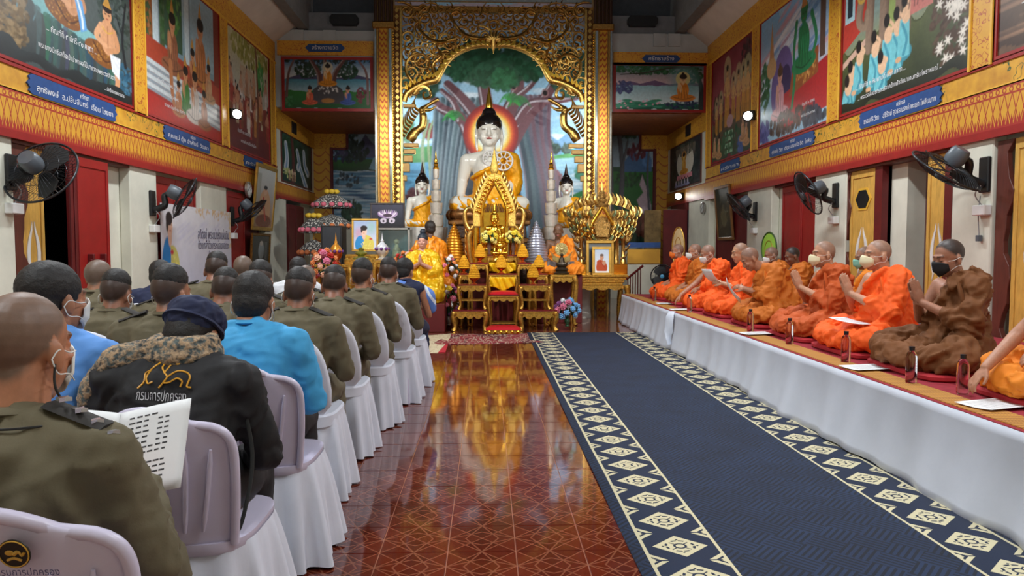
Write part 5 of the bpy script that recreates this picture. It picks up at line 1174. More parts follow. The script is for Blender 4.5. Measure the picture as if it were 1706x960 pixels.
c.poly(L_((940, 330), (985, 310), (985, 405), (930, 405)), (40, 120, 60)); c.leaves(*q_(975, 285), .04, .03, (50, 120, 90), 60, .012); c.leaves(*q_(925, 300), .03, .04, (90, 34, 44), 90, .008)
c.leaves(*q_(713, 218), .025, .03, (110, 30, 40), 80, .008); c.leaves(*q_(675, 215), .03, .05, (50, 110, 70), 80, .012); c.leaves(*q_(690, 325), .04, .03, (90, 40, 44), 60, .01)
c.line(L_((704, 300), (702, 240), (712, 200)), .008, .006, (120, 140, 110)); c.line(L_((716, 300), (712, 230), (722, 195)), .006, .004, (130, 150, 110))
TC, TS = [(56, 78, 90), (70, 92, 100), (44, 62, 74), (92, 66, 78), (84, 78, 92)], (140, 160, 170)
R_ = np.random.RandomState(5)
for i in range(9):    # left stems
    x0 = 718+7*i; c.line(L_((x0-8+R_.uniform(-4, 4), 405), (x0+2, 300), (x0+6+i, 230), (x0+8+i*3, 165)), .016, .012, TC[i % 3], shade=TS)
for i in range(9):
    x0 = 925-6*i; c.line(L_((x0+26-i*2, 405), (x0+2, 300), (x0-12, 225), (x0-10-i*2, 160)), .014, .012, TC[3+i % 2] if i < 6 else TC[i % 3], shade=(160, 150, 165))
c.poly(L_((770, 405), (790, 200), (850, 200), (880, 405)), (40, 48, 58))
for P, w0, w1 in ((((800, 240), (795, 200), (770, 165), (745, 140)), .034, .018), (((815, 240), (812, 190), (806, 150), (800, 110)), .032, .024), (((835, 240), (845, 190), (862, 150), (862, 115)), .036, .022), (((850, 240), (880, 190), (905, 165), (925, 135)), .03, .018), (((860, 200), (885, 170), (930, 165), (970, 158)), .02, .012), (((845, 200), (850, 170), (880, 145), (895, 128)), .018, .008), (((790, 260), (770, 200), (735, 180), (715, 160)), .03, .014), (((765, 200), (755, 170), (735, 150)), .016, .01)):
    c.line(L_(*P), w0, w1, (98, 62, 70), shade=(50, 34, 44)); 
    c.line([(q_(a_, b_)[0]-w0*.55, q_(a_, b_)[1]) for a_, b_ in P], .0035, .002, (200, 196, 206), .8)
for (x, y) in ((855, 143), (908, 153)): c.ell(*q_(x, y), .011, .013, (24, 18, 20)); c.ring(*q_(x, y), .013, .015, .002, (150, 110, 110))
c.leaves(*q_(822, 100), .24, .09, (24, 66, 44), 500, .018, 18); c.leaves(*q_(822, 118), .2, .06, (20, 76, 48), 300, .012, 22); c.leaves(*q_(700, 130), .08, .08, (24, 60, 44), 200, .016); c.leaves(*q_(950, 120), .08, .1, (24, 60, 44), 200, .016); c.leaves(*q_(838, 132), .05, .05, (26, 96, 56), 120, .01)
for (x, y) in ((755, 190), (865, 165), (850, 160)):
    for k in range(11): a = PI*(.05+.09*k); c.line(L_((x, y+8), (x+12*math.cos(a), y-10*math.sin(a)+3), (x+20*math.cos(a), y-4*math.sin(a)+12)), .004, .001, (44, 96+5*k, 60))
for k in range(24): t = k/23; cc = [(120, 30, 30), (150, 36, 30), (206, 90, 40), (232, 190, 70), (226, 226, 190), (206, 222, 226)]; j = min(4, int(t*5)); f = t*5-j; c.ell(*q_(817, 221), .116*(1-.55*t), .125*(1-.55*t), tuple(lerp(cc[j][n], cc[j+1][n], f) for n in range(3)), soft=.004)
x0, x1, z0, z1 = aty(655, 300, MY)[0], aty(990, 300, MY)[0], aty(822, 405, MY)[2], aty(822, 5, MY)[2]
kx = (x1-x0)/(335/360)
me_w = (z1-z0)*.9
w_mur = (1000-640)/400*(z1-z0); xm = (aty(640, 200, MY)[0]+aty(1000, 200, MY)[0])/2
framed('mural', c, w_mur, z1-z0, (xm, MY, z0), 0, 'great mural of a spreading tree with round halo behind the white statue', goldd, .02)
struct('wall_altar', MB().box(xm-w_mur/2, xm+w_mur/2, MY+.02, MY+.2, 0, 7.4), greyp)
AY = 16.0
def W(px, py, Y=AY): p = aty(px, py, Y); return (p.x, p.z)
def plate(m, pts, Y, th, mirror=None):
    P = [W(x, y, Y) for x, y in pts]; m.prism(P, Y, Y-th, 'y')
    if mirror: m.prism([W(2*mirror-x, y, Y) for x, y in reversed(pts)], Y, Y-th, 'y')
    return m
def curve3(pts, Y, n=6, dy=0): return [Vector((W(p.x, p.z, Y)[0], Y-dy, W(p.x, p.z, Y)[1])) for p in bez([(x, 0, y) for x, y in pts], n)]
S16 = AY/F
scr = empty('gilded_screen', (0, 0, 0), 0, 'gilded openwork arch screen of scrolls framing the white statue', 'screen')
CXA = 822
for s in (0, 1):
    mx = lambda x: x if not s else 2*CXA-x
    xs = sorted((W(mx(656), 100)[0], W(mx(669), 100)[0]))
    g_ = MB().box(xs[0], xs[1], AY-.08, AY+.04, W(0, 400)[1], W(0, 8)[1]); g_.build('side_frame', mat('fretwork_dark_gold', (110, 70, 40), .45, .7, var=.6, scale=30, bump=.8, bscale=30, bd=.02), scr)
    for e_ in xs: MB().box(e_-.02, e_+.02, AY-.11, AY+.04, W(0, 400)[1], W(0, 8)[1]).build('frame_bead', gold, scr)
    zz = W(0, 12)[1]; k = 0
    dm = MB().prism([(0, .055), (.045, 0), (0, -.055), (-.045, 0)], -.1, -.07, 'y').mesh('fret_lozenge') if s == 0 else dm
    while zz > W(0, 385)[1]:
        o = link('fret_lozenge', dm, gold if not k else None, scr); o.location = ((xs[0]+xs[1])/2, AY, zz); zz -= .13; k += 1
    # arch moulding
    P = curve3([(mx(673), 170), (mx(678), 158), (mx(692), 147), (mx(712), 138), (mx(726), 134), (mx(733), 122), (mx(744), 103), (mx(762), 88), (mx(785), 78), (mx(806), 75), (822, 79)], AY, 5, .06)
    MB().tube(P, [.075]*6+[.085]*(len(P)-9)+[.06, .05, .04], 8, flat=.8, up=(0, 1, 0)).build('arch_moulding', gold, scr, smooth=60)
    P2 = [p+Vector((0, -.06, 0)) for p in P[8:-2:2]]
    lf = MB().prism([(0, 0), (.06, .03), (.1, .12), (.03, .08), (-.03, .06)], -.02, .02, 'y').mesh('arch_leaf') if s == 0 else lf
    for i, p in enumerate(P[6:-3:2]):
        o = link('arch_leaf', lf, goldp if (s == 0 and i == 0) else None, scr); o.location = p+Vector((0, -.05, .05)); o.rotation_euler = (0, (-.9+.13*i)*(1 if not s else -1), 0); o.scale = (1 if not s else -1, 1, 1)
    # ledge, naga and corbels
    for (xa, xb, ya, yb) in ((671, 692, 170, 176), (671, 696, 236, 243), (671, 691, 246, 254), (671, 686, 257, 268), (668, 681, 270, 285), (664, 676, 290, 300), (662, 672, 300, 392)):
        a_, b_ = sorted((W(mx(xa), 0)[0], W(mx(xb), 0)[0])); MB().box(a_, b_, AY-.09, AY+.03, W(0, yb)[1], W(0, ya)[1]).build('corbel', mat('pale_gold_paint', (186, 148, 84), .45, .3, var=.2), scr, bev=.01)
    nb = MB(); P = curve3([(mx(683), 236), (mx(692), 222), (mx(704), 212), (mx(706), 196), (mx(704), 186), (mx(712), 178), (mx(722), 172), (mx(732), 166)], AY, 5, .1)
    nb.tube(P, [.09, .1, .11, .11, .1, .1, .095]+[.085]*10+[.075, .07, .075, .085, .08, .07, .06, .05]+[.04]*(len(P)-25-1)+[.01] if len(P) > 26 else .07, 8); n_ = nb.build('naga_figure', gold, scr, smooth=60)
    nb = MB(); nb.tube(curve3([(mx(708), 184), (mx(718), 184), (mx(728), 178)], AY, 4, .1), [.05, .05, .045, .04, .035, .03, .02, .015, .01], 7); nb.build('jaw', gold, n_, smooth=60)
    for k in range(9):
        t = k/8; bx, by = lerp(700, 676, t), lerp(186, 228, t); nb = MB(); nb.tube(curve3([(mx(bx), by), (mx(bx-8), by-6), (mx(bx-9), by-16), (mx(bx-5-3*t), by-26)], AY, 4, .07), [.05-.0035*i for i in range(13)], 6, flat=.5); nb.build('flame_crest', gold, n_, smooth=60)
    nb = MB(); nb.tube(curve3([(mx(690), 158), (mx(703), 146), (mx(715), 150), (mx(718), 162), (mx(708), 166), (mx(706), 157), (mx(711), 156)], AY, 5, .1), [.045-.0008*i for i in range(31)], 6); nb.build('scroll', gold, scr, smooth=60)
# spiral scrolls filling the spandrels
def spiral(R, turns, hand_, r0):
    P = []; n = 26
    for i in range(n):
        t = i/(n-1); a = hand_*2*PI*turns*t; r = R*(1-.86*t); P.append((r*math.cos(a), -.012*math.sin(t*3), r*math.sin(a)))
    T = [(R*1.05, 0, -hand_*R*1.3), (R*1.12, 0, -hand_*R*.5)]
    m = MB().tube(T+P, [r0*.5, r0*.9]+[r0*(1-.45*i/n) for i in range(n)], 6, flat=.8)
    m.ball((0, -.01, 0), r0*1.5, 8, 5)
    for k in range(4):
        a = hand_*(.5+1.5*k); d = Vector((math.cos(a), 0, math.sin(a))); tt = Vector((-math.sin(a), 0, math.cos(a)))*hand_
        m.tube([d*R*.9, d*R*1.15-tt*R*.1, d*R*1.35-tt*R*.4], [r0*.9, r0*.75, r0*.1], 5, flat=.6)
    return m.mesh('scroll', smooth=60)
sp = [spiral(.13, 1.6, 1, .024), spiral(.13, 1.6, -1, .024), spiral(.1, 1.3, 1, .02), spiral(.1, 1.3, -1, .02)]
for s_ in sp: s_.materials.append(goldd)
sp2 = [x.copy() for x in sp]
for s_ in sp2: s_.materials.clear(); s_.materials.append(gold)
R_ = random.Random(4); pts_ = []
for j in range(60):
    for i in range(40):
        x, y = R_.uniform(674, 822), R_.uniform(16, 165)
        # outside the arch
        if y > 70 and x > 690 and math.hypot((x-822)/98, (y-172)/104) < 1.06: continue
        if x >= 700 and y > 134: continue
        if y > 155: continue
        if any(math.hypot(x-a_, y-b_) < 11.5 for a_, b_ in pts_): continue
        pts_.append((x, y))
for (x, y) in pts_:
    v = R_.randrange(4); a = R_.uniform(0, 6.3); sc_ = R_.uniform(.85, 1.25)
    for s in (0, 1):
        o = link('scroll', (sp2 if y > 60 and R_.random() < .5 else sp)[v if not s else v ^ 1], None, scr); xx = x if not s else 2*CXA-x  # top scrolls all in the darker gold, imitating dimmer light up there
        p = W(xx, y); o.location = (p[0], AY-.05-R_.uniform(0, .03), p[1]); o.rotation_euler = (0, a if not s else -a+PI, 0); o.scale = (sc_,)*3
def bigscroll(pts, r): 
    for s in (0, 1):
        P = curve3([((x if not s else 2*CXA-x), y) for x, y in pts], AY, 6, .09); MB().tube(P, [r*(1-.7*i/len(P)) for i in range(len(P))], 6).build('stem', gold, scr, smooth=60)
bigscroll([(822, 62), (800, 66), (775, 60), (760, 45), (752, 28), (762, 22), (770, 30), (764, 38)], .05); bigscroll([(760, 66), (735, 72), (715, 66), (700, 50), (703, 32), (716, 32), (718, 44)], .045); bigscroll([(728, 130), (722, 110), (735, 95), (728, 78), (738, 70), (746, 78)], .045); bigscroll([(690, 140), (678, 120), (682, 100), (700, 92), (716, 102), (712, 118), (700, 118)], .045)
# central crest
nb = MB()
for k in range(7):
    a = (k-3)*.42; nb.tube([Vector((W(822, 72)[0], AY-.12, W(822, 72)[1])), Vector((W(822, 72)[0]+math.sin(a)*.14, AY-.15, W(822, 72)[1]+math.cos(a)*.12)), Vector((W(822, 72)[0]+math.sin(a)*.2, AY-.13, W(822, 72)[1]+math.cos(a)*.26))], [.05, .045, .005], 6, flat=.5)
nb.tube(curve3([(822, 70), (822, 82), (822, 92)], AY, 4, .12), [.07, .065, .06, .05, .04, .03, .02, .01, .005], 8); nb.build('crest_finial', gold, scr, smooth=60)
MB().box(W(656, 0)[0], W(988, 0)[0], AY-.06, AY+.04, W(0, 13)[1], W(0, 3)[1]).build('top_frame', goldd, scr)
# pillars either side of the screen
redlat = ornament('red_lattice_strip', lambda g, x, y, z: (((z/.13+(((x)*38).sin()).abs()*.5).frac()-.5).abs().soft(.26, .1))*.9, .35)
MATS['red_lattice_strip'].node_tree.nodes['Principled BSDF'].inputs['Metallic'].default_value = .5
mirror = mat('mirror_glass_strip', (190, 196, 190), .12, .95, var=.3, scale=14)
for s in (0, 1):
    xa, xb = (624, 657) if not s else (987, 1019)
    x0, x1 = W(xa, 0)[0], W(xb, 0)[0]; wd = x1-x0
    pl = empty('temple_pillar', ((x0+x1)/2, AY-.02, 0), 0, 'gilded pillar with mirror strips beside the %s' % ('river landscape painting' if not s else 'forest path painting'), 'pillar')
    MB().box(-wd/2, wd/2, -.1, .12, 0, 7.3).build('shaft', MATS['pale_gold_paint'], pl)
    f = 1 if not s else -1
    def strip(name, c0, w_, y_, m, z0_=0, z1_=5.95, round_=False):
        if round_: MB().lathe([(w_/2, z0_), (w_/2, z1_)], 12, (c0*f, -.1, 0)).build(name, m, pl, smooth=40)
        else: MB().box(c0*f-w_/2, c0*f+w_/2, y_, -.05, z0_, z1_).build(name, m, pl)
    strip('lattice_strip', -.02, .16, -.13, redlat); strip('bead_strip', -.13, .03, -.14, goldd); strip('bead_strip', .08, .03, -.14, goldd); strip('mirror_strip', .13, .05, -.14, mirror); strip('bead_strip', .175, .025, -.14, gold); strip('mirror_strip', -.18, .035, -.14, mirror)
    bd = MB().ball((0, 0, 0), .026, 8, 5).mesh('gold_bead'); bd.materials.append(goldp); setsmooth(bd, 180)
    for k in range(70):
        o = link('gold_bead', bd, None, pl); o.location = (.195*f, -.14, 2.0+.056*k)
    MB().box(-wd/2-.03, wd/2+.03, -.18, .14, 5.95, 6.1).build('capital_ledge', goldd, pl, bev=.02)
    for k in range(5): MB().cyl((-wd/2+wd*(k+.5)/5, -.12, 6.1), (-wd/2+wd*(k+.5)/5, -.12, 7.3), wd/11, n=10).build('capital_flute', mat('dark_bronze', (70, 48, 36), .5, .4), pl, smooth=40)
# hanging black boards under the upper wall
for (xa, xb, ya, yb, lb) in ((549, 597, 24, 42, 'black octagonal board on the beam over the kneeling figures mural'), (1046, 1096, 26, 44, 'black octagonal board on the beam over the lone figure mural')):
    (x0, z1), (x1, z0) = W(xa, ya), W(xb, yb); h = z1-z0
    thing1(MB().prism([(x0, z0+h*.3), (x0+.05, z0), (x1-.05, z0), (x1, z0+h*.3), (x1, z1-h*.3), (x1-.05, z1), (x0+.05, z1), (x0, z1-h*.3)], AY-.03, AY+.12, 'y'), 'hanging_board', blackm, lb, 'board')

# ================================================================ statues
stw = mat('white_statue_enamel', (226, 226, 216), .18, var=.03, coat=.4)
satin = mat('gold_satin_robe', (244, 172, 14), .34, .2, var=.12, scale=3, bump=.25, bscale=10, bd=.02)
lacq = mat('black_lacquer', (22, 18, 18), .15, var=.1, coat=.5)
dark_line = mat('painted_line', (40, 26, 24), .4, var=0); lipm = mat('painted_lips', (170, 30, 36), .3, var=0)
def buddha(label, loc, sc_, bodym=stw, robem=satin, hairm=lacq, flamem=goldp, cat='statue', eyesw=True):
    """earth touching seated statue; units are 1/100 m before scaling, about 200 high, facing -y"""
    e = empty('seated_statue', loc, 0, label, cat, None, sc_)
    b = MB(); chain(b, [(0, 2, 14), (0, 2, 45), (0, 2, 72)], [30, 25, 28], 16); chain(b, [(-28, 2, 82), (0, 2, 86), (28, 2, 82)], [14, 16, 14], 14); chain(b, [(0, 0, 86), (0, -1, 106)], [13, 10], 14)
    chain(b, [(-37, 2, 83), (-44, 4, 50), (-47, -10, 24), (-46, -24, 14)], [12, 9.5, 7, 6], 12); chain(b, [(37, 2, 83), (43, 6, 50), (24, -20, 26)], [11, 9, 7], 12)
    for s in (-1, 1): chain(b, [(s*14, 2, 10), (s*54, -16, 11), (s*10, -34, 11)], [17, 13, 9], 12)
    for i in range(4): chain(b, [(-50+3.2*i, -26, 13), (-50.5+3.4*i, -29, 5), (-50.5+3.5*i, -29, -4+abs(i-1.5))], [1.9, 1.7, 1.2], 6)
    chain(b, [(-40, -24, 15), (-37.5, -27, 8), (-37, -27, 3)], [2.2, 1.8, 1.3], 6); b.ball((-45, -25, 13), (7, 4, 6))
    lo = vox(b, 1.8, 2)
    b = MB(); b.ball((0, 0, 132), (19.5, 21, 25), 20, 14); b.ball((0, -8, 118), (14.5, 13, 14), 14, 10); b.ball((0, -16, 110), (7, 5, 5)); chain(b, [(0, -20, 134), (0, -23.5, 124), (0, -23, 122)], [1.8, 3.2, 2.8], 8)
    for s in (-1, 1): b.ball((s*3.4, -20.5, 122.5), (2.2, 2.2, 1.8)); b.ball((s*8, -17, 133), (5, 3, 3)); chain(b, [(s*19.5, 2, 134), (s*21, 2, 122), (s*20.5, 0, 108), (s*19.5, -1, 100)], [3.2, 3, 2.4, 1.8], 8); b.ball((s*9, -14, 120), (6, 5, 7))
    chain(b, [(0, 0, 92), (0, -1, 112)], [11.5, 11], 16); hi = vox(b, 1.05, 2); link('body', fuse([lo, hi]), bodym, e)
    b = MB(); chain(b, [(2, 2, 12), (2, 2, 44), (4, 2, 64)], [32.5, 28, 28.5], 16); chain(b, [(12, 2, 66), (20, 2, 80), (26, 3, 88)], [24, 19, 13], 14); chain(b, [(36, 3, 84), (44, 6, 54), (40, 0, 36)], [15, 13.5, 12], 12); chain(b, [(44, 8, 60), (47, 8, 36), (46, 8, 26)], [9, 8, 4])
    for s in (-1, 1): chain(b, [(s*16, 2, 9), (s*52, -15, 10), (s*10, -32, 10)], [19, 14.5, 11], 12)
    P = bez([(30, -12, 92), (12, -27, 74), (-16, -25, 60), (-28, -8, 54), (-22, 20, 58), (8, 30, 74), (30, 16, 92)], 5); chain(b, P, [3.2]*len(P), 8)
    me = vox(b, 1.7, 2, 'robe'); folds(me, 0, (1, 0, 0))
    displace(me, lambda p: 1.7*((1-abs(noise.noise(Vector((p.x*.09+p.z*.05, p.y*.05, p.z*.03-p.x*.02)))*2))-.5)); link('robe', me, robem, e)
    b = MB(); b.ball((0, 2.5, 141), (22, 22.5, 21), 20, 14); b.ball((0, 6, 128), (20.5, 17, 16), 16, 10); b.ball((0, 2, 160), (12, 12, 11), 14, 10); h_ = link('hair', vox(b, 1.3, 2, 'hair'), hairm, e)
    MB().lathe([(6, 168), (6.5, 171), (5.2, 178), (3.8, 186), (2, 196), (.2, 204)], 14, (0, 2, 0)).build('flame', flamem, h_, smooth=50)
    for s in (-1, 1):
        MB().tube([(s*(8.5+d), -20.6+abs(d)*.22, 131.5-(d*d)*-.03) for d in (-5, -2.5, 0, 2.5, 5)], [.2, .6, .7, .6, .2], 5).build('eyelid', dark_line, e, smooth=60)
        MB().tube([(s*(8.5+d), -20.4+abs(d)*.25, 139.5-d*d*.07) for d in (-7, -3.5, 0, 3.5, 7)], [.2, .5, .6, .5, .2], 5).build('brow', dark_line, e, smooth=60)
    b = MB(); b.tube([(-5.5, -19.3, 117.5), (-2.5, -21.2, 116.6), (0, -21.6, 117), (2.5, -21.2, 116.6), (5.5, -19.3, 117.5)], [.3, 1.3, 1.4, 1.3, .3], 6); b.build('lips', lipm, e, smooth=60)
    return e
def remat(root, name, m):
    for ch in root.children_recursive:
        if ch.name.split('.')[0] == name: ch.material_slots[0].link = 'OBJECT'; ch.material_slots[0].material = m
BY = 14.8; bs = BY/F
bp = aty(815, 352, BY); B0 = buddha('large white seated statue in gold satin robe with black hair', (bp.x, BY, bp.z), bs)
for (px, py, Y, lb, h) in ((704, 379, 14.3, 'small white seated statue in gold robe beside the black lotus picture', .53), (943, 381, 14.3, 'small white seated statue in gold robe beside the gilded throne', .53)):
    p = aty(px, py, Y); e = copy_tree(B0, None, (p.x, Y, p.z), 0, h*Y/F); e['label'] = lb; remat(e, 'flame', mat('dark_finial', (60, 40, 36), .4, .3))
    b = MB(); b.grid(lambda u, v: (*rrect(2*PI*u, .48-.05*math.sin(v*PI), .36-.04*math.sin(v*PI), 5), p.z*v), 40, 6, True); b.f.append(tuple(200+i for i in range(40))); b.mi.append(0); o = thing1(b, 'statue_plinth', mat('white_plinth_paint', (206, 204, 196), .6), 'pale plinth under the small statue beside the %s' % ('black lotus picture' if px < 800 else 'gilded throne'), 'plinth', smooth=40); o.location = (p.x, Y, 0)
# lotus cushion and carved pedestal of the large statue
bronze = mat('bronze_gilt', (150, 106, 62), .4, .7, var=.35, scale=9)
pd = empty('statue_pedestal', (bp.x, BY, 0), 0, 'bronze ribbed cushion on a carved dark pedestal under the large statue', 'pedestal')
b = MB(); R0 = []
for a in np.linspace(0, 2*PI, 61)[:-1]: R0.append((*rrect(a, .74, .46, 4), bp.z-.09))
b.tube(R0, .105, 10, True); b.grid(lambda u, v: (*rrect(2*PI*u, .74*v+.001, .46*v, 4), bp.z-.012), 40, 3, True); b.build('cushion', bronze, pd, smooth=70)
for i in range(0, 60, 2): p = Vector(R0[i]); d = Vector((p.x, p.y*1.6, 0)).normalized(); t_ = [p+d*.11*math.cos(q)+Vector((0, 0, .11*math.sin(q))) for q in np.linspace(-1.5, 1.5, 9)]; MB().tube(t_, .016, 5).build('cushion_rib', bronze, pd, smooth=60)
zt = bp.z-.19
for (s, za, zb, m_) in ((1.0, zt-.1, zt, bronze), (.9, zt-.35, zt-.1, mat('carved_dark_wood', (84, 62, 50), .5, .2, var=.5, scale=20, bump=.7, bscale=25, bd=.02)), (1.08, zt-.45, zt-.35, bronze), (1.2, 0, zt-.45, MATS['carved_dark_wood'])): MB().box(-.8*s, .8*s, -.5*s, .5*s, za, zb).build('pedestal_tier', m_, pd, bev=.02)
# silver tiered offering stacks
silver = mat('hammered_silver', (226, 222, 210), .3, .55, var=.15, scale=14, bump=.3, bscale=30, bd=.01)
for (px, lb) in ((727, 'tiered stack of silver bowls with gold spire beside the statue with black lotus picture'), (918, 'tiered stack of silver bowls with gold spire beside the gilded throne')):
    Y = 13.9; s = Y/F; base = aty(px, 402, Y); e = empty('silver_stack', (base.x, Y, base.z), 0, lb, 'offering stack')
    MB().lathe([(.16, -base.z), (.16, 0)], 16).build('post', mat('dark_post', (60, 40, 34), .5), e, smooth=40)
    for (yb, yt, r) in ((400, 379, 13.5), (378, 359, 12), (357, 339, 10.3), (337, 319, 8.6), (317, 301, 6.8), (299, 284, 5)):
        z0, z1 = (402-yb)*s, (402-yt)*s; R = r*s; MB().lathe([(R*.55, z0-.02), (R*.6, z0), (R*.86, z0+.01), (R*.93, z0+.3*(z1-z0)), (R, z1-.02), (R*1.03, z1), (R*.9, z1), (R*.5, z1-.03)], 22).build('silver_bowl', silver, e, smooth=30)
    z = (402-284)*s; MB().lathe([(4.6*s, z-.02), (4.8*s, z+3*s), (3, z+5*s) if 0 else (3.2*s, z+5*s), (4*s, z+9*s), (2.4*s, z+11*s), (2.9*s, z+15*s), (1.6*s, z+18*s), (1.2*s, z+24*s), (.1*s, z+31*s)], 16).build('gold_spire', goldp, e, smooth=40)
# gold and silver beaded cones
for (px, pt, pb, hw, m_, lb) in ((757, 370, 440, 20, mat('beaded_gold_cone', (206, 136, 30), .35, .6, var=.2), 'gold beaded offering cone on the altar'), (893, 367, 434, 20, mat('beaded_silver_cone', (170, 174, 190), .35, .6, var=.1), 'silver beaded offering cone on the altar')):
    Y = 13.3; s = Y/F; p = aty(px, pb, Y); h = (pb-pt)*s; R = hw*s; e = empty('offering_cone', (p.x, Y, p.z), 0, lb, 'offering cone')
    MB().lathe([(R*.95, -.06), (R, 0), (R*.98, h*.12), (R*.72, h*.45), (R*.42, h*.72), (R*.14, h*.9), (0, h)], 24).build('cone', m_, e, smooth=60)
    bdm = MB().ball((0, 0, 0), .017, 6, 4).mesh('bead_row')
    for k in range(15):
        t = k/15; r = R*np.interp(t, [0, .12, .45, .72, .9, 1], [1, .98, .72, .42, .14, 0]); b = MB(); b.tube([(r*math.cos(a), r*math.sin(a), h*t) for a in np.linspace(0, 2*PI, 21)[:-1]], [.018 if i % 2 else .012 for i in range(20)], 5, True); b.build('bead_row', m_, e, smooth=60)
    MB().lathe([(R*.8, -p.z), (R*.8, -.06)], 16).build('stand', mat('stand_gold', (170, 116, 40), .4, .6), e)
# ---- gilded shrine with pointed gable in front of the large statue
SY = 13.1; Ws = lambda x, y: W(x, y, SY); lg = mat('carved_light_gold', (224, 186, 92), .36, .75, var=.35, scale=45, bump=.9, bscale=60, bd=.012)
sh_ = empty('gilded_shrine', (0, 0, 0), 0, 'gilded pointed shrine with leaf carved gable before the large statue', 'shrine')
for s in (0, 1):
    mx = lambda x: x if not s else 2*823.5-x
    P = [(823.5, 289), (812, 293), (803, 310), (793, 332), (788, 352), (788, 378), (801, 378), (801, 352), (805, 338), (823.5, 302)]
    m = MB().prism([Ws(mx(x), y) for x, y in P], SY, SY-.12, 'y'); m.build('gable_side', lg, sh_, bev=.01)
    Q = [(823.5, 305), (807, 336), (803, 352), (803, 378)]
    MB().tube([p+Vector((0, -.13, 0)) for p in curve3([(mx(x), y) for x, y in Q], SY, 5)], .028, 6).build('gable_bead', goldp, sh_, smooth=60)
    for k in range(9):
        t = k/8; x, y = lerp(812, 788, t), lerp(296, 352, t)
        nb = MB(); nb.tube(curve3([(mx(x+3), y+4), (mx(x-2), y-1), (mx(x-4), y-8), (mx(x-3), y-13)], SY, 3, .06), [.05, .05, .048, .045, .04, .033, .025, .015, .008, .004], 6, flat=.5); nb.build('leaf_crest', gold, sh_, smooth=60)
        for j in range(2): o = MB().ball((0, 0, 0), .03, 7, 5).build('stud', goldp, sh_, smooth=180); px_, py_ = lerp(815, 794, t)+j*5, lerp(300, 352, t)+2*j; o.location = (Ws(mx(px_), py_)[0], SY-.13, Ws(mx(px_), py_)[1])
    nb = MB(); nb.tube([p+Vector((0, -.05, 0)) for p in curve3([(mx(789), 378), (mx(783), 384), (mx(776), 372), (mx(775), 355), (mx(781), 347), (mx(788), 352)], SY, 5)], [.06-.0014*i for i in range(26)], 7); nb.build('side_scroll', gold, sh_, smooth=60)
    nb = MB(); nb.tube([p+Vector((0, -.05, 0)) for p in curve3([(mx(785), 386), (mx(781), 400), (mx(783), 420), (mx(786), 445)], SY, 5)], .06, 8); nb.build('column', gold, sh_, smooth=60)
    nb = MB(); x0, z0 = Ws(mx(793), 445); nb.lathe([(.06, 0), (.06, .7)], 10, (x0, SY-.05, z0)); nb.build('column', goldp, sh_, smooth=50)
    for k in range(6):
        nb = MB(); nb.tube(curve3([(mx(781), 392+9*k), (mx(776), 388+9*k), (mx(775), 380+9*k)], SY, 3, .05), [.035, .035, .03, .025, .018, .01, .005], 6, flat=.5); nb.build('leaf_crest', gold, sh_, smooth=60)
m = MB(); x0, z0 = Ws(823.5, 289); m.lathe([(.0, -.04), (.045, -.02), (.075, .05), (.07, .12), (.045, .22), (.03, .3), (.012, .4), (0, .47)], 14, (x0, SY-.07, z0), 1, .6); m.build('spire', lg, sh_, smooth=60)
MB().prism([Ws(*p) for p in ((800, 445), (800, 356), (810, 346), (823.5, 342), (837, 346), (847, 356), (847, 445))], SY+.02, SY+.1, 'y').build('back_panel', goldp, sh_)
b = MB()
for k in range(9): b.tube([Vector((Ws(823.5, 350)[0]+.1*math.sin((k-4)*.38)*1.6, SY-.0, Ws(0, 352)[1])), Vector((Ws(823.5, 350)[0]+.12*math.sin((k-4)*.3), SY-.02, Ws(0, 338)[1]))], [.02, .008], 5)
b.build('fringe', bronze, sh_)
(x0, zb), (x1, zt_) = Ws(781, 447), Ws(866, 440); MB().box(x0, x1, SY-.2, SY+.4, zb, zt_).build('shrine_base', gold, sh_, bev=.01); MB().box(x0+.05, x1-.05, SY-.1, SY+.4, 0, zb).build('shrine_plinth', redd, sh_)
# small gold images
for (px, py, Y, h, lb) in ((824, 408, 13.0, .33, 'small gold seated image inside the pointed shrine'), (833, 424, 12.75, .2, 'small gold seated image between the two yellow bouquets')):
    p = aty(px, py, Y); e = copy_tree(B0, None, (p.x, Y, p.z), 0, h*Y/F); e['label'] = lb
    for n_ in ('body', 'robe', 'hair', 'flame', 'lips', 'eyelid', 'brow'): remat(e, n_, goldp)
    b = MB(); R = h*Y/F*62; b.grid(lambda u, v: (*rrect(2*PI*u, R*(1.05-.12*math.sin(v*PI)), R*.8*(1.05-.12*math.sin(v*PI)), 4), -.1*(1-v)), 30, 6, True); b.build('image_base', goldp, e, smooth=40).scale = (1/(h*Y/F),)*3
# embroidered wheels on the robe of the large statue (units of the statue)
rb_ = [c_ for c_ in B0.children if c_.name.startswith('robe')][0]
for (x, z, R) in ((2, 84, 12), (23, 80, 15)):
    def onr(dx, dz):
        ok, p, n_, i_ = rb_.ray_cast(Vector((x+dx, -200, z+dz)), Vector((0, 1, 0))); return Vector((x+dx, (min(p.y, -24) if ok else -26)-.8, z+dz))
    b = MB(); b.tube([onr(R*math.cos(a), R*math.sin(a)) for a in np.linspace(0, 2*PI, 33)[:-1]], R*.11, 6, True)
    for k in range(10): a = k*PI/5; b.tube([onr(R*q*math.cos(a), R*q*math.sin(a)) for q in (.4, .7, .98)], R*.075, 6)
    b.tube([onr(R*.4*math.cos(a), R*.4*math.sin(a)) for a in np.linspace(0, 2*PI, 25)[:-1]], R*.07, 6, True)
    o = b.build('embroidered_wheel', white, rb_, smooth=60); o['kind'] = 'stuff'
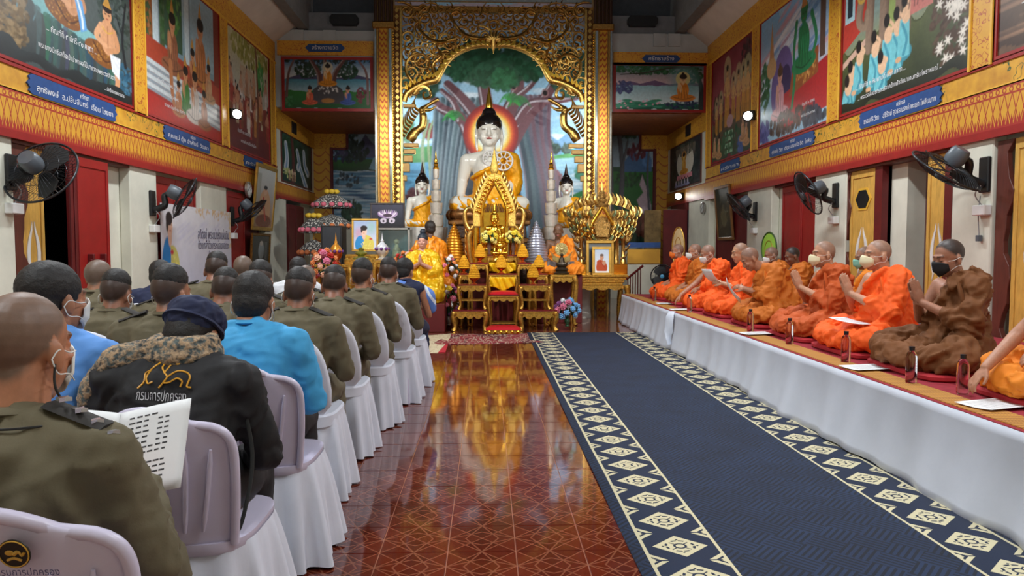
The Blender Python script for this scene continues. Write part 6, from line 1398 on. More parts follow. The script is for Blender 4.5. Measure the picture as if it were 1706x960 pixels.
# ================================================================ altar tables, offerings, flowers, side statues
lac = mat('red_lacquer', (110, 24, 26), .2, var=.15, coat=.4); redc = mat('red_cushion', (196, 28, 40), .35, var=.06)
tg = mat('table_gold', (206, 160, 72), .33, .85, var=.4, scale=35, bump=.6, bscale=50, bd=.008)
def table(label, x0, x1, ztop, zbot, y, d=.35, top=lac, apron=.07, cush=False, shelf=None, name='altar_table', legr=.022, m=tg, tiers=0):
    e = empty(name, ((x0+x1)/2, y, zbot), 0, label, 'table'); w_ = (x1-x0)/2; h = ztop-zbot
    MB().box(-w_, w_, 0, d, h-.025, h).build('table_top', top, e, bev=.004); MB().box(-w_-.01, w_+.01, -.012, d+.01, h-.045, h-.022).build('gold_moulding', m, e, bev=.006)
    for t in range(tiers): MB().box(-w_+.03*(t+1), w_-.03*(t+1), .01*(t+1), d, h-.045-.05*(t+1), h-.045-.05*t).build('tier', m, e, bev=.01)
    zt = h-.045-.05*tiers
    for (ya, yb) in ((0, .02), (d-.02, d)):
        P = [(-w_, zt), (w_, zt)]; n = 16
        for k in range(n+1): t = k/n; P.append((lerp(w_, -w_, t), zt-apron*(.55+.45*abs(math.cos(t*PI*4))**.7 if 0 < k < n else 1.5)))
        MB().prism(P, ya, yb, 'y').build('carved_apron', m, e)
    for sx in (-1, 1):
        for sy in (0, 1):
            yy = .02 if not sy else d-.02; sgn = -1 if not sy else 1
            P = bez([(sx*(w_-.03), yy, zt), (sx*(w_-.005), yy+sgn*.012, zt-.16*h), (sx*(w_-.03), yy, h*.35), (sx*(w_-.035), yy, .06), (sx*(w_-.01), yy+sgn*.02, .0)], 4)
            MB().tube(P, [legr*1.5]*3+[legr*1.2]*5+[legr]*6+[legr*1.2, legr*1.35, legr*1.4][:len(P)-14], 8).build('leg', m, e, smooth=60)
    if cush: MB().grid(lambda u, v: (lerp(-w_, w_, u), lerp(0, d, v), h+.002+.05*(1-(2*u-1)**6)*(1-(2*v-1)**6)), 13, 13).build('red_cushion_top', redc, e, smooth=180)
    if shelf: MB().box(-w_+.02, w_-.02, .02, d-.02, shelf-.02, shelf).build('shelf', m, e)
    return e
def TB(label, xa, xb, pt, pb, Y, zbot=None, **k):
    p0, p1 = aty(xa, pt, Y), aty(xb, pb, Y); return table(label, p0.x, p1.x, p0.z, p1.z if zbot is None else zbot, Y, **k)
YT = 11.75
TB('low base table with carved gold apron beside the white flowers', 754, 811, 517, 553, YT, 0, d=.55, apron=.1, legr=.035)
TB('low base table with carved gold apron beside the blue flowers', 866, 928, 517, 553, YT, 0, d=.55, apron=.1, legr=.035)
zb = aty(780, 517, YT).z
TB('gold tier table on the base table beside the white flowers', 763, 810, 474, 513, YT+.1, zb, d=.34, shelf=.16)
TB('gold tier table on the base table beside the blue flowers', 867, 917, 474, 513, YT+.1, zb, d=.34, shelf=.16)
TB('red topped gold table in the middle of the altar set', 813, 864, 491, 545, YT+.15, 0, d=.4, cush=True, shelf=.12)
TB('raised gold table holding the middle marigold cone', 815, 861, 456, 545, 12.35, 0, d=.3, shelf=.5)
for (xa, xb, pt, lb) in ((783, 813, 438, 'tall gold offering stand on the white flower side, inner'), (863, 885, 438, 'tall gold offering stand on the blue flower side, inner'), (765, 783, 456, 'tall gold offering stand on the white flower side, outer'), (890, 912, 456, 'tall gold offering stand on the blue flower side, outer'), (812, 862, 425, 'tallest gold altar table holding the small gold image')):
    TB(lb, xa, xb, pt, 545, 12.5 if pt > 430 else 12.7, 0, d=.28, legr=.02)
# yellow cloth draped on the middle tables
for (xa, xb, pt, pb, Y, lb) in ((815, 860, 438, 452, 12.62, 'yellow satin drape under the small gold image'), (817, 858, 462, 478, 12.3, 'yellow satin drape on the middle altar table')):
    p0, p1 = aty(xa, pt, Y), aty(xb, pb, Y)
    b = MB(); b.grid(lambda u, v: (lerp(p0.x, p1.x, u), Y+.02*math.sin(u*22+v*5), lerp(p1.z-.05*math.sin(u*PI), p0.z, v)+.02*math.sin(u*9)*(1-v)), 30, 10); o = thing1(b, 'satin_drape', mat('yellow_satin', (236, 186, 20), .3, .2, var=.15, scale=8), lb, 'drape', smooth=180); o.modifiers.new('t', 'SOLIDIFY').thickness = .01
# red kneeling stool, rugs
p0, p1 = aty(810, 550, 11.3), aty(868, 560, 11.3)
e = empty('kneeling_stool', ((p0.x+p1.x)/2, 11.3, 0), 0, 'low red topped kneeling stool on the flowered rug', 'stool'); w_ = (p1.x-p0.x)/2
MB().box(-w_, w_, 0, .35, .012, .07).build('stool_body', tg, e, bev=.006)
for k in range(6): o = MB().lathe([(.0, 0), (.028, .0), (.0, .02)], 8, rot=rotm(PI/2)).build('rosette', goldp, e, smooth=50); o.location = (-w_+.05+k*(2*w_-.1)/5, -.0, .04)
MB().grid(lambda u, v: (lerp(-w_-.01, w_+.01, u), lerp(-.01, .36, v), .07+.055*(1-(2*u-1)**6)*(1-(2*v-1)**6)), 13, 13).build('red_cushion_top', redc, e, smooth=180)
def rug(label, P, m, border=None):
    b = MB(); n = 24
    def f(u, v): a = P[0].lerp(P[1], u); c_ = P[3].lerp(P[2], u); q = a.lerp(c_, v); return (q.x, q.y, .006+.003*math.sin(u*9+v*7)+(.02*max(0, u-.85)/.15*max(0, v-.6) if border else 0))
    b.grid(f, n, n); o = thing1(b, 'rug', m, label, 'rug', smooth=180); o.modifiers.new('t', 'SOLIDIFY').thickness = .006; return o
g = MG('flowered_rug', .9); n1, n2 = g.noise(7, 2, stretch=(1, .35, 1)), g.noise(4, 1, stretch=(1, .35, 1)); g.base(g.mix(((n1*22).sin()).abs().soft(.55, .3), g.mix(n2.gt(.55), lin((132, 36, 44)), lin((90, 26, 36))), lin((176, 150, 130))))
rug('red flowered rug before the altar tables', [atz(718, 575, 0), atz(906, 571, 0), atz(893, 556, 0), atz(750, 557, 0)], g.m)
g = MG('cream_mat', .85); x, y, z = g.xyz(); n1 = g.noise(9, 2); g.base(g.mix((x-(y-9.4)*.055+.62).gt(0), g.mix(((n1*14).sin()).abs().soft(.4, .2)*.6, lin((206, 192, 158)), lin((150, 96, 80))), lin((178, 28, 44))))
rug('cream floor mat with red edge beside the front chair', [atz(690, 589, 0), atz(742, 588, 0), atz(752, 557, 0), atz(690, 560, 0)], g.m, True)
# marigold cones on footed bowls
mar = mat('marigold_orange', (255, 176, 24), .7, var=.25, scale=60, bump=.9, bscale=90, bd=.02); bowlm = mat('copper_gilt_bowl', (190, 90, 40), .3, .8, var=.2)
def phum(px, pt, pm, pb, Y, lb):
    s = Y/F; p = aty(px, pb, Y); e = empty('marigold_cone', (p.x, Y, p.z), 0, lb, 'flower offering'); h0, h1 = (pb-pm)*s, (pb-pt)*s; R = 9.5*s
    MB().lathe([(R*.55, 0), (R*.6, .01), (R*.22, h0*.3), (R*.25, h0*.5), (R*.8, h0*.85), (R*.85, h0), (0, h0)], 20).build('footed_bowl', bowlm, e, smooth=40)
    b = MB(); H = h1-h0
    for k in range(8):
        t = k/8; r = R*(1.0 if t < .15 else 1-((t-.15)/.85)**1.4)+.004; n = max(4, int(2*PI*r/.02))
        for j in range(n): a = 2*PI*(j+.5*(k % 2))/n; b.ball((r*.85*math.cos(a), r*.85*math.sin(a), h0+H*t+.01), .0155, 6, 4)
    b.ball((0, 0, h0+H*.97), .016, 6, 4); b.lathe([(R*.85, h0), (R*.85, h0+.2*H), (R*.3, h0+.8*H), (0, h0+H*.95)], 14); o = b.build('marigold_heads', mar, e, smooth=180); o['kind'] = 'stuff'
for (px, pt, pm, pb, Y, lb) in ((800, 407, 428, 438, 12.55, 'marigold cone on the inner stand of the white flower side'), (773, 426, 447, 456, 12.55, 'marigold cone on the outer stand of the white flower side'), (790, 441, 463, 475, 11.95, 'marigold cone on the low tier table of the white flower side'), (835, 425, 446, 456, 12.45, 'marigold cone on the raised middle table'), (871, 407, 428, 438, 12.55, 'marigold cone on the inner stand of the blue flower side'), (898, 425, 445, 456, 12.55, 'marigold cone on the outer stand of the blue flower side'), (888, 440, 462, 475, 11.95, 'marigold cone on the low tier table of the blue flower side')): phum(px, pt, pm, pb, Y, lb)
# bouquets
leafm = mat('dark_leaf', (34, 62, 34), .6, var=.3); stemm = mat('vase_dark', (90, 60, 50), .4)
def flower_mesh():
    b = MB()
    for ring, (n, r, z) in enumerate(((7, 1.0, .1), (6, .65, .4), (4, .3, .6))):
        for k in range(n): a = 2*PI*k/n+ring*.4; b.ball((math.cos(a)*r*.55, math.sin(a)*r*.55, z), (.5, .32, .16), 6, 4, rotm(0, 0, a) @ rotm(0, -.5-.3*ring, 0))
    return b.mesh('flower', smooth=180)
FLM = {}
def bouquet(label, loc, R, cols, n, vase=None, vh=.25, vr=.06, seed=0, fl=.045, sx=1, sz=1):
    e = empty('flower_bouquet', loc, 0, label, 'flowers'); r = random.Random(seed)
    if vase: MB().lathe([(vr*.7, 0), (vr*.75, .01), (vr*.5, vh*.2), (vr, vh*.6), (vr*.7, vh*.9), (vr*.9, vh), (vr*.7, vh)], 16).build('vase', vase, e, smooth=40)
    else: vh = 0
    b = MB()
    for k in range(int(n*1.3)):
        a, z = r.uniform(0, 6.3), r.uniform(-.7, .9); d = Vector((math.cos(a)*sx, math.sin(a)*.7, z*sz)).normalized()*R*r.uniform(.6, 1.05); b.ball((d.x, d.y, vh+R*.75*sz+d.z*sz*.8), (.05, .02, .012), 5, 4, rotm(r.uniform(0, 3), r.uniform(0, 3), a))
    b.cyl((0, 0, vh*.8), (0, 0, vh+R*.7), .03, n=7); o = b.build('foliage', leafm, e, smooth=180); o['kind'] = 'stuff'
    for k in range(n):
        cc = cols[k % len(cols)]
        if cc not in FLM: FLM[cc] = flower_mesh(); FLM[cc].materials.append(mat('petal_%d_%d_%d' % cc, cc, .6, var=.12, scale=30))
        a, z = 2.4*k, 1-2*(k+.5)/n*.85; q = math.sqrt(max(0, 1-z*z)); d = Vector((q*math.cos(a)*sx, q*math.sin(a)*.8, z*sz))*R
        o = link('flower', FLM[cc], None, e); o.location = (d.x, d.y, vh+R*.75*sz+d.z*.85); o.rotation_euler = d.to_track_quat('Z', 'Y').to_euler(); o.scale = (fl*r.uniform(.8, 1.2),)*3
    return e
WH, PK, YE, BL, RD, OG, PU = (236, 238, 240), (226, 130, 160), (232, 208, 60), (130, 190, 236), (196, 50, 44), (236, 150, 90), (150, 90, 150)
p = atz(727, 541, 0); bouquet('large white flower arrangement in a silver vase beside the kneeling statue', (p.x, p.y, 0), .21, [WH], 26, silver, .16, .06, 1, .07, 1.15)
p = aty(742, 505, 12.1); bouquet('pink and mixed flower arrangement beside the base table', (p.x+.05, 12.25, .05), .24, [PK, WH, YE, PU, OG], 24, silver, .15, .05, 2, .055, .8, 1.3)
p = aty(735, 460, 12.9); bouquet('white and orange flower arrangement behind the tier table', (p.x+.13, 12.9, .5), .2, [WH, OG, WH, PK], 22, stemm, .2, .05, 3, .05, .7, 1.5)
p = atz(940, 545, 0); bouquet('blue, white and purple flower arrangement beside the angel stand', (p.x, 11.9, .06), .17, [BL, WH, PK, BL, PU], 22, mat('green_vase', (50, 90, 60), .3), .14, .05, 4, .06)
for (px, lb) in ((815, 'yellow flower bouquet in a vase, on the white flower side of the gold image'), (855, 'yellow flower bouquet in a vase, on the blue flower side of the gold image')):
    p = aty(px, 424, 12.7); bouquet(lb, (p.x, 12.72, p.z), .115, [YE, (240, 226, 130), YE], 14, stemm, .2, .04, px, .05)
p = aty(545, 440, 9.4); o = thing1(MB().lathe([(.2, 0), (.2, .03), (.04, .06), (.04, .57), (.18, .6), (.18, .62)], 20), 'flower_stand', tg, 'round gold flower stand behind the long haired woman', 'stand', smooth=40); o.location = (aty(540, 425, 11.3).x, 11.3, 0)
bouquet('orange and pink flower arrangement behind the long haired woman', (aty(540, 425, 11.3).x, 11.3, .62), .2, [OG, RD, PK, (240, 190, 160)], 26, stemm, .25, .05, 7, .06, .8, 1.3)
p = aty(671, 430, 11.6); bouquet('red and peach flower arrangement beside the kneeling statue', (p.x, 12.3, .75), .16, [RD, OG, (244, 200, 180), RD], 20, stemm, .25, .05, 8, .055, 1.2)
# ---- kneeling praying statue in gold satin and its companions
fleshs = mat('painted_flesh', (206, 152, 132), .4, var=.04); bluehair = mat('blue_black_hair', (34, 44, 56), .5, var=.1)
ysat = mat('yellow_satin_cloak', (240, 188, 24), .3, .25, var=.12, scale=4)
def kneeler(label, loc, rz, sc_, robem, hairm, flesh, bun=True):
    e = empty('kneeling_statue', loc, rz, label, 'statue', None, sc_)
    M = Matrix.Translation((0, .03, .98))
    b = MB(); chain(b, [(0, 0, .4), (0, 0, .65), (0, 0, .8)], [.13, .14, .1]); chain(b, [(0, 0, .8), (0, .01, .95)], [.055, .055], 12)
    for s in (-1, 1): chain(b, [(s*.16, 0, .74), (s*.2, .12, .52), (s*.03, .25, .62)], [.05, .045, .03]); hand(b, frame((s*.02, .25, .62), (-s*.05, .1, 1), (-s, 0, 0)), s, .02, 1.0, .4)
    for s in (-1, 1): chain(b, [(s*.1, 0, .36), (s*.14, .3, .08), (s*.12, -.2, .07)], [.1, .08, .06])
    lo = vox(b, .0115, 2); b = MB(); head_prims(b, M); hi = vox(b, .0075, 2); link('body', fuse([lo, hi]), flesh, e)
    eyes(M, e); h_ = hair_cap(M, e, hairm, 1.06, .004)
    if bun: MB().ball((0, -.02, 1.14), (.055, .06, .05), 14, 9).build('topknot', hairm, h_, smooth=180)
    b = MB(); chain(b, [(0, 0, .3), (0, -.01, .55), (0, -.01, .76)], [.2, .2, .13], 16); 
    for s in (-1, 1): chain(b, [(s*.1, 0, .78), (s*.19, .02, .72), (s*.25, .1, .5), (s*.16, .2, .46)], [.08, .09, .1, .07], 12); chain(b, [(s*.1, 0, .36), (s*.2, .25, .16), (s*.2, -.2, .12)], [.18, .15, .13], 12); chain(b, [(s*.25, .08, .5), (s*.27, .1, .2), (s*.26, .12, .08)], [.09, .1, .08])
    chain(b, [(.02, .14, .66), (.02, .2, .4), (.03, .24, .12)], [.07, .06, .06]); b.box(-.3, .3, -.3, .3, 0, .06)
    me = vox(b, .016, 2, 'cloak'); folds(me, .026, (0, .15, 1), 2.2, 11, 3); folds(me, .008, (.2, 0, 1), 3, 22, 9); co = coords(me); co[:, 2] = np.maximum(co[:, 2], 0); me.vertices.foreach_set('co', co.ravel()); me.update(); link('cloak', me, robem, e)
    return e
p = aty(700, 492, 12.0); kneeler('praying statue with blue black topknot in shiny yellow satin cloak', (p.x+.05, 12.0, .46), PI-.1, 1.0, ysat, bluehair, fleshs)
o = thing1(MB().box(-.42, .42, -.36, .4, 0, .455), 'statue_plinth', redd, 'dark red plinth under the praying statue in yellow satin', 'plinth', bev=.01); o.location = (p.x, 12.0, 0)
p = aty(717, 490, 12.75); kneeler('dark haired statue in orange robe behind the yellow cloaked one', (p.x, 12.85, .6), .5, 1.08, mat('orange_satin_robe', (232, 140, 24), .4, .1, var=.12), mat('dark_hair_statue', (40, 34, 30), .6), mat('dark_flesh', (90, 62, 48), .5), False)
o = thing1(MB().box(-.36, .36, -.3, .3, 0, .595), 'statue_plinth', redd, 'dark red plinth under the orange robed statue behind', 'plinth', bev=.01); o.location = (p.x, 12.9, 0)
# bronze monk figure, right
p = aty(931, 455, 13.2); e, *_ = monk('bronze monk statue in orange robe behind the winged figurine', (p.x, 13.3, p.z-.02), PI-.2, 'gold', pose='lap', seed=50, skin=(110, 78, 56), scalp=(96, 68, 50)); e.name = 'monk_statue'; e['category'] = 'statue'
e.scale = (1.06,)*3; o = thing1(MB().box(-.4, .4, -.35, .4, 0, p.z-.02), 'statue_plinth', redd, 'dark red plinth under the bronze monk statue', 'plinth', bev=.01); o.location = (p.x, 13.35, 0)
# angel stand and winged figurine
TB('tall gold stand with curved legs under the winged figurine', 917, 960, 458, 537, 12.6, 0, d=.4, top=tg, legr=.035, apron=.09)
p = aty(936, 457, 12.75); e = empty('winged_figurine', (p.x, 12.78, p.z), 0, 'pale gold winged figurine with round halo on the tall stand', 'figurine')
pg_ = mat('pale_brass', (206, 190, 130), .35, .6, var=.2); dk = mat('dark_bronze_figure', (60, 50, 38), .4, .6)
MB().lathe([(.13, 0), (.14, .02), (.1, .05), (.12, .08), (.08, .12), (.1, .15), (0, .16)], 20).build('figurine_base', dk, e, smooth=40)
b = MB(); chain(b, [(0, 0, .16), (0, 0, .26), (0, 0, .3)], [.075, .045, .025]); b.ball((0, -.01, .335), .03); chain(b, [(-.06, -.03, .17), (.06, -.03, .17)], [.04, .04]); link('figure', vox(b, .008, 2, 'figure'), dk, e)
for s in (-1, 1):
    for k in range(5): b = MB(); b.tube([(s*.04, .04, .27-.02*k), (s*(.12+.01*k), .05, .3-.01*k), (s*(.2-.02*k), .05, .4-.055*k)], [.02, .026, .005], 6, flat=.4); b.build('wing_feather', pg_, e, smooth=60)
b = MB(); b.lathe([(.0, -.008), (.11, -.006), (.115, 0), (.11, .006), (0, .008)], 26, (0, .05, .43), rot=rotm(PI/2)); b.build('halo', pg_, e, smooth=40)
for k in range(16): a = k*PI/8; b = MB(); b.tube([(.05*math.cos(a), .04, .43+.05*math.sin(a)), (.1*math.cos(a), .04, .43+.1*math.sin(a))], [.006, .011], 5); b.build('halo_ray', pg_, e)
b = MB(); b.ball((0, .02, .43), .035); b.ball((0, .0, .475), .018); b.build('halo_image', pg_, e, smooth=180)
o = thing1(MB().box(-.24, .24, 0, .03, 0, .22), 'grey_panel', mat('grey_marble', (110, 106, 108), .3, var=.15), 'grey marble slab standing behind the winged figurine', 'slab', bev=.005); o.location = (p.x, 12.93, p.z)
# gilded throne and its table, right
TB('wide gold table with stepped top under the gilded throne', 962, 1046, 458, 536, 13.3, 0, d=.75, top=tg, tiers=3, legr=.045, apron=.09)
TY = 13.65; Wt = lambda x, y: W(x, y, TY); gm = mat('glass_mosaic_gold', (186, 148, 84), .28, .85, var=.7, scale=60, bump=1, bscale=55, bd=.02)
th = empty('gilded_throne', (0, 0, 0), 0, 'glittering gilded throne gable with flame wings around a portrait', 'throne')
(x0, z0), (x1, z1) = Wt(966, 457), Wt(1044, 440); MB().box(x0, x1, TY-.1, TY+.3, z0, z1).build('throne_base', goldp, th, bev=.01)
plate(MB(), [(976, 445), (976, 392), (984, 374), (995, 364), (1003, 360), (1011, 364), (1022, 374), (1030, 392), (1030, 445)], TY+.1, .06).build('back_panel', gm, th)
MB().prism([Wt(*p) for p in ((985, 360), (994, 345), (994, 372), (1003, 360), (1012, 372), (1012, 345), (1021, 360), (1012, 395), (994, 395))], TY-.02, TY+.05, 'y').build('crest_panel', gm, th)
for s in (0, 1):
    mx = lambda x: x if not s else 2*1003-x
    for xx in (968, 980):
        b = MB(); x, z = Wt(mx(xx), 440); zt = Wt(0, 395)[1]; b.lathe([(.06, z), (.06, z+.06), (.035, z+.1), (.035, zt-.08), (.06, zt-.04), (.06, zt)], 10, (x, TY-.0, 0)); b.build('column', gold, th, smooth=40)
    plate(MB(), [(mx(x), y) for x, y in ((958, 400), (952, 380), (944, 360), (940, 348), (958, 354), (975, 350), (988, 352), (990, 372), (975, 385), (968, 400))][::1 if not s else -1], TY+.06, .1).build('wing_panel', gm, th)
    for k in range(10):
        t = k/9; x, y = lerp(942, 998, t), lerp(352, 345, t)-14*math.sin(t*2.2)*(t > .3); hgt = 8+5*t
        b = MB(); b.tube(curve3([(mx(x+2), y+8), (mx(x-2), y), (mx(x-1), y-hgt*.6), (mx(x+1), y-hgt)], TY, 3, .02), [.055, .055, .055, .05, .042, .034, .025, .016, .009, .004], 6, flat=.5); b.build('flame_leaf', gm if k % 2 else gold, th, smooth=60)
    for r_ in range(4):
        for k in range(7):
            x, y = 946+6.2*k+1.5*r_, 352+9*r_+3*(k % 2)+(2*k if r_ else 0); b = MB(); b.tube(curve3([(mx(x+3), y+9), (mx(x-1), y+3), (mx(x+.5), y-4)], TY, 3, .1-.01*r_), [.034, .036, .034, .03, .022, .012, .004], 5, flat=.6); b.build('flame_leaf', gold if (k+r_) % 3 else mat('green_mosaic', (120, 130, 90), .25, .6, var=.5, scale=60), th, smooth=60)
    for k in range(5):
        x, y = 950+4*k, 372+14*k; b = MB(); b.tube(curve3([(mx(x+6), y+4), (mx(x-1), y), (mx(x-6), y-8)], TY, 3, .02), [.05, .05, .045, .035, .025, .014, .005], 6, flat=.5); b.build('flame_leaf', gm, th, smooth=60)
    b = MB(); b.tube(curve3([(mx(968), 395), (mx(980), 382), (mx(992), 362), (1003, 344)], TY, 5, .06), .035, 7); b.build('gable_rib', goldp, th, smooth=60)
for k, (dy, r) in enumerate(((0, .11), (8, .09), (15, .07), (21, .05))): x, z = Wt(1003, 345-dy); b = MB(); b.lathe([(r, 0), (r*1.15, .03), (r*.5, .08), (r*.4, .1)], 12, (x, TY, z)); b.build('spire_tier', gm, th, smooth=30)
x, z = Wt(1003, 322); MB().lathe([(.04, 0), (.02, .1), (.0, .26)], 10, (x, TY, z)).build('spire', gold, th, smooth=50)
# portraits
def portrait(label, P0, P1, Y, cv, fr, fw=.04, tilt=.06, name='framed_portrait', d=.04):
    (x0, z0), (x1, z1) = P0, P1; w_, h_ = x1-x0, z1-z0; e = empty(name, ((x0+x1)/2, Y, z0), 0, label, 'picture'); e.rotation_euler = (-tilt, 0, 0)
    o = link('picture', cv.mesh(w_-2*fw, h_-2*fw), attrmat('print_gloss', .25, .04, 30), e); o.location = (0, -.005, fw)
    for (a, b_, c_, d_) in ((-w_/2, w_/2, 0, fw), (-w_/2, w_/2, h_-fw, h_), (-w_/2, -w_/2+fw, fw, h_-fw), (w_/2-fw, w_/2, fw, h_-fw)): MB().box(a, b_, -d/2, d/2, c_, d_).build('frame_rail', fr, e, bev=.006)
    return e
frg = mat('frame_gold', (206, 164, 78), .35, .7, var=.2); frb = mat('frame_dark', (34, 26, 30), .4, var=.1)
c = Cv(.75, 70, (206, 214, 222), 30); c.grad(0, 1, (220, 226, 230), (180, 196, 214)); c.ell(.37, .22, .3, .3, (176, 72, 40)); c.ell(.3, .42, .2, .14, (176, 72, 40)); c.ell(.5, .42, .1, .1, (190, 140, 110)); c.ell(.38, .66, .1, .13, (190, 140, 110)); c.ell(.38, .75, .1, .06, (110, 90, 80)); c.rect(0, .75, 0, .06, (230, 230, 226)); c.line([(.28, .5), (.4, .35), (.55, .2)], .015, .01, (140, 50, 30))
portrait('framed portrait of a monk in rust robe on the gilded throne table', Wt(983, 458), Wt(1015, 411), 13.38, c, frg, .05, .08)
b_ = Cv(.7, 10, (60, 66, 70)); b_.rect(0, .7, .86, .95, (120, 124, 126)); portrait('larger empty gold frame behind the monk portrait', Wt(975, 458), Wt(1021, 401), 13.52, b_, frg, .05, .04)
def lady(c, k=1):
    c.grad(0, 1, (214, 220, 236), (150, 170, 206), .1); c.ell(.2*k, .55, .16, .2, (206, 120, 140), .5, soft=.15); c.ell(.62*k, .75, .14, .2, (140, 190, 170), .5, soft=.15)
    c.ell(.42*k, .16, .3, .34, (214, 200, 96)); c.ell(.2*k, .22, .15, .26, (50, 140, 206), rot=-.2); c.ell(.36*k, .46, .06, .12, (230, 190, 170)); c.ell(.36*k, .62, .105, .15, (234, 196, 176)); c.ell(.36*k, .74, .12, .09, (40, 30, 34)); c.ell(.28*k, .66, .03, .09, (40, 30, 34))
    for s in (-1, 1): c.dab(.36*k+s*.04, .64, .016, .007, (40, 30, 30)); c.dab(.36*k+s*.042, .67, .02, .004, (60, 44, 40))
    c.dab(.36*k, .56, .026, .009, (190, 60, 60)); c.dab(.36*k, .6, .008, .014, (206, 160, 140)); c.dab(.6*k, .36, .06, .03, (196, 60, 70)); c.leaves(.45*k, .12, .2, .15, (232, 216, 120), 30, .02)
c = Cv(.8, 90, (190, 200, 220), 31); lady(c); portrait('gold framed portrait of a lady in blue and yellow on a gold table', W(586, 419, 12.6), W(630, 364, 12.6), 12.6, c, frg, .035)
c = Cv(1.35, 80, (20, 18, 34), 32); c.grad(0, 1, (16, 14, 22), (34, 34, 60), .1)
for k in range(14): a = PI*k/13; c.line([(.68+.1*math.cos(a), .42), (.68+.36*math.cos(a), .5+.16*math.sin(a)), (.68+.42*math.cos(a), .62+.14*math.sin(a))], .05, .01, [(196, 176, 206), (150, 120, 170), (226, 214, 230)][k % 3])
c.ell(.68, .5, .2, .08, (60, 40, 60)); c.ell(.5, .26, .14, .12, (200, 190, 206)); c.ell(.86, .26, .14, .12, (200, 190, 206)); c.ell(.68, .26, .06, .08, (30, 24, 36)); c.ell(.5, .24, .05, .05, (40, 30, 44)); c.ell(.86, .24, .05, .05, (40, 30, 44))
portrait('dark framed picture of a pale lotus on black', W(617, 380, 13.4), W(674, 338, 13.4), 13.4, c, frb, .03)
# glass case
(x0, z0), (x1, z1) = W(628, 445, 13.4), W(681, 380, 13.4); e = empty('glass_case', ((x0+x1)/2, 13.4, 0), 0, 'aluminium and glass display case under the lotus picture', 'display case'); w_ = (x1-x0)/2
alu = mat('aluminium', (180, 178, 172), .35, .8, var=.05); cg = MG('case_glass', .03); cg.base((.75, .9, .88)); cg.b.inputs['Transmission Weight'].default_value = .9; cg.b.inputs['Alpha'].default_value = .5
for sx in (-1, 1):
    for yy in (0, .45): MB().box(sx*w_-.02, sx*w_+.02, yy-.02, yy+.02, 0, z1).build('frame_post', alu, e)
MB().box(-w_-.02, w_+.02, -.02, .47, z1-.03, z1).build('top_board', alu, e); MB().box(-w_, w_, .44, .45, 0, z1-.03).build('back_board', mat('teal_back', (70, 110, 112), .6), e); MB().box(-w_, w_, 0, .45, z0-.03, z0).build('shelf', alu, e); MB().box(-w_+.02, w_-.02, -.004, .004, z0, z1-.03).build('front_glass', cg.m, e); MB().box(-w_, w_, 0, .44, 0, z0-.03).build('lower_cabinet', redd, e)
p = aty(660, 440, 13.55); b = MB(); chain(b, [(0, 0, 0), (0, 0, .2), (0, 0, .3)], [.1, .07, .03]); b.ball((0, 0, .36), .05); o = thing1(b, 'display_figure', mat('pale_jade', (150, 160, 120), .4), 'pale seated figure inside the glass case', 'figurine', smooth=180); o.location = (p.x, 13.62, z0+.1)
# gold and white lidded jars
for (px, pt, pb, m1, lb) in ((560, 388, 440, mat('gilt_enamel', (222, 150, 50), .3, .4, var=.3, scale=20), 'gold enamel lidded jar with pointed spire'), (637, 388, 433, mat('white_enamel', (220, 222, 228), .3, .2, var=.15, scale=20), 'white enamel lidded jar with pointed spire')):
    Y = 11.9; s = Y/F; p = aty(px, pb, Y); h = (pb-pt)*s; R = 10*s; e = empty('lidded_jar', (p.x, Y, p.z), 0, lb, 'jar')
    MB().lathe([(R*.7, 0), (R*.75, .02), (R*.4, h*.1), (R*.9, h*.22), (R*1.05, h*.32), (R, h*.4)], 20).build('jar_body', bowlm if px < 600 else silver, e, smooth=40); MB().lathe([(R, h*.4), (R*1.0, h*.44), (R*.85, h*.52), (R*.4, h*.62), (R*.25, h*.66), (R*.3, h*.7), (R*.14, h*.75), (R*.1, h*.85), (0, h)], 20).build('jar_lid', m1, e, smooth=50)
    for k in range(8): a = k*PI/4; o = MB().ball((R*1.02*math.cos(a), R*1.02*math.sin(a), h*.4), .028, 8, 5).build('jewel', mat('purple_jewel', (110, 60, 130), .2), e, smooth=180)
# tables at the left
TB('gold table holding the lady portrait and a small gold lamp', 576, 631, 424, 545, 12.5, 0, d=.5, top=tg, legr=.03)
TB('low carved table for the gold enamel jar', 520, 585, 441, 545, 11.8, 0, d=.45, top=tg, legr=.03); TB('low carved table for the white enamel jar', 622, 664, 434, 545, 11.8, 0, d=.45, top=tg, legr=.03)
p = aty(600, 432, 12.1); e = empty('ceremony_lamp', (p.x, 12.2, p.z), 0, 'small green and gold offering tray on a stand', 'tray'); MB().lathe([(.13, 0), (.13, .02), (.05, .05), (.1, .09), (.1, .11), (.04, .14), (.05, .17), (0, .2)], 18).build('tray_body', mat('green_gold', (150, 150, 70), .35, .5, var=.3), e, smooth=40)
o = thing1(MB().box(-.25, .25, -.15, .2, 0, p.z), 'offering_stand', tg, 'plain gold stand under the green and gold tray', 'stand', bev=.01); o.location = (p.x, 12.2, 0)
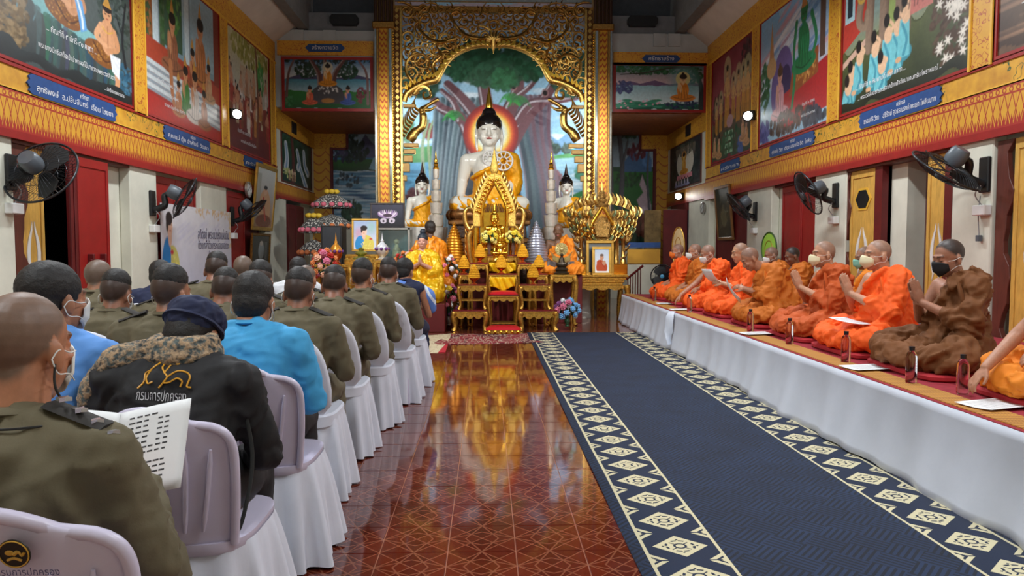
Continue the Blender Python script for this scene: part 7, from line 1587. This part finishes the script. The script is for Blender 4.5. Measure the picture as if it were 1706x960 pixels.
# loudspeaker and lace tiered parasols, far left
(x0, z0), (x1, z1) = W(535, 436, 13), W(570, 376, 13); e = empty('loudspeaker', ((x0+x1)/2, 13, 0), 0, 'tall black loudspeaker cabinet behind the gold enamel jar', 'loudspeaker'); w_ = (x1-x0)/2
MB().box(-w_, w_, 0, .4, 0, z1).build('cabinet', blackm, e, bev=.01); MB().box(-w_+.03, w_-.03, -.012, 0, z0-.3, z1-.03).build('grille', mat('speaker_grille', (48, 52, 58), .7, var=.1, bump=.5, bscale=200), e, bev=.006)
g = MG('white_lace', .9); v = g.vor(30); g.base(g.mix(v.soft(.3, .45), lin((220, 220, 212)), lin((70, 70, 70)))); g.bump(v, .5, .01); lace = g.m
def parasol(label, px, pt, Y, tiers, w0, top):
    p = aty(px, pt, Y); e = empty('lace_parasol', (p.x, Y, 0), 0, label, 'parasol'); MB().cyl((0, 0, 0), (0, 0, p.z+.04), .015, n=8).build('pole', frg, e, smooth=40); z = p.z
    for k in range(tiers):
        R = w0*(1+.12*k); MB().lathe([(.02, z), (R*.55, z-.07), (R*.95, z-.17), (R, z-.19), (R*1.0, z-.3), (R*.97, z-.3), (R*.96, z-.18), (.02, z-.02)], 22).build('canopy', lace, e, smooth=40)
        o = MB()
        for j in range(14): a = j*2*PI/14; o.ball((R*math.cos(a), R*math.sin(a), z-.24), (.06, .06, .05), 6, 4)
        q = o.build('silk_flowers', mat('petal_fabric_%d' % k, [(214, 110, 130), (206, 120, 70), (190, 150, 170)][k % 3], .7, var=.3), e, smooth=180); q['kind'] = 'stuff'
        z -= .42
    b = MB(); [b.ball((.1*math.cos(j), .1*math.sin(j), p.z+.03), (.07, .05, .05), 6, 4) for j in range(6)]; q = b.build('bow', mat('yellow_bow', (214, 180, 50), .6), e, smooth=180); q['kind'] = 'stuff'
parasol('tiered white lace parasol with yellow bow behind the loudspeaker', 552, 322, 15, 2, .36, YE); parasol('tall white lace parasol beside the red door of the bay', 522, 362, 14.0, 3, .24, YE)
# right rear: bookshelf rail and low white partition beside the throne
(x0, z0), (x1, z1) = W(1046, 458, 15.5), W(1078, 400, 15.5); o = struct('wall_low_partition', MB().box(x0, x1+.3, 15.6, 15.75, 0, z1-.5), cream); MB().box(x0, x1+.3, 15.56, 15.6, z1-.5, z1-.2).build('ornament_panel', spikem, o); MB().box(x0, x1+.3, 15.55, 15.6, z1-.16, z1-.05).build('blue_panel', bluem, o)
e = empty('stair_rail', (W(1050, 0, 14.4)[0], 14.4, 0), 0, 'short dark red stair rail with wooden balusters beside the throne', 'rail')
for k in range(6): MB().cyl((.05*k, 0, .0), (.05*k, 0, .72+.04*k), .012, n=8).build('baluster', brownw, e)
MB().tube([(-.03, 0, .72), (.3, 0, .99)], .035, 8, flat=.6).build('handrail', redd, e)
# ================================================================ fans, lamps, banner, pictures and small things on the walls
steel = mat('dark_steel', (52, 54, 58), .35, .6, var=.1); fanb = mat('fan_black', (24, 25, 27), .4, var=.08); fang = mat('fan_grey', (84, 92, 100), .4, var=.05)
def fan_head(e, c_, axis, R, hubm=fang, bl=fanb):
    """guard, blades and motor about centre c_, air blowing along axis"""
    T = Matrix.Translation(c_) @ Vector(axis).normalized().to_track_quat('Z', 'Y').to_matrix().to_4x4()
    def part(mb, name, m, **k): mb.xf(T); return mb.build(name, m, e, **k)
    b = MB(); b.tube([(R*math.cos(a), R*math.sin(a), 0) for a in np.linspace(0, 2*PI, 41)[:-1]], .011, 6, True); part(b, 'guard_rim', steel, smooth=60)
    for s, nm in ((1, 'front_guard'), (-1, 'rear_guard')):
        b = MB()
        for k in range(48):
            a = 2*PI*k/48; b.tube([(r*math.cos(a), r*math.sin(a), s*.085*(1-(r/R)**3)) for r in (R*.16, R*.45, R*.75, R)], .0022, 3)
        for r in (.33, .6): b.tube([(R*r*math.cos(a), R*r*math.sin(a), s*.085*(1-r**3)) for a in np.linspace(0, 2*PI, 25)[:-1]], .0025, 4, True)
        o = part(b, nm, steel); o['kind'] = 'stuff'
    for k in range(3):
        b = MB(); P = [(R*.12, -.04), (R*.35, -.11), (R*.7, -.15), (R*.9, -.08), (R*.92, .04), (R*.7, .1), (R*.35, .07), (R*.12, .04)]
        b.prism(P, -.004, .004, 'z'); b.xf(Euler((.35, 0, 0)).to_matrix().to_4x4()); b.xf(Matrix.Rotation(2*PI*k/3, 4, 'Z')); part(b, 'blade', bl)
    part(MB().lathe([(0, .1), (R*.17, .09), (R*.18, .06), (0, .06)], 18), 'hub_cap', hubm, smooth=40)
    part(MB().lathe([(0, -.24), (.075, -.235), (.09, -.2), (.095, -.12), (.08, -.07), (0, -.06)], 18), 'motor', fang, smooth=40)
    return T
def wallfan(label, side, mpx, mpy, hpx, hpy, axis, R, off=.42):
    X = XL if side < 0 else XR; m_ = atx(mpx, mpy, X-side*.02)
    d = ray(hpx, hpy); t = (X-side*off)/d[0]; c_ = Vector((X-side*off, d[1]*t, CAMH+d[2]*t))
    e = empty('wall_fan', m_, 0, label, 'fan'); L = lambda p: Vector(p)-m_; c_ = L(c_); ax = Vector(axis).normalized()
    MB().box(-.02, .02, -.07, .07, -.2, .14).build('wall_plate', fanb, e, bev=.01)
    MB().tube(bez([(-side*.02, 0, -.12), (-side*.16, 0, -.06), tuple(c_*.6-ax*.1), tuple(c_-ax*.17)], 5), [.045]*6+[.04]*5+[.03]*5, 8).build('arm', fanb, e, smooth=60)
    fan_head(e, c_, ax, R)
    MB().tube(bez([(-side*.03, -.03, -.1), (-side*.1, -.02, -.2), (-side*.05, .03, -.26), (-side*.02, 0, -.32)], 5), .006, 5).build('cord', mat('grey_cord', (150, 150, 150), .6), e, smooth=60)
    MB().box(*sorted((side*.02, -side*.06)), -.09, .09, -.42, -.32).build('socket_box', white, e, bev=.008)
    return e
wallfan('black wall fan with wide wire guard on the pier beside the open doorway, left wall', -1, 18, 282, 68, 287, (.05, .85, -.5), .34, .3)
wallfan('black wall fan turned down on the pier beside the banner', -1, 254, 335, 308, 330, (.75, .35, -.45), .31)
wallfan('black wall fan below the gold framed portrait on the left wall', -1, 387, 358, 420, 352, (.55, .3, -.75), .31, .35)
wallfan('black wall fan tilted down on the pier beside the open doorway, right wall', 1, 1641, 286, 1576, 284, (-.35, .5, -.8), .34)
wallfan('black wall fan on the pier beside the closed red shutters', 1, 1392, 322, 1346, 322, (-.8, .05, -.42), .32)
wallfan('black wall fan beside the narrow dark picture on the right wall', 1, 1258, 350, 1230, 345, (-.7, .2, -.6), .31)
# flood lamps on the walls
lens = mat('lamp_lens_glow', (255, 252, 244), .4, var=0, emit=28)
for (X, px, py, aim, lb, wt) in ((XL+.16, 395, 190, (1, -.75, -.12), 'lit flood lamp on the left wall between the palace and crowd murals', 60), (XR-.16, 1246, 193, (-1, -.75, -.12), 'lit flood lamp on the right wall beside the green figure mural', 60), (XR-.16, 1130, 327, (-1, -1.0, -.1), 'lit flood lamp over the red door of the altar bay', 40)):
    p = atx(px, py, X); e = empty('flood_lamp', p, 0, lb, 'lamp'); T = Vector(aim).normalized().to_track_quat('Z', 'Y').to_matrix().to_4x4()
    MB().prism([(-.1, -.085), (.1, -.085), (.11, 0), (.1, .085), (-.1, .085), (-.11, 0)], -.09, .0, 'z').xf(T).build('housing', fanb, e, bev=.008)
    MB().lathe([(0, .012), (.06, .009), (.088, .0)], 20, sy=.85).xf(T).build('lens', lens, e, smooth=60)
    s = -1 if X < 0 else 1; MB().tube([T @ Vector((0, 0, -.08)), Vector((s*.16, 0, -.02))], .02, 7).build('bracket', fanb, e)
    o = spot('flood_light', p+Vector(aim).normalized()*.05, p+Vector(aim), wt, math.radians(140), blend=1); o.parent = e; o.location = Vector(aim).normalized()*.05
# fixtures made up for the added tube lamps, out of view
for k, (x, y, wt) in enumerate(ADDED_LAMPS):
    e = empty('added_tube_lamp', (x, y, ADDED_LAMP_Z), 0, 'added unseen white fluorescent tube lamp over the %s' % ('rearmost chairs', 'platform end away from the altar', 'middle chairs', 'middle of the platform', 'front chairs', 'platform end at the altar')[k], 'lamp')
    MB().box(-.13, .13, -.68, .68, 0, .06).build('housing', white, e, bev=.01)
    for s in (-1, 1): MB().cyl((s*.06, -.62, -.02), (s*.06, .62, -.02), .014, n=10).build('tube', mat('added_tube_glow', (240, 246, 255), .4, var=0, emit=6), e, smooth=60); MB().cyl((0, s*.5, .06), (0, s*.5, 7.4-ADDED_LAMP_Z), .006, n=6).build('hanger', white, e)
# unseen lamps added behind the screen to brighten the great mural
for s, px in ((-1, 662), (1, 982)):
    x, z = W(px, 200); e = empty('added_mural_lamp', (x, AY+.2, 0), 0, 'added unseen tube lamp behind the %s side of the gilded screen' % ('river' if s < 0 else 'forest'), 'lamp')
    MB().box(-.05, .05, -.05, .02, 0, 5.6).build('housing', white, e)
    MB().cyl((0, .04, 2.25), (0, .04, 5.55), .014, n=8).build('tube', MATS['added_tube_glow'], e, smooth=60)
    a_ = area('added_mural_light', (-s*.03, .08, 3.9), .12, 3.2, 42, (.95, .98, 1), (0, 0, 0)); a_.rotation_euler = (Vector((-s*.9, 1, 0)).to_track_quat('-Z', 'Z')).to_euler(); a_.parent = e
# banner on the left wall
P0, P1 = atx(268, 440, XL+.05), atx(383, 350, XL+.05); ya, yb, zt, zb_ = P0.y, P1.y, atx(268, 338, XL+.05).z, .75
c = Cv((yb-ya)/(zt-zb_), 95, (216, 216, 226), 40); H_ = c.A
c.grad(0, 1, (206, 208, 226), (224, 224, 228), .1)
for i in range(60): c.dab(c.r.uniform(.5, H_), c.r.uniform(.55, .8), .1, .02, (196, 196, 220), .3, .4)
for i in range(50): t = c.r.uniform(); c.dab(H_*(.45+.55*t), 1-abs(c.r.normal())*.05, .03, .015, (214, 176, 110), .7, c.r.uniform(0, 3)); c.dab(H_-abs(c.r.normal())*.04, c.r.uniform(.5, 1), .02, .02, (222, 190, 130), .6)
c.ell(.3, .22, .2, .3, (206, 200, 110)); c.leaves(.32, .2, .15, .22, (226, 214, 120), 60, .02); c.ell(.13, .3, .12, .32, (44, 130, 200), rot=-.15); c.ell(.24, .62, .05, .12, (228, 186, 160)); c.ell(.24, .74, .075, .12, (232, 192, 168)); c.ell(.225, .83, .09, .08, (36, 28, 32)); c.ell(.17, .77, .03, .1, (36, 28, 32)); c.dab(.29, .44, .04, .03, (196, 60, 70))
for s in (-1, 1): c.dab(.25+s*.03, .755, .012, .006, (40, 30, 30))
c.dab(.25, .69, .018, .007, (186, 60, 60))
e = empty('printed_banner', (XL+.06, (ya+yb)/2, zb_), PI/2, 'white printed banner with a lady in blue and yellow on the wall', 'banner')
link('banner_sheet', c.mesh(yb-ya, zt-zb_, .006), attrmat('vinyl_print', .5, .05, 6), e)
tx = mat('banner_lettering', (70, 62, 96), .6, var=0)
for (s, z, sz, wd) in (('สถิตอยู่ พระแม่แห่งแผ่นดิน', .56, .2, 1.35), ('ด้วยเกล้าด้วยกระหม่อมขอเดชะ', .42, .17, 1.35), ('ข้าพระพุทธเจ้า', .31, .1, .5)): o = text_on(s, sz, tx, e, (.58, -.006, z*(zt-zb_)+.12), (PI/2, 0, 0), wd)
# pictures leaning on the walls
def wall_picture(label, side, pxa, pxb, pyt, pyb, cv, fr, fw, tilt=.1, X_=.04):
    X = (XL+X_) if side < 0 else (XR-X_); A_, B_ = atx(pxa, pyb, X), atx(pxb, pyt, X); w_ = abs(B_.y-A_.y); z0, z1 = atx((pxa+pxb)/2, pyb, X).z, atx((pxa+pxb)/2, pyt, X).z
    e = portrait(label, (-w_/2, z0), (w_/2, z1), 0, cv, fr, fw, 0); e.location = (X, (A_.y+B_.y)/2, z0); e.rotation_euler = (tilt, 0, PI/2 if side < 0 else -PI/2); return e
c = Cv(.6, 90, (190, 180, 150), 41); c.grad(0, 1, (150, 110, 80), (206, 214, 214), .05); c.ell(.3, .3, .2, .35, (206, 160, 120)); c.ell(.3, .62, .06, .07, (214, 170, 140)); c.ell(.3, .68, .06, .035, (40, 30, 30)); c.rect(.02, .14, .1, .9, (150, 150, 130), .5); c.ell(.3, .1, .25, .12, (120, 60, 40)); c.line([(.25, .5), (.3, .3), (.36, .12)], .02, .02, (190, 60, 50))
wall_picture('tall gold framed portrait above the fan on the left wall', -1, 419, 451, 276, 384, c, frg, .07)
c = Cv(.7, 60, (30, 32, 34), 42); c.grad(0, 1, (14, 16, 18), (50, 54, 56), .1); c.ell(.36, .5, .12, .3, (150, 160, 164)); c.ell(.36, .75, .07, .08, (190, 180, 170)); c.rect(.5, .6, .2, .8, (90, 96, 100))
wall_picture('dark picture in a thin gold frame under the tall portrait', -1, 417, 447, 389, 446, c, goldd, .05, .06)
c = Cv(.35, 60, (40, 38, 30), 43); c.leaves(.17, .5, .15, .45, (70, 64, 44), 60, .03); c.ell(.17, .4, .08, .2, (90, 84, 60))
wall_picture('narrow dark picture in a wooden frame leaning from the right wall', 1, 1197, 1224, 309, 400, c, mat('frame_wood', (120, 80, 40), .4, var=.2), .06, .1, -.035)
# clocks
for (X, px, py, r, lb, rz) in ((XR-.03, 1172, 347, .13, 'round white wall clock near the altar bay', -1), (XL+.06, 412, 316, .15, 'round pale clock on the ornament band of the left wall', 1)):
    p = atx(px, py, X); e = empty('wall_clock', p, rz*PI/2, lb, 'clock'); MB().lathe([(r, 0), (r, .04), (r*.88, .045), (r*.86, .02)], 28, rot=rotm(PI/2)).build('rim', alu, e, smooth=30); MB().lathe([(0, .022), (r*.87, .02)], 28, rot=rotm(PI/2)).build('dial', white, e)
    for k in range(12): a = k*PI/6; MB().box(-.004, .004, -.026, -.023, r*.68, r*.8).xf(Matrix.Rotation(a, 4, 'Y')).build('hour_mark', blackm, e)
    for a, l_ in ((.9, .5), (4.2, .7)): MB().box(-.005, .005, -.03, -.027, 0, r*l_).xf(Matrix.Rotation(a, 4, 'Y')).build('hand', blackm, e)
# ceremonial palm fans propped behind the monks
def talipot(label, p, hw, hh, m, rz, poleh):
    e = empty('ceremonial_fan', p, rz, label, 'fan'); MB().lathe([(0, .012), (.9, .009), (1, 0), (.9, -.009), (0, -.012)], 30, rot=rotm(PI/2)).build('fan_leaf', m, e, smooth=40); e.children[0].scale = (hw, 1, hh); e.children[0].location = (0, 0, hh+poleh)
    b = MB(); b.tube([(hw*1.0*math.cos(a), -.005, hh+poleh+hh*math.sin(a)) for a in np.linspace(0, 2*PI, 33)[:-1]], .014, 6, True); b.build('fan_border', mat('fan_edge', (60, 90, 40), .6) if m.name.startswith('green') else frg, e, smooth=60); MB().cyl((0, 0, 0), (0, 0, poleh+.05), .014, n=8).build('handle', frg, e)
    b = MB(); b.tube([(hw*.5*math.cos(a), -.014, hh+poleh+hh*.5*math.sin(a)) for a in np.linspace(0, 2*PI, 25)[:-1]], .006, 5, True); b.build('fan_motif', frg, e, smooth=60)
p = atx(1285, 442, XR-.1); talipot('green oval ceremonial fan leaning beside the closed red shutters', (XR-.14, p.y, .55), .2, .27, mat('green_fan_silk', (150, 200, 70), .6, var=.08), -PI/2+.25, p.z-.55)
p = aty(1130, 445, 12.9); talipot('cream oval ceremonial fan standing behind the orange masked monk', (p.x, 12.9, PH), .13, .35, mat('cream_fan_silk', (206, 180, 130), .6, var=.15), -.9, max(.02, p.z-PH))
p = aty(1106, 461, 12.6); e = empty('electric_fan', (p.x, 12.7, PH), 0, 'black standing electric fan with blue hub at the end of the platform', 'fan'); MB().lathe([(.13, 0), (.13, .02), (.03, .05), (.025, p.z-PH-.1)], 16).build('base', fanb, e, smooth=40); fan_head(e, Vector((0, 0, p.z-PH)), (-.3, -1, .05), .2, mat('blue_hub', (70, 150, 190), .4))
# microphones held at the far end, hanging plugs
p = atx(1631, 392, XR-.03); e = empty('hanging_plug', p, 0, 'grey plug hanging on a cord below the fan of the right wall doorway', 'cord'); MB().tube(bez([(0, 0, 0), (0, .02, .2), (0, 0, .38)], 5), .006, 5).build('cord', MATS['grey_cord'], e, smooth=60); MB().box(-.02, .02, -.025, .025, -.06, 0).build('plug', fang, e, bev=.004)
